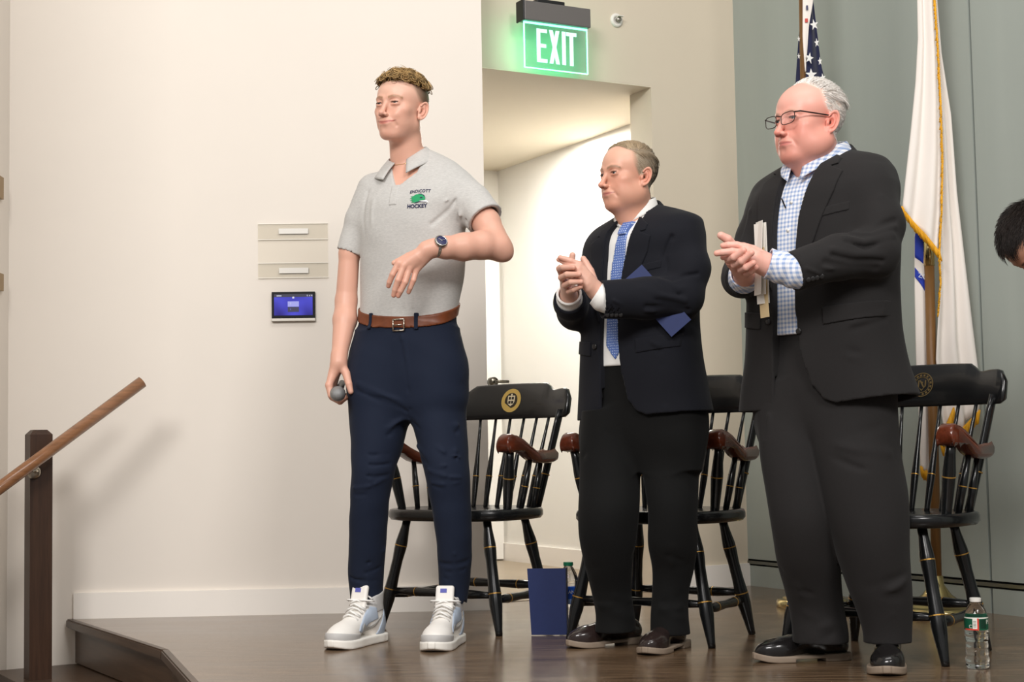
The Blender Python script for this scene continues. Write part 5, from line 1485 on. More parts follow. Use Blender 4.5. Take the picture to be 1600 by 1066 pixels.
shell_part('placket', shirt_fn, lambda Pn: np.maximum(poly2(Pn[:, 0], Pn[:, 2], plk), Pn[:, 1] - F32(vdir[1] + .06)), (vdir[0] - .04, vdir[1] - .08, vdir[2] - .09), (vdir[0] + .04, vdir[1] + .08, vdir[2] + .04), .0035, .0022, M_POLO, shirt)
# thin chain round the neck
chn = []
for a in np.linspace(-150, 150, 40):
    x, y = .0625 * math.sin(R(a)), -.0625 * math.cos(R(a))
    chn.append(nk1 + np.array([x, y, .045 - .055 * (1 + math.cos(R(a))) / 2 + .01]))
for k, q in enumerate(chn):
    for _ in range(8):
        dq = float(body1_head(np.array([q], F32))[0]) - .0005; g_ = grad(body1_head, np.array([q]))[0]; q = q - g_ * dq
    chn[k] = q
obj('neck_chain', tube(chn, .0009, 6), mat('chain_gold', srgb(220, 186, 120), 0.25, 1.0), r1, True)
# belt, buckle, loops
M_BELT = mat('brown_leather', srgb(112, 58, 30), 0.4, var=0.2, vscale=20)
def waist_fn(Pn): return np.minimum(trou_fn(Pn), shirt_fn(Pn))
blt = shell_part('belt', waist_fn, lambda Pn: np.abs(Pn[:, 2] - belt_z(Pn)) - F32(.0185), (-.25, -.22, beltp[:, 2].min() - .05), (.30, .22, beltp[:, 2].max() + .06), .0038, .0055, M_BELT, r1)
bk_ = p1.px(617, 507, -.15)
bbm = bmesh.new()
for a, b in (((-.022, -.019), (-.022, .019)), ((.020, -.019), (.020, .019)), ((-.022, .019), (.020, .019)), ((-.022, -.019), (.020, -.019))):
    add_tube(bbm, [(a[0], 0, a[1]), (b[0], 0, b[1])], .0028, 8)
add_tube(bbm, [(-.020, -.002, 0), (.012, -.002, 0)], .002, 8)
yb = float(drape_me(flat_poly([(0, 0), (.001, 0), (0, .001)]), bk_[0], bk_[2], waist_fn, -.4, .008).vertices[0].co.y)
obj('buckle', bbm, mat('buckle_steel', srgb(200, 190, 176), 0.25, 1.0), blt, True, loc=(bk_[0], yb, bk_[2]))
trou = sdf_obj('trousers', trou_mesh, (-.27, -.30, .09), (.34, .27, beltp[:, 2].max() + .05), .0052, M_CHINO, r1)
for px_, dY in ((578, -.07), (652, -.13)):
    q = p1.px(px_, 502, dY); zz = float(belt_z(np.array([q], F32))[0])
    shell_part('belt_loop', waist_fn, lambda Pn: np.maximum(np.maximum(np.abs(Pn[:, 0] - F32(q[0])) - F32(.006), np.abs(Pn[:, 2] - F32(zz)) - F32(.028)), Pn[:, 1]), (q[0] - .02, -.25, zz - .05), (q[0] + .02, .0, zz + .05), .003, .009, M_CHINO, trou)
pk = p1.pts([(706, 505, -.05), (718, 545, -.09), (724, 560, -.06)])
# shirt mark
lgo = p1.px(655, 311, -.14)
def put_flat(name, me, x, z, m, parent, off): return link(name, drape_me(me, x, z, shirt_fn, -.45, off), m, parent)
def scaled(me, sx, arc=0.0):
    for v in me.vertices: v.co = (v.co.x * sx, v.co.y + arc * v.co.x ** 2, 0)
    return me
M_NVT = mat('navy_print', srgb(34, 36, 72), 0.7)
lx0, lz0 = lgo[0], lgo[2]
put_flat('lettering', scaled(text_mesh('ENDICOTT', .0150, 0, 1.04, .0003), .94, -1.2), lx0 + .002, lz0 + .0275, M_NVT, shirt, .0022)
put_flat('lettering', scaled(text_mesh('HOCKEY', .0180, 0, 1.0, .0007), .94, 1.0), lx0 - .004, lz0 - .0260, M_NVT, shirt, .0022)
# bird's head
brd = [(x * .88, z * .88) for x, z in [(-.034, .010), (-.022, .012), (-.012, .018), (.002, .020), (.016, .016), (.025, .006), (.028, -.004), (.020, -.006), (.008, -.007), (-.006, -.014), (-.020, -.014), (-.030, -.012), (-.020, -.008), (-.034, -.005), (-.022, -.001), (-.036, .003), (-.022, .006)]]
bird = put_flat('bird_head', flat_poly(brd, 1), lx0, lz0, mat('print_green', srgb(16, 150, 92), 0.6), shirt, .0022)
put_flat('bird_beak', flat_poly([(x * .88, z * .88) for x, z in [(.004, -.0085), (.020, -.0075), (.030, -.006), (.038, -.012), (.040, -.019), (.032, -.013), (.018, -.0125)]], 1), lx0, lz0, mat('print_white', srgb(240, 240, 240), 0.6), bird, .0024)
put_flat('bird_line', flat_poly([(x * .88, z * .88) for x, z in [(-.018, -.019), (-.006, -.012), (.008, -.0105), (.026, -.013), (.032, -.0165), (.018, -.0138), (.006, -.013), (-.006, -.0155)]], 1), lx0, lz0, M_NVT, bird, .0026)
put_flat('bird_eye', flat_poly([(.004, .004), (.012, .006), (.016, .002), (.008, .001)]), lx0, lz0, M_NVT, bird, .0028)
put_flat('bird_crown', flat_poly([(x * .88, z * .88) for x, z in [(-.004, .021), (.010, .0205), (.022, .013), (.029, .002), (.024, .010), (.014, .0165), (.002, .0185)]], 1), lx0, lz0, M_NVT, bird, .0027)
# watch
wa, wb = foreL[4] * .45 + foreL[3] * .55, foreL[4]
wd = (wb - wa) / np.linalg.norm(wb - wa); wc = p1.px(684, 387, -.277)
M_WS = mat('watch_steel', srgb(186, 182, 176), 0.25, 1.0)
watch = empty('wristwatch'); watch.parent = r1; watch.location = tuple(wc)
obj('band', lathe([(.0290, -.010), (.0325, -.010), (.0330, 0), (.0325, .010), (.0290, .010), (.0290, -.010)], 36, align((0, 0, 0), wd)), M_WS, watch, True)
fn_ = p1.L(p1.b + np.array([-.35, -1.0, .38])); fn_ = fn_ - wd * (fn_ @ wd); fn_ /= np.linalg.norm(fn_)
wcase = obj('case', lathe([(0, .029), (.021, .029), (.0225, .033), (.0215, .040), (.018, .0415), (.0175, .0395), (0, .0395)], 30, align((0, 0, 0), fn_)), M_WS, watch, True)
obj('dial', lathe([(0, .0396), (.0176, .0396), (.0176, .0400), (0, .0402)], 30, align((0, 0, 0), fn_)), mat('watch_dial', srgb(44, 46, 84), 0.15), wcase)
for a in (20, 140): 
    s_, t_, d_ = frame_of(fn_); v = s_ * math.cos(R(a)) + t_ * math.sin(R(a))
    obj('hand', tube([fn_ * .0408, fn_ * .0408 + v * .012], .0007, 6), M_WS, wcase)
high_top(p1, (-.540, 5.292), -27, 1.0); high_top(p1, (-.243, 5.212), -12, 1.0)
# hair: tight curls on top
vt0 = parts[0][0]; Q0 = (vt0 - hc1) @ M31 / hs1
tm = np.clip((Q0[:, 2] - np.interp(Q0[:, 1], [-.09, -.05, 0, .05, .1], [.072, .068, .064, .064, .070])) / .006, 0, 1)
rng = np.random.default_rng(5)
ids = rng.choice(np.where(tm > .5)[0], 900, replace=False)
nrm = grad(body1_head, vt0[ids]); ph = rng.uniform(0, 6.28, len(ids)); fw = M31 @ np.array([0.25, -.8, .25])
sgn = rng.choice([-1, 1], len(ids)); om = rng.uniform(.28, .5, len(ids)); ln = rng.uniform(.0022, .0044, len(ids)) * np.where(rng.random(len(ids)) < .18, 1.2, 1.0)
t1 = np.cross(nrm, fw); t1 /= np.linalg.norm(t1, axis=1, keepdims=True); t2 = np.cross(nrm, t1)
def curl(p, k):
    a = ph + sgn * k * om
    d = .50 * nrm * (1.4 if k < 7 else .05) + np.cos(a)[:, None] * t1 + np.sin(a)[:, None] * t2 + .2 * np.array(fw)
    return d / np.linalg.norm(d, axis=1, keepdims=True)
hc_ = np.array(srgb(172, 140, 92)[:3]) * rng.uniform(.35, 1.5, (len(ids), 1))
M_HAIR = mat('hair', (.3, .2, .1), 0.45, attr='Col', spec=0.4)
strands('curly_hair', vt0[ids] - nrm * .002, curl, 24, ln, .0019, M_HAIR, r1, hc_)
# microphone: in the hand, its own thing
md = mic_c - mic_h; md /= np.linalg.norm(md)
mic_w = p1.b + p1.Rz @ mic_c; mdw = p1.Rz @ md
mic = empty('microphone', tuple(mic_w)); tag(mic, 'handheld microphone with silver grille in the hand of the polo-shirted man', 'microphone')
aM = align((0, 0, 0), mdw)
mm = mat('mic_grille', srgb(150, 150, 150), 0.45, 0.6, bump=0.8, bscale=700)
obj('grille', lathe([(0, .026), (.008, .0255), (.016, .021), (.022, .012), (.0250, .0), (.0255, -.008), (.0225, -.026), (.020, -.034), (0, -.034)], 28, aM), mm, mic, True)
obj('grille_band', lathe([(.0240, -.011), (.0265, -.010), (.0265, -.006), (.0240, -.005)], 28, aM), mat('mic_band', srgb(110, 110, 112), 0.35, 0.8), mic, True)
obj('handle', lathe([(0, -.034), (.0165, -.034), (.0138, -.055), (.0120, -.17), (.0120, -.20), (0, -.20)], 20, aM), mat('mic_black', srgb(48, 40, 38), 0.4), mic, True)
# ------------------------------------------------------------------ men in suits
M_SHOEB = mat('black_shoe', srgb(26, 24, 24), 0.22, coat=0.3); M_SOLE = mat('shoe_sole', srgb(140, 124, 108), 0.6)
def sleeve_cut(Pn, d, a, b, r, inner):
    "ends a sleeve with an open cuff at b"
    a, b = A3(a), A3(b); dr = (b - a) / np.linalg.norm(b - a)
    k = (Pn - b) @ dr
    near = s_cone(Pn, b - dr * .01, b + dr * .12, r, r)
    d = np.maximum(d, np.minimum(k, -near))
    return ssub(d, s_cone(Pn, b - dr * .05, b + dr * .08, inner, inner), .003)
def suit_man(cfg):
    p = Person(cfg['base'], cfg['yaw'], cfg['label']); r = p.root
    jr = p.rows(cfg['jacket']); JL = Loft(jr); jra = np.array(jr)
    sL, srL = p.pts(cfg['sleeveL'][0]), cfg['sleeveL'][1]; sR, srR = p.pts(cfg['sleeveR'][0]), cfg['sleeveR'][1]
    fl = [(p.pts(a), w * .68, m * 1.2) for a, w, m in cfg['folds']]
    fl += [(p.pts([(x, y + 9, d) for x, y, d in a]), w * .6, -m * .8) for a, w, m in cfg['folds']]
    hem = cfg['hem_z']; ctr = lambda z: JL.sp(np.array([z], F32))[0]
    def jac(Pn):
        d = JL(Pn)
        d = smin(d, s_chain(Pn, sL, srL, .02), .03); d = smin(d, s_chain(Pn, sR, srR, .02), .03)
        return d - folds(Pn, fl) - wrinkle(Pn, F32(.0014), 20, 22, 17, cfg['seed'])
    def torso(Pn): return JL(Pn) - folds(Pn, fl)
    hs = cfg['head_scale']; HY = R(cfg['head_yaw']); fdir = np.array([math.sin(HY), -math.cos(HY), 0])
    ex, ey, edy = cfg['eye']
    hc = p.L(P(ex, ey, p.b[1] + edy) - fdir * .088 * hs)
    M3 = rotz(HY - p.yaw) @ rotx(R(cfg.get('head_pitch', 0))) @ roty(R(cfg.get('head_roll', 0)))
    n0 = hc + M3 @ np.array([0, .020, -.072]) * hs; n1 = p.px(*cfg['neck'])
    op = cfg['opening']
    def vcut(Pn):
        c = JL.sp(Pn[:, 2]); x = Pn[:, 0] - c[:, 0]
        return np.maximum(poly2(x, Pn[:, 2], op), Pn[:, 1] - c[:, 1] + F32(.01))
    def jac_mesh(Pn):
        d = jac(Pn)
        d = np.maximum(d, -vcut(Pn))
        d = ssub(d, s_cone(Pn, n0, n1 - np.array([0, 0, .05]), cfg['neck_r'] + .012, cfg['neck_r'] + .016), .004)
        d = sleeve_cut(Pn, d, sL[-2], sL[-1], srL[-1] + .03, srL[-1] - .007); d = sleeve_cut(Pn, d, sR[-2], sR[-1], srR[-1] + .03, srR[-1] - .007)
        hz = hem + cfg.get('hem_tilt', 0) * np.maximum(Pn[:, 0], 0)
        inner = np.maximum(JL(Pn) + F32(.012), Pn[:, 2] - hz - .10)
        d = np.maximum(d, -inner)
        return np.maximum(d, hz - Pn[:, 2])
    ja = aabb([*sL, *sR], .10); lo = np.minimum(ja[0], [(jra[:, 1] - jra[:, 3]).min() - .04, (jra[:, 2] - jra[:, 4]).min() - .05, hem - .05]); hi = np.maximum(ja[1], [(jra[:, 1] + jra[:, 3]).max() + .04, (jra[:, 2] + jra[:, 5]).max() + .05, jra[:, 0].max() + .02])
    J = sdf_obj('jacket', jac_mesh, lo, hi, .0051, cfg['m_suit'], r)
    def front(Pn, poly):
        c = JL.sp(Pn[:, 2]); return np.maximum(poly2(Pn[:, 0] - c[:, 0], Pn[:, 2], poly), Pn[:, 1] - c[:, 1] + F32(.015))
    def fbox(poly, pad=.03):
        q = np.array(poly); c0 = np.array([ctr(z) for z in q[:, 1]])
        xs = q[:, 0] + c0[:, 0]
        return (xs.min() - pad, (c0[:, 1] - c0[:, 3]).min() - .06, q[:, 1].min() - pad), (xs.max() + pad, c0[:, 1].max() + .03, q[:, 1].max() + pad)
    for nm, poly, th in cfg['layers']:
        shell_part(nm, torso, lambda Pn, poly=poly: front(Pn, poly), *fbox(poly), .0030, th, cfg['m_suit'], J)
    collar_sheet('jacket_collar', cfg['m_suit'], J, n1 + np.array(cfg['jc'][0]), *cfg['jc'][1], **cfg['jc'][2])
    for bx, bz, br in cfg['buttons']:
        c = ctr(bz); me = bm_mesh(lathe([(0, 0), (br, 0), (br, .003), (br * .7, .0042), (0, .004)], 14))
        y = float(drape_me(flat_poly([(0, 0), (.001, 0), (0, .001)]), c[0] + bx, bz, torso, -.5, .004).vertices[0].co.y)
        o = link('button', me, mat('dark_button', srgb(30, 28, 28), 0.35), J, True, (c[0] + bx, y, bz)); o.rotation_euler = (R(90), 0, 0)
    for q in cfg['cuff_buttons']:
        c = p.px(*q); vdir_ = p.L(p.b + np.array([-.1, -1, -.15])); vdir_ /= np.linalg.norm(vdir_)
        for _ in range(40): c = c - vdir_ * float(np.clip(jac(np.array([c], F32))[0] * .7, -.02, .02)) * -1 if False else c + (-vdir_) * float(jac(np.array([c], F32))[0]) * .6
        obj('cuff_button', lathe([(0, -.001), (.0075, -.001), (.0075, .003), (.005, .004), (0, .0036)], 14, align(c, c + vdir_)), mat('dark_button', srgb(30, 28, 28), 0.35), J, True)
    # shirt: front, collar and cuffs
    shr = scale_rows(jr, .018, cfg['shirt_in']); SL_ = Loft(shr)
    def shirt(Pn): return SL_(Pn)
    zt = n1[2]
    S = sdf_obj('shirt', lambda Pn: ssub(np.maximum(np.maximum(shirt(Pn), cfg['shirt_z0'] - Pn[:, 2]), np.maximum(np.abs(Pn[:, 0] - n1[0]) - .13, Pn[:, 1] - n1[1] - .02)), s_cone(Pn, n0, n1 - np.array([0, 0, .012]), cfg['neck_r'] + .002, cfg['neck_r'] - .004), .004), (n1[0] - .15, lo[1], cfg['shirt_z0'] - .02), (n1[0] + .15, n1[1] + .05, zt + .03), .0045, cfg['m_shirt'], r)
    collar_sheet('shirt_collar', cfg['m_shirt'], S, n1 + np.array(cfg['sc'][0]), *cfg['sc'][1], **cfg['sc'][2])
    for (ch, rad) in (cfg['cuffL'], cfg['cuffR']):
        ch = p.pts(ch); a, b = A3(ch[0]), A3(ch[-1]); dr = (b - a) / np.linalg.norm(b - a)
        def cf(Pn):
            k = (Pn - b) @ dr; d = np.maximum(s_chain(Pn, ch, rad), k)
            d = d - .0015 * np.sin(((Pn - a) @ dr) * 160)
            return ssub(d, s_cone(Pn, b - dr * .04, b + dr * .06, rad[-1] - .007, rad[-1] - .006), .002)
        sdf_obj('shirt_cuff', cf, *aabb(ch, .08), .0035, cfg['m_shirt'], S)
    if cfg.get('tie'):
        def tcut(poly): return lambda Pn: np.maximum(poly2(Pn[:, 0] - SL_.sp(Pn[:, 2])[:, 0], Pn[:, 2], poly), Pn[:, 1] - SL_.sp(Pn[:, 2])[:, 1])
        T = shell_part('necktie', shirt, tcut(cfg['tie'][0]), *fbox(cfg['tie'][0]), .0036, .005, cfg['m_tie'], r)
        shell_part('tie_knot', shirt, tcut(cfg['tie'][1]), *fbox(cfg['tie'][1]), .0036, .013, cfg['m_tie'], T)
    if cfg.get('shirt_buttons'):
        for bx, bz in cfg['shirt_buttons']:
            c = SL_.sp(np.array([bz], F32))[0]
            y = float(drape_me(flat_poly([(0, 0), (.001, 0), (0, .001)]), c[0] + bx, bz, shirt, -.5, .001).vertices[0].co.y)
            o = obj('shirt_button', lathe([(0, 0), (.0055, 0), (.0055, .002), (0, .0022)], 12), mat('pale_button', srgb(232, 230, 226), 0.4), S, True, (c[0] + bx, y, bz)); o.rotation_euler = (R(90), 0, 0)
    # trousers
    lA, lB = leg_rows(p, cfg['legA'], cfg.get('leg_ratio', 1.15)), leg_rows(p, cfg['legB'], cfg.get('leg_ratio', 1.15))
    pe = p.rows(cfg['pelvis']); TA, TB_, TP = Loft(lA), Loft(lB), Loft(pe)
    tf = [(p.pts(a), w, m) for a, w, m in cfg['tfolds']]
    def trou(Pn):
        d = smin(smin(TA(Pn), TB_(Pn), .010), TP(Pn), .03)
        d = d - folds(Pn, tf) - wrinkle(Pn, F32(.0022), 15, 16, 12, cfg['seed'] + 2)
        for l in (lA, lB):
            e = l[-1]; d = ssub(d, s_cone(Pn, (e[1], e[2], e[0] - .05), (e[1], e[2], e[0] + .022), e[3] - .011, e[3] - .014), .003)
        return d
    allr = np.array(lA + lB + pe)
    tb = ((allr[:, 1] - allr[:, 3]).min() - .04, (allr[:, 2] - allr[:, 4]).min() - .05, allr[:, 0].min() - .02), ((allr[:, 1] + allr[:, 3]).max() + .04, (allr[:, 2] + allr[:, 5]).max() + .05, allr[:, 0].max() + .02)
    sdf_obj('trousers', trou, *tb, .0056, cfg['m_trou'], r)
    for c, yaw, sz in cfg['shoes']: dress_shoe(p, c, yaw, cfg['m_shoe'], M_SOLE, sz, cfg['laces'], cfg.get('cap', False))
    # body: head and neck, hands, the rest under the clothes
    H = dict(HD, **cfg['head'])
    def bh(Pn):
        d = head_sdf((Pn - A3(hc)) @ A3(M3) / F32(hs), H) * F32(hs)
        d = smin(d, s_cone(Pn, n0, n1 - np.array([0, 0, .03]), cfg['neck_r'] - .002, cfg['neck_r'] + .002), .028)
        return np.maximum(d, F32(n1[2] - .06) - Pn[:, 2])
    l, h_ = aabb([hc], .185 * hs); l[2] = n1[2] - .08
    hands = [{k: [(p.pts(a), b) for a, b in v] for k, v in hd.items()} for hd in cfg['hands']]
    wr = [(p.pts(a), b) for a, b in cfg['wrists']]
    parts = [mesh_sdf(bh, l, h_, .0025)]
    for hd, (ch, rd) in zip(hands, wr):
        pts = ch + [q for g in hd.values() for f in g for q in f[0]]
        parts.append(mesh_sdf(lambda Pn: smin(s_chain(Pn, ch, rd, .01), hand_sdf(Pn, hd), .012), *aabb(pts, .045), .0024))
    parts.append(hidden_body([scale_rows(shr, .015, .015, zlo=hem + .12), scale_rows(pe, .02, .02), scale_rows(lA, .012, .012, zlo=.2), scale_rows(lB, .012, .012, zlo=.2)], [(sL, srL), (sR, srR)]))
    Q = (parts[0][0] - hc) @ M3 / hs
    cols = [head_color(Q, H, cfg['skin'], cfg['lip'], cfg['brow'], cfg['hair_col'], cfg['hair_mask'], red=cfg['red'], stub=cfg.get('stub', .1))]
    for hd, pt in zip(hands, parts[1:3]): cols.append(hand_cols(pt[0], cfg['hand_skin'], tips_of(hd)))
    cols.append(hand_cols(parts[-1][0], cfg['skin'], []))
    vt, fc = merge(parts); me = arr_mesh('body', vt, fc); set_col(me, np.concatenate(cols)); link('body', me, M_SKIN, r)
    eyes(r, M3, hc, hs, H, cfg['iris'], look=cfg.get('look', (0, 0)))
    # hair
    rng = np.random.default_rng(cfg['seed'] + 20)
    hm = cfg['hair_mask'](Q)
    ear = (np.abs(Q[:, 0]) > .0755 * H['w']) & (np.abs(Q[:, 1] - .012) < .028) & (np.abs(Q[:, 2] + .012) < .036)
    ids = rng.choice(np.where((hm > .35) & ~ear)[0], cfg['n_hair'], replace=True)
    nr = grad(bh, parts[0][0][ids]); q0 = Q[ids]
    comb = cfg['comb'](q0, rng) @ M3.T
    lift = cfg['lift'](q0)
    def dirs(pp, k):
        n_ = grad(bh, pp)
        tg = comb - n_ * (comb * n_).sum(1, keepdims=True)
        tg /= np.maximum(np.linalg.norm(tg, axis=1, keepdims=True), 1e-6)
        d = tg + n_ * (lift[:, None] * (1.0 if k < 2 else .35))
        return d / np.linalg.norm(d, axis=1, keepdims=True)
    hcol = cfg['hair_var'](q0, rng)
    strands('hair', parts[0][0][ids] - nr * .001, dirs, 4, cfg['hair_len'](q0, rng) / 4, cfg['hair_r'], M_HAIR, r, hcol)
    return p, dict(hc=hc, M3=M3, hs=hs, J=J, jac=jac, n1=n1, JL=JL, shirt=shirt)

# --- the man with the blue tie
M_SUIT2 = mat('navy_suit', srgb(20, 21, 28), 0.85, var=0.08, vscale=260, spec=0.25, sheen=0.04, bump=0.08, bscale=900)
M_TROU2 = mat('black_trousers', srgb(17, 17, 17), 0.85, var=0.08, vscale=260, spec=0.2, sheen=0.03, bump=0.08, bscale=900)
M_WSHIRT = mat('white_shirt', srgb(236, 234, 230), 0.8)
def dots_mat(name, base, dot, scale):
    m = bpy.data.materials.new(name); m.use_nodes = True; nt = m.node_tree; L = nt.links.new; b = nt.nodes['Principled BSDF']
    tc = nt.nodes.new('ShaderNodeTexCoord'); vo = nt.nodes.new('ShaderNodeTexVoronoi'); vo.voronoi_dimensions = '2D'; vo.inputs['Scale'].default_value = scale; vo.inputs['Randomness'].default_value = 0.2
    sp = nt.nodes.new('ShaderNodeSeparateXYZ'); cb = nt.nodes.new('ShaderNodeCombineXYZ'); L(tc.outputs['Object'], sp.inputs[0]); L(sp.outputs[0], cb.inputs[0]); L(sp.outputs[2], cb.inputs[1])
    L(cb.outputs[0], vo.inputs[0]); mr = nt.nodes.new('ShaderNodeMath'); mr.operation = 'LESS_THAN'; mr.inputs[1].default_value = 0.22
    L(vo.outputs['Distance'], mr.inputs[0]); mx = nt.nodes.new('ShaderNodeMix'); mx.data_type = 'RGBA'; mx.inputs[6].default_value = base; mx.inputs[7].default_value = dot
    L(mr.outputs[0], mx.inputs[0]); L(mx.outputs[2], b.inputs['Base Color']); b.inputs['Roughness'].default_value = 0.5
    return m
M_TIE = dots_mat('blue_dotted_tie', srgb(84, 112, 178), srgb(190, 204, 230), 120)
def mask2(Q):
    x, y, z = np.abs(Q[:, 0]), Q[:, 1], Q[:, 2]
    top = np.clip((z - np.interp(y, [-.1, -.07, -.04, 0, .1], [.095, .088, .072, .060, .02])) / .008, 0, 1) * np.clip((y + .068 - .35 * x) / .012 + .3, 0, 1)
    side = np.clip((z - np.interp(y, [-.05, -.03, -.012, .012, .035, .055, .1], [.05, .012, -.014, -.012, -.045, -.078, -.088])) / .014, 0, 1) * np.clip((y + .040) / .026, 0, 1)
    return np.maximum(top, side)
def comb2(q, rng):
    c = np.zeros_like(q); top = q[:, 2] > .075
    c[:, 0] = np.where(top, -.9, .15 * np.sign(q[:, 0])); c[:, 1] = np.where(top, .25, .75); c[:, 2] = np.where(top, -.1, -.55)
    return c + rng.normal(0, .12, q.shape)
def hv2(q, rng):
    g = np.array(srgb(178, 156, 126)[:3]); s = np.array(srgb(96, 88, 76)[:3]); f = np.array(srgb(196, 180, 158)[:3])
    t = np.clip((q[:, 2] - .06) / .02, 0, 1)[:, None]; u = np.clip((q[:, 1] + .01) / .055, 0, 1)[:, None]
    return ((f * (1 - u) + s * u) * (1 - t) + (g * (1 - u * .5) + s * u * .5) * t) * rng.uniform(.75, 1.25, (len(q), 1))
def px_rows_folds(seed, specs):
    "creases across a limb: (x0, x1, y, dY, n, spread, amp)"
    rr = random.Random(seed); out = []
    for x0, x1, y, dY, n, sp, amp in specs:
        for k in range(n):
            yy = y + (k - (n - 1) / 2) * sp + rr.uniform(-4, 4); s = rr.uniform(-.5, .5) * sp * 1.4; xa = x0 + rr.uniform(0, .35) * (x1 - x0); xb = x1 - rr.uniform(0, .35) * (x1 - x0)
            out.append(([(xa, yy - s, dY + .015), ((xa + xb) / 2, yy + 3, dY - .01), (xb, yy + s, dY + .015)], rr.uniform(.010, .016), rr.choice((-1, 1)) * rr.uniform(.6, 1.0) * amp))
    return out
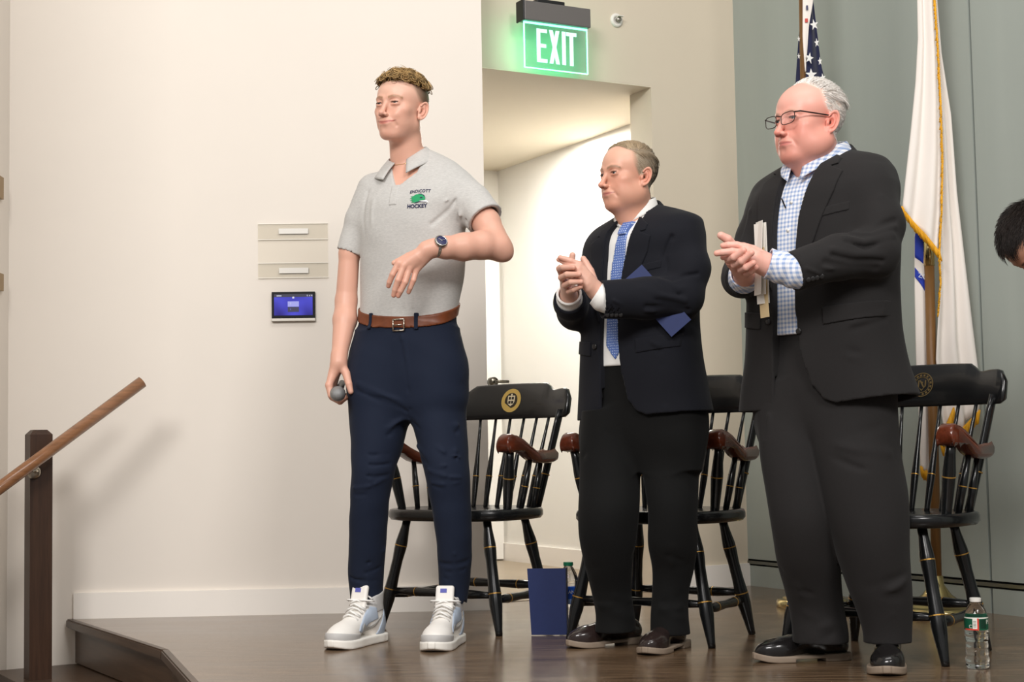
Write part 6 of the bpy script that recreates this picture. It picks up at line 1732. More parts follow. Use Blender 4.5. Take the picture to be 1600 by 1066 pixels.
cfg2 = dict(base=(.40, 5.06), yaw=-45, seed=2, label='clapping man in a dark navy jacket with white shirt and blue dotted tie',
    jacket=[(322, 985, 1035, .05, .05, .06, 2), (334, 962, 1064, .03, .075, .09, 2), (346, 943, 1086, .01, .10, .11, 2.2), (366, 926, 1092, 0, .125, .12, 2.4), (410, 920, 1090, 0, .140, .125, 2.3), (460, 917, 1088, 0, .145, .125, 2.3), (510, 916, 1088, 0, .150, .125, 2.3), (560, 913, 1092, 0, .150, .128, 2.3), (610, 911, 1100, 0, .150, .135, 2.3), (660, 908, 1108, 0, .150, .14, 2.3), (690, 906, 1111, 0, .15, .145, 2.3)],
    sleeveL=([(1066, 366, -.12), (1078, 420, -.16), (1066, 464, -.18), (1010, 466, -.225), (940, 468, -.25)], [.066, .064, .066, .064, .060]),
    sleeveR=([(948, 384, .10), (926, 440, .09), (900, 486, .03), (892, 475, -.08), (890, 467, -.12)], [.060, .060, .060, .052, .050]),
    folds=[([(1030, 440, -.25), (1060, 452, -.25), (1085, 450, -.22)], .013, .008), ([(1020, 425, -.22), (1050, 436, -.24), (1088, 428, -.22)], .012, -.006), ([(1000, 452, -.28), (1035, 462, -.28), (1070, 470, -.25)], .012, .007), ([(1010, 478, -.28), (1045, 480, -.27), (1075, 484, -.23)], .012, -.006),
           ([(1050, 370, -.19), (1040, 400, -.19), (1042, 430, -.19)], .012, -.007), ([(1090, 390, -.18), (1094, 430, -.18)], .013, .006), ([(960, 470, -.31), (985, 486, -.30)], .010, .004), ([(980, 520, -.2), (1030, 540, -.2)], .014, .004), ([(1062, 560, -.17), (1070, 620, -.17)], .016, .005), ([(1035, 570, -.19), (1040, 630, -.2)], .015, -.004)],
    hem_z=.748, hem_tilt=.07,
    opening=[(-.050, 1.47), (-.056, 1.36), (-.046, 1.20), (-.050, 1.05), (-.056, .90), (-.068, .70), (.20, .70), (.135, .752), (.085, .772), (.055, .81), (.036, .90), (.024, 1.05), (.030, 1.15), (.056, 1.36), (.050, 1.47)],
    layers=[('lapel', [(.045, 1.405), (.100, 1.372), (.104, 1.352), (.086, 1.348), (.128, 1.330), (.122, 1.28), (.085, 1.17), (.030, 1.06), (.026, 1.09), (.036, 1.20), (.056, 1.36)], .0055),
            ('lapel', [(-.045, 1.405), (-.100, 1.372), (-.104, 1.352), (-.086, 1.348), (-.128, 1.330), (-.122, 1.28), (-.095, 1.17), (-.052, 1.06), (-.050, 1.09), (-.048, 1.20), (-.057, 1.36)], .0055),
            ('pocket_flap', [(.095, 1.000), (.215, 1.014), (.215, .972), (.098, .955)], .005), ('pocket_flap', [(-.095, 1.000), (-.215, 1.014), (-.215, .972), (-.098, .955)], .005),
            ('breast_pocket', [(.085, 1.235), (.165, 1.250), (.165, 1.225), (.087, 1.210)], .0025)],
    jc=((0, .006, .024), (.0745, .058, -.036, .030, .044, .012, 40), dict(th=.007, pdir=4)), buttons=[(-.072, .985, .009)],
    cuff_buttons=[(948, 494, -.33), (955, 494, -.33), (962, 494, -.33), (969, 494, -.33)],
    shirt_in=.020, shirt_z0=.92, sc=((0, 0, .030), (.062, .060, .002, .011, .042, .026, 6), dict(th=.004, pdir=14)), neck=(995, 348, .01), neck_r=.056,
    cuffL=([(945, 467, -.25), (931, 458, -.25)], [.045, .040]), cuffR=([(890, 470, -.10), (889, 459, -.145)], [.043, .040]),
    tie=([(-.017, 1.365), (.017, 1.365), (.026, 1.25), (.034, 1.10), (.037, .985), (0, .940), (-.037, .985), (-.034, 1.10), (-.026, 1.25)], [(-.021, 1.392), (.021, 1.392), (.016, 1.348), (-.016, 1.348)]),
    leg_ratio=1.0, legA=[(640, 908, 1004, .03), (690, 906, 1004, .01), (740, 905, 1001, -.02), (800, 903, 999, -.05), (840, 905, 994, -.04), (880, 912, 989, -.01), (930, 925, 986, .04), (965, 931, 992, .05), (986, 930, 994, .05)],
    legB=[(640, 1000, 1098, -.04), (690, 1003, 1094, -.06), (740, 1005, 1092, -.08), (800, 1012, 1091, -.10), (850, 1013, 1089, -.08), (890, 1018, 1085, -.04), (930, 1019, 1077, -.03), (965, 1017, 1076, -.03), (990, 1016, 1078, -.03)],
    pelvis=[(480, 930, 1080, 0, .13, .12, 2.2), (560, 925, 1085, 0, .13, .13, 2.2), (620, 915, 1094, 0, .125, .135, 2.2), (690, 909, 1096, 0, .115, .13, 2.2), (735, 918, 1086, 0, .08, .09, 2.2)],
    tfolds=px_rows_folds(5, [(912, 995, 700, -.06, 3, 26, .006), (1008, 1088, 710, -.15, 3, 26, .006), (910, 990, 850, -.06, 4, 18, .007), (1018, 1085, 880, -.13, 4, 18, .008), (930, 990, 945, -.01, 3, 13, .006), (1020, 1075, 950, -.10, 3, 13, .006)]) + [([(958, 640, -.06), (956, 760, -.07), (952, 880, -.05)], .010, .006), ([(1046, 650, -.15), (1050, 770, -.16), (1050, 900, -.12)], .010, .006)],
    shoes=[(G(950, 1008)[:2], -58, .98), (G(1040, 1016)[:2], -28, .98)], laces=True, m_suit=M_SUIT2, m_trou=M_TROU2, m_shirt=M_WSHIRT, m_tie=M_TIE, m_shoe=mat('brown_black_shoe', srgb(44, 34, 32), 0.22, coat=0.3), 
    head_scale=.985, head_yaw=-57, eye=(950, 272, -.07), head=dict(w=1.0, jaw=1.0, jowl=.95, chin=1.05, smile=.35, mw=1.08, nose=1.12, nosew=1.02, brow=1.2, lid=.0034, naso=1.3, lips=.4), skin=srgb(216, 160, 136)[:3], hand_skin=srgb(220, 172, 152)[:3], lip=srgb(188, 112, 102)[:3], brow=srgb(140, 112, 88)[:3], red=.2, iris=mat('iris_grey', srgb(70, 76, 80), 0.2),
    hair_col=srgb(138, 122, 102)[:3], hair_mask=mask2, n_hair=5200, comb=comb2, lift=lambda q: np.where(q[:, 2] > .07, .16, .07), hair_var=hv2, hair_len=lambda q, rng: np.where(q[:, 2] > .07, .040, .018) * rng.uniform(.7, 1.2, len(q)), hair_r=.0009,
    hands=[dict(palm=[([(931, 452, -.25), (918, 432, -.27), (905, 414, -.275)], [.022, .0175, .0115]), ([(931, 453, -.25), (916, 436, -.275), (903, 421, -.285)], [.022, .017, .0115]), ([(931, 456, -.25), (917, 443, -.28), (904, 430, -.287)], [.022, .0165, .011]), ([(932, 459, -.25), (920, 450, -.275), (908, 439, -.28)], [.021, .0155, .0105])],
                fingers=[([(905, 414, -.275), (892, 408, -.28), (882, 404.5, -.28), (875, 402.5, -.278)], [.0110, .0095, .0085, .0075]), ([(903, 421, -.285), (889, 413, -.275), (879, 408, -.265), (873, 406, -.26)], [.0110, .0095, .0085, .0075]), ([(904, 430, -.287), (890, 424, -.265), (881, 420, -.25), (875, 417, -.245)], [.0105, .0092, .0083, .0075]), ([(908, 439, -.28), (897, 435, -.26), (890, 432, -.25), (884, 430, -.245)], [.0096, .0084, .0076, .007])],
                thumb=[([(928, 446, -.245), (922, 424, -.235), (915, 411, -.23), (911.5, 404.5, -.23)], [.018, .0135, .0115, .0095])]),
           dict(palm=[([(889, 462, -.14), (884, 446, -.18), (879, 431, -.215)], [.022, .0175, .012]), ([(889, 462, -.14), (886, 450, -.185), (882, 440, -.22)], [.022, .017, .012]), ([(890, 463, -.14), (888, 454, -.18), (886, 448, -.215)], [.021, .0165, .0115]), ([(891, 463, -.14), (891, 457, -.175), (891, 454, -.205)], [.020, .0155, .011])],
                fingers=[([(879, 431, -.215), (874, 420, -.245), (880, 418, -.28), (896, 418, -.305)], [.0112, .0102, .0095, .0080]), ([(882, 440, -.22), (877, 434, -.26), (886, 429, -.295), (905, 429, -.318)], [.0112, .0102, .0095, .0082]), ([(886, 448, -.215), (883, 446, -.26), (892, 441, -.298), (908, 440.5, -.314)], [.0108, .0098, .0090, .0080]), ([(891, 454, -.205), (889, 456, -.245), (897, 453, -.28), (907, 448.5, -.30)], [.0100, .0090, .0083, .0074])],
                thumb=[([(888, 452, -.15), (890, 426, -.18), (893, 408, -.20), (894.5, 398.5, -.205)], [.018, .0135, .0115, .0095])])],
    wrists=[([(952, 466, -.25), (931, 454, -.25)], [.031, .026]), ([(891, 474, -.08), (889, 462, -.14)], [.031, .026])])
pm2, inf2 = suit_man(cfg2)
rg = empty('wedding_ring'); rg.parent = pm2.root
ra_, rb2_ = pm2.px(901, 428.5, -.284), pm2.px(896, 426.5, -.275)
rg.location = tuple(ra_); obj('band', lathe([(.0100, -.0022), (.0116, -.0022), (.0118, 0), (.0116, .0022), (.0100, .0022), (.0100, -.0022)], 20, align((0, 0, 0), rb2_ - ra_)), mat('ring_gold', srgb(226, 190, 110), 0.2, 1.0), rg, True)
def held_sheet(name, label, cat, p, c, w, h, t, roll, yaw, m, tilt=0):
    cw = P(*c[:2], p.b[1] + c[2])
    o = empty(name, tuple(cw)); tag(o, label, cat)
    Mx = (Matrix.Rotation(R(yaw), 4, 'Z') @ Matrix.Rotation(R(tilt), 4, 'X') @ Matrix.Rotation(R(roll), 4, 'Y'))
    return o, Mx, w, h, t
o, Mx, w, h, t = held_sheet('navy_booklet', 'navy booklet tucked under the arm of the man with the blue tie', 'folder', pm2, (1026, 470, -.214), .082, .235, .006, -40, -8, None)
obj('cover', box((-w / 2, -.003, -h / 2), (w / 2, -.001, h / 2), Mx), M_NAVY, o); obj('pages', box((-w / 2 + .003, -.001, -h / 2 + .003), (w / 2 - .003, .001, h / 2 - .003), Mx), M_PAPER, o); obj('cover', box((-w / 2, .001, -h / 2), (w / 2, .003, h / 2), Mx), M_NAVY, o)

# --- the white haired man with glasses
M_SUIT3 = mat('charcoal_suit', srgb(36, 34, 34), 0.85, var=0.08, vscale=260, spec=0.25, sheen=0.04, bump=0.08, bscale=900)
def check_mat(name, base, line, scale):
    m = bpy.data.materials.new(name); m.use_nodes = True; nt = m.node_tree; L = nt.links.new; b = nt.nodes['Principled BSDF']
    tc = nt.nodes.new('ShaderNodeTexCoord'); fac = []
    for ax in ('X', 'Z', 'Y'):
        w = nt.nodes.new('ShaderNodeTexWave'); w.bands_direction = ax; w.inputs['Scale'].default_value = scale; w.inputs['Distortion'].default_value = 0
        L(tc.outputs['Object'], w.inputs[0]); r_ = nt.nodes.new('ShaderNodeMath'); r_.operation = 'GREATER_THAN'; r_.inputs[1].default_value = 0.55; L(w.outputs['Fac'], r_.inputs[0]); fac.append(r_)
    mx1 = nt.nodes.new('ShaderNodeMath'); mx1.operation = 'ADD'; L(fac[0].outputs[0], mx1.inputs[0]); L(fac[1].outputs[0], mx1.inputs[1])
    h = nt.nodes.new('ShaderNodeMath'); h.operation = 'MULTIPLY'; h.inputs[1].default_value = 0.5; L(mx1.outputs[0], h.inputs[0])
    mx = nt.nodes.new('ShaderNodeMix'); mx.data_type = 'RGBA'; mx.inputs[6].default_value = base; mx.inputs[7].default_value = line
    L(h.outputs[0], mx.inputs[0]); L(mx.outputs[2], b.inputs['Base Color']); b.inputs['Roughness'].default_value = 0.8
    return m
M_CHECK = check_mat('blue_check_shirt', srgb(240, 240, 244), srgb(146, 168, 208), 24)
def mask3(Q):
    x, y, z = np.abs(Q[:, 0]), Q[:, 1], Q[:, 2]
    top = np.clip((z - np.interp(y, [-.1, -.05, -.02, .02, .1], [.115, .098, .080, .060, .02])) / .010, 0, 1) * np.clip((y + .045) / .03, 0, 1)
    side = np.clip((z - np.interp(y, [-.03, .0, .012, .035, .055, .1], [.04, .012, -.004, -.045, -.080, -.092])) / .014, 0, 1) * np.clip((y + .022) / .024, 0, 1)
    return np.maximum(top, side)
def comb3(q, rng):
    c = np.zeros_like(q); top = q[:, 2] > .075
    c[:, 0] = .15 * np.sign(q[:, 0]); c[:, 1] = np.where(top, .9, .8); c[:, 2] = np.where(top, .25, -.45)
    return c + rng.normal(0, .22, q.shape)
def hv3(q, rng): return np.array((.93, .88, .83)) * rng.uniform(.92, 1.05, (len(q), 1))
cfg3 = dict(base=(.985, 4.62), yaw=-46, seed=3, label='clapping white-haired man with glasses in charcoal suit and blue checked shirt',
    jacket=[(240, 1262, 1335, .05, .06, .07, 2), (254, 1225, 1366, .03, .09, .10, 2.1), (270, 1203, 1380, .01, .12, .125, 2.2), (295, 1188, 1388, 0, .145, .14, 2.3), (340, 1180, 1390, 0, .165, .145, 2.3), (400, 1178, 1392, 0, .175, .145, 2.3), (460, 1180, 1393, 0, .178, .145, 2.3), (520, 1180, 1396, 0, .178, .145, 2.3), (570, 1177, 1403, 0, .176, .15, 2.3), (620, 1172, 1416, 0, .175, .158, 2.3), (665, 1168, 1424, 0, .175, .165, 2.3)],
    sleeveL=([(1358, 300, -.15), (1374, 352, -.20), (1366, 396, -.235), (1310, 402, -.28), (1238, 424, -.325)], [.074, .071, .070, .064, .056]),
    sleeveR=([(1206, 312, .12), (1184, 370, .11), (1162, 428, .05), (1160, 434, -.06), (1162, 434, -.12)], [.066, .064, .062, .058, .054]),
    folds=[([(1320, 372, -.33), (1350, 378, -.32), (1392, 368, -.28)], .014, .009), ([(1330, 352, -.30), (1362, 356, -.30), (1398, 345, -.27)], .013, -.008), ([(1300, 390, -.35), (1336, 398, -.34), (1378, 398, -.30)], .013, .008), ([(1290, 410, -.36), (1330, 416, -.35), (1370, 420, -.30)], .013, -.007), ([(1340, 320, -.26), (1334, 350, -.26), (1325, 375, -.28)], .012, -.008), ([(1376, 310, -.24), (1392, 350, -.25)], .014, .006),
           ([(1262, 420, -.38), (1290, 432, -.36)], .010, .004), ([(1330, 330, -.25), (1312, 350, -.25), (1300, 374, -.25)], .012, .006), ([(1260, 500, -.25), (1320, 510, -.24), (1380, 490, -.2)], .018, .005), ([(1300, 540, -.25), (1370, 560, -.2)], .018, -.004), ([(1380, 540, -.18), (1392, 600, -.17)], .016, .005), ([(1172, 330, .05), (1160, 380, .04)], .012, .005)],
    hem_z=.758, hem_tilt=.14,
    opening=[(-.050, 1.62), (-.060, 1.50), (-.060, 1.36), (-.056, 1.20), (-.058, 1.05), (-.066, .90), (-.085, .70), (.24, .70), (.155, .765), (.100, .785), (.062, .83), (.036, .92), (.022, 1.05), (.022, 1.18), (.034, 1.33), (.060, 1.50), (.050, 1.62)],
    layers=[('lapel', [(.050, 1.540), (.112, 1.500), (.116, 1.478), (.096, 1.474), (.142, 1.452), (.134, 1.39), (.088, 1.25), (.026, 1.11), (.023, 1.15), (.036, 1.33), (.062, 1.50)], .0055),
            ('lapel', [(-.050, 1.540), (-.112, 1.500), (-.116, 1.478), (-.096, 1.474), (-.142, 1.452), (-.134, 1.39), (-.108, 1.25), (-.060, 1.11), (-.058, 1.15), (-.061, 1.33), (-.061, 1.50)], .0055),
            ('pocket_flap', [(.110, 1.050), (.245, 1.066), (.245, 1.020), (.113, 1.000)], .005), ('pocket_flap', [(-.110, 1.050), (-.245, 1.066), (-.245, 1.020), (-.113, 1.000)], .005),
            ('breast_pocket', [(.095, 1.340), (.180, 1.356), (.180, 1.330), (.097, 1.314)], .0025)],
    jc=((0, .006, .026), (.0905, .062, -.046, .030, .046, .014, 40), dict(th=.007, pdir=4)), buttons=[(.036, .985, .009), (-.076, 1.02, .009)],
    cuff_buttons=[(1265, 438, -.40), (1272, 436.5, -.40), (1279, 435, -.40), (1287, 433, -.40)],
    shirt_in=.022, shirt_z0=.98, sc=((0, -.014, .032), (.080, .060, -.014, .020, .046, .024, 15), dict(th=.004, pdir=4, ell=1.22)), neck=(1283, 264, .01), neck_r=.066,
    cuffL=([(1244, 425, -.325), (1200, 412, -.328)], [.049, .044]), cuffR=([(1162, 436, -.10), (1163, 427, -.175)], [.046, .044]),
    shirt_buttons=[(-.014, 1.455), (-.016, 1.375), (-.017, 1.29), (-.018, 1.2)],
    leg_ratio=1.0, legA=[(600, 1182, 1292, .03), (650, 1183, 1296, .01), (700, 1187, 1300, -.02), (760, 1195, 1303, -.05), (820, 1205, 1306, -.06), (870, 1214, 1310, -.03), (920, 1226, 1316, .03), (960, 1236, 1321, .06), (992, 1239, 1325, .06), (1003, 1239, 1325, .06)],
    legB=[(600, 1268, 1396, -.06), (650, 1258, 1399, -.07), (700, 1262, 1405, -.09), (760, 1276, 1415, -.11), (820, 1292, 1419, -.12), (870, 1308, 1421, -.12), (920, 1326, 1423, -.11), (960, 1340, 1424, -.10), (992, 1349, 1424, -.10), (1004, 1350, 1424, -.10)],
    pelvis=[(480, 1200, 1390, 0, .15, .14, 2.2), (560, 1190, 1396, 0, .155, .145, 2.2), (620, 1184, 1386, 0, .15, .145, 2.1), (680, 1192, 1382, 0, .13, .13, 2.1), (720, 1210, 1375, 0, .09, .10, 2.1)],
    tfolds=px_rows_folds(9, [(1195, 1290, 700, -.07, 2, 30, .005), (1280, 1400, 700, -.22, 3, 26, .006), (1215, 1300, 900, -.04, 3, 20, .006), (1325, 1418, 940, -.21, 4, 20, .009), (1240, 1320, 985, -.03, 3, 14, .006)]) + [([(1262, 640, -.20), (1300, 790, -.23), (1352, 960, -.20)], .010, .007), ([(1200, 650, -.06), (1225, 800, -.06), (1258, 980, -.03)], .010, .006), ([(1420, 905, -.2), (1380, 935, -.22), (1350, 975, -.2)], .016, .010)],
    shoes=[(G(1258, 1032)[:2], -80, 1.0), (G(1387, 1045)[:2], -12, 1.08)], laces=False, m_suit=M_SUIT3, m_trou=M_SUIT3, m_shirt=M_CHECK, m_shoe=M_SHOEB,
    head_scale=1.07, head_yaw=-60, eye=(1227, 187, -.09), head=dict(w=1.06, jaw=1.2, jowl=1.15, chin=1.2, smile=-.25, nose=1.05, nosew=1.08, brow=.9, lid=.0030, naso=1.0, lips=.45, pout=.001, cheek=1.0, fore=1.02), skin=srgb(228, 160, 143)[:3], hand_skin=srgb(232, 176, 160)[:3], lip=srgb(204, 116, 108)[:3], brow=srgb(206, 160, 140)[:3], red=.30, iris=mat('iris_blue', srgb(86, 104, 116), 0.2), stub=.05,
    hair_col=srgb(236, 212, 198)[:3], hair_mask=mask3, n_hair=5200, comb=comb3, lift=lambda q: np.where(q[:, 2] > .06, .60, .22), hair_var=hv3, hair_len=lambda q, rng: np.where(q[:, 2] > .06, .036, .020) * rng.uniform(.6, 1.3, len(q)), hair_r=.0012,
    hands=[dict(palm=[([(1196, 412, -.33), (1182, 400, -.345), (1167, 388, -.345)], [.025, .019, .0125]), ([(1196, 413, -.33), (1178, 405, -.355), (1161, 396, -.36)], [.025, .0185, .0125]), ([(1197, 415, -.33), (1178, 410, -.355), (1160, 404, -.36)], [.024, .018, .012]), ([(1197, 418, -.325), (1181, 416, -.345), (1165, 412, -.35)], [.023, .017, .0115])],
                fingers=[([(1167, 388, -.345), (1151, 383, -.345), (1138, 383, -.34), (1130, 384, -.335)], [.0122, .0105, .0095, .0085]), ([(1161, 396, -.36), (1144, 393, -.365), (1129, 394.5, -.36), (1120, 396, -.355)], [.0122, .0105, .0095, .0085]), ([(1160, 404, -.36), (1146, 402, -.35), (1136, 402, -.34), (1130, 402, -.335)], [.0115, .0100, .0092, .0085]), ([(1165, 412, -.35), (1152, 411, -.335), (1144, 411, -.325), (1138, 411, -.32)], [.0108, .0094, .0086, .008])],
                thumb=[([(1192, 402, -.32), (1176, 391, -.31), (1162, 386, -.305), (1154, 384, -.305)], [.019, .0145, .0125, .0105])]),
           dict(palm=[([(1163, 430, -.18), (1153, 422, -.235), (1143, 412, -.28)], [.025, .019, .013]), ([(1163, 431, -.18), (1157, 425, -.24), (1150, 418, -.285)], [.025, .0185, .013]), ([(1165, 432, -.18), (1162, 428, -.24), (1159, 423, -.285)], [.024, .018, .0125]), ([(1167, 432, -.18), (1167, 429, -.23), (1167, 427, -.275)], [.023, .017, .012])],
                fingers=[([(1143, 412, -.28), (1138, 406, -.325), (1147, 402, -.372), (1162, 391.5, -.390)], [.0125, .0112, .0104, .0090]), ([(1150, 418, -.285), (1148, 414, -.335), (1159, 408, -.382), (1174, 395.5, -.398)], [.0125, .0112, .0104, .0090]), ([(1159, 423, -.285), (1158, 421, -.335), (1166, 418, -.380), (1177, 411, -.392)], [.0120, .0108, .0100, .0088]), ([(1167, 427, -.275), (1167, 427, -.32), (1174, 424, -.36), (1181, 418, -.375)], [.0110, .0098, .0090, .0082])],
                thumb=[([(1160, 418, -.21), (1150, 390, -.265), (1137, 374, -.29), (1126.5, 368, -.295)], [.020, .0150, .0130, .0108])])],
    wrists=[([(1225, 420, -.325), (1197, 413, -.33)], [.036, .030]), ([(1161, 436, -.10), (1163, 430, -.18)], [.036, .030])])
pm3, inf3 = suit_man(cfg3)
# glasses
hc, M3, hs = inf3['hc'], inf3['M3'], inf3['hs']
gl = empty('eyeglasses'); gl.parent = pm3.root
hp_ = lambda x, y, z: hc + M3 @ (np.array([x, y, z]) * hs)
M_FR = mat('dark_frame', srgb(44, 32, 30), 0.3, 0.5)
lm = bpy.data.materials.new('spectacle_lens'); lm.use_nodes = True; nt = lm.node_tree; b = nt.nodes['Principled BSDF']; b.inputs['Roughness'].default_value = 0.03
tr = nt.nodes.new('ShaderNodeBsdfTransparent'); mxs = nt.nodes.new('ShaderNodeMixShader'); mxs.inputs[0].default_value = 0.08
nt.links.new(tr.outputs[0], mxs.inputs[1]); nt.links.new(b.outputs[0], mxs.inputs[2]); nt.links.new(mxs.outputs[0], nt.nodes['Material Output'].inputs[0])
for sx in (-1, 1):
    ring = []
    for a in np.linspace(0, 2 * math.pi, 28, endpoint=False):
        c, s_ = math.cos(a), math.sin(a)
        ring.append(hp_(sx * (.036 + .026 * math.copysign(abs(c) ** .6, c)), -.113 + .006 * abs(.036 + .026 * c) / .06, -.004 + .0165 * math.copysign(abs(s_) ** .6, s_) + .002 * c))
    fr = obj('frame', tube(ring + [ring[0]], .0013, 8), M_FR, gl, True)
    bm = bmesh.new(); bm.faces.new([bm.verts.new(q) for q in ring]); obj('lens', bm, lm, fr)
    obj('temple', tube([hp_(sx * .062, -.108, .008), hp_(sx * .072, -.095, .010), hp_(sx * .081, -.04, .006), hp_(sx * .083, .004, .004), hp_(sx * .083, .022, -.008)], [(.0016, .0022)] * 5, 8), M_FR, gl, True)
obj('bridge', tube([hp_(-.011, -.114, .004), hp_(0, -.119, .007), hp_(.011, -.114, .004)], .0014, 8), M_FR, gl, True)
# lapel pen/clip and papers under the arm
o = empty('paper_bundle', tuple(P(1187, 415, 4.62 - .235))); tag(o, 'white and manila papers held upright under the charcoal suited man\'s arm', 'papers')
for k, (yw, dx, h0, h1, m) in enumerate(((78, -.004, -.085, .128, M_PAPER), (66, .002, -.085, .112, M_PAPER), (58, .006, -.11, .122, M_PAPER), (72, .004, -.15, .05, mat('manila', srgb(214, 190, 146), 0.7)))):
    obj('sheet', box((-.026, -.0006, h0), (.026, .0006, h1), Matrix.Translation((dx, 0, 0)) @ Matrix.Rotation(R(-yw), 4, 'Z') @ Matrix.Rotation(R(-3 + 2 * k), 4, 'X')), m, o)
lp = drape_me(flat_poly([(-.012, .016), (-.008, .018), (.012, -.014), (.008, -.017)]), inf3['JL'].sp(np.array([1.30], F32))[0][0] - .040, 1.375, inf3['shirt'], -.5, .004)
link('lapel_microphone', lp, mat('mic_black_clip', srgb(18, 18, 18), 0.4), pm3.root)
# ------------------------------------------------------------------ the dark-haired man bending forward beside the panelled wall
p4 = Person((2.05, 4.75), -90, 'dark-haired man bending forward beside the grey panelled wall')
M_SUIT4 = mat('dark_grey_suit', srgb(34, 35, 40), 0.85, spec=0.25)
hs4 = 1.0
H4 = dict(HD, lips=.6)
HY4 = R(14)
hc4 = p4.L(P(1617, 374, 4.72))
M34 = rotz(HY4) @ rotx(R(66))
n40 = hc4 + M34 @ np.array([0, .022, -.07]); n41 = hc4 + np.array([.03, .19, .075])
tz = [(n41 + np.array([0, .01, -.01])), n41 + np.array([.01, .20, -.03]), n41 + np.array([.0, .42, -.30])]
hipc = np.array([n41[0], n41[1] + .44, .93])
def b4(Pn):
    d = head_sdf((Pn - A3(hc4)) @ A3(M34), H4)
    d = smin(d, s_cone(Pn, n40, n41, .054, .06), .025)
    return d
def hm4(Q):
    x, y, z = np.abs(Q[:, 0]), Q[:, 1], Q[:, 2]
    top = np.clip((z - np.interp(y, [-.09, -.05, 0, .05, .1], [.070, .066, .058, .05, .03])) / .006, 0, 1)
    side = np.clip((z - np.interp(y, [-.05, -.03, .0, .03, .055, .1], [.05, .01, -.01, -.02, -.055, -.065])) / .02, 0, 1) * np.clip((y + .045) / .015, 0, 1)
    return np.maximum(top, side * .92)
SK4 = srgb(196, 138, 112)[:3]
def sdf_torso4(Pn):
    d = s_chain(Pn, [n41 + np.array([0, .05, -.02]), n41 + np.array([0, .24, -.10]), hipc], [.12, .165, .155], .03)
    for sx in (-1, 1):
        d = smin(d, s_chain(Pn, [n41 + np.array([sx * .17, .06, -.03]), n41 + np.array([sx * .24, .00, -.30]), n41 + np.array([sx * .16, -.10, -.52])], [.07, .058, .046]), .04)
    return d - wrinkle(Pn, F32(.002), 18, 18, 16, 4)
def sdf_leg4(Pn):
    d = s_sph(Pn, hipc + np.array([0, 0, .0]), .15)
    for sx in (-1, 1):
        d = smin(d, s_chain(Pn, [hipc + np.array([sx * .09, 0, -.03]), np.array([hipc[0] + sx * .10, hipc[1] - .02, .50]), np.array([hipc[0] + sx * .11, hipc[1] + .02, .07])], [.10, .078, .066]), .03)
    return np.maximum(d, .06 - Pn[:, 2])
hands4 = []
for sx in (-1, 1):
    w_ = n41 + np.array([sx * .16, -.10, -.53])
    fs = []
    for k in range(4):
        b_ = w_ + np.array([sx * (.03 - .019 * k) * .6, -.02 + .014 * k - .02, -.095]); fs.append(([b_, b_ + np.array([-sx * .006, -.006, -.036]), b_ + np.array([-sx * .016, -.004, -.062]), b_ + np.array([-sx * .026, .002, -.078])], [.0105, .0095, .0085, .0075]))
    hands4.append(dict(palm=[([w_, f[0][0]], [.021, .0115]) for f in fs], fingers=fs, thumb=[([w_ + np.array([0, -.01, -.02]), w_ + np.array([-sx * .02, -.045, -.055]), w_ + np.array([-sx * .03, -.055, -.09])], [.016, .0125, .0095])]))
l4, h4 = aabb([hc4], .19); l4 = np.minimum(l4, n41 - .09); h4 = np.maximum(h4, n41 + .09)
pr4 = [mesh_sdf(b4, l4, h4, .0028)]
for hd in hands4:
    w_ = hd['palm'][0][0][0]
    pr4.append(mesh_sdf(lambda Pn: smin(hand_sdf(Pn, hd), s_cone(Pn, w_ + np.array([0, .02, .10]), w_, .034, .026), .012), *aabb([w_, w_ + np.array([0, 0, -.2]), w_ + np.array([0, .02, .1])], .08), .0032))
pr4.append(mesh_sdf(lambda Pn: smin(sdf_torso4(Pn), sdf_leg4(Pn), .04) + F32(.03), (hipc[0] - .4, n41[1] - .3, .05), (hipc[0] + .4, hipc[1] + .3, n41[2] + .2), .016))
Q4 = (pr4[0][0] - hc4) @ M34
c4 = [head_color(Q4, H4, SK4, srgb(170, 100, 90)[:3], srgb(40, 30, 24)[:3], srgb(30, 24, 20)[:3], hm4, red=.1)] + [hand_cols(q[0], SK4, []) for q in pr4[1:]]
vt, fc = merge(pr4); me = arr_mesh('body', vt, fc); set_col(me, np.concatenate(c4)); link('body', me, M_SKIN, p4.root)
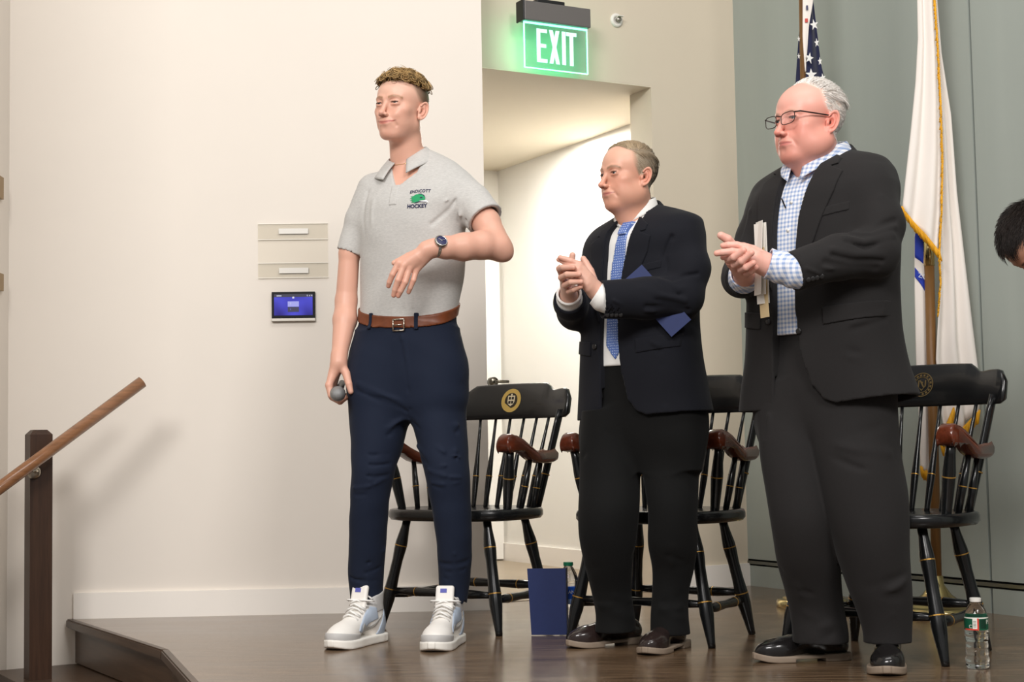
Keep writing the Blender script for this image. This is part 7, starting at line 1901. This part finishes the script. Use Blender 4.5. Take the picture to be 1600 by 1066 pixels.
eyes(p4.root, M34, hc4, 1.0, H4, mat('iris_brown', srgb(60, 40, 28), 0.2))
rng = np.random.default_rng(44); hmv = hm4(Q4); earm = (np.abs(Q4[:, 0]) > .0755) & (np.abs(Q4[:, 1] - .012) < .028) & (np.abs(Q4[:, 2] + .012) < .036)
ids = rng.choice(np.where((hmv > .5) & ~earm)[0], 3000, replace=True); q0 = Q4[ids]; nr = grad(b4, pr4[0][0][ids])
cmb = (np.stack([.2 * np.sign(q0[:, 0]), np.where(q0[:, 2] > .05, -.8, .5), np.where(q0[:, 2] > .05, .1, -.7)], 1) + rng.normal(0, .15, q0.shape)) @ M34.T
def dr4(pp, k):
    n_ = grad(b4, pp); tg = cmb - n_ * (cmb * n_).sum(1, keepdims=True); tg /= np.maximum(np.linalg.norm(tg, axis=1, keepdims=True), 1e-6)
    d = tg + n_ * np.where(q0[:, 2] > .05, .35, .1)[:, None]; return d / np.linalg.norm(d, axis=1, keepdims=True)
strands('hair', pr4[0][0][ids] - nr * .001, dr4, 5, np.where(q0[:, 2] > .045, .038, .012) * rng.uniform(.7, 1.2, len(ids)) / 5, .0010, M_HAIR, p4.root, np.array(srgb(38, 30, 26)[:3]) * rng.uniform(.6, 1.5, (len(ids), 1)))
sdf_obj('jacket', lambda Pn: np.maximum(ssub(sdf_torso4(Pn), s_cone(Pn, n40, n41 + np.array([0, .05, 0]), .062, .062), .004), F32(hipc[2] - .10) - Pn[:, 2] - np.where(Pn[:, 1] < n41[1] + .16, 9, 0)), (hipc[0] - .42, n41[1] - .32, n41[2] - .62), (hipc[0] + .42, hipc[1] + .25, n41[2] + .2), .009, M_SUIT4, p4.root)
sdf_obj('trousers', sdf_leg4, (hipc[0] - .3, hipc[1] - .22, .05), (hipc[0] + .3, hipc[1] + .22, hipc[2] + .18), .010, M_SUIT4, p4.root)
for sx in (-1, 1):
    w = p4.b + p4.Rz @ np.array([hipc[0] + sx * .11, hipc[1] - .03, 0]); dress_shoe(p4, w[:2], sx * 8, M_SHOEB, M_SOLE, .98, False)
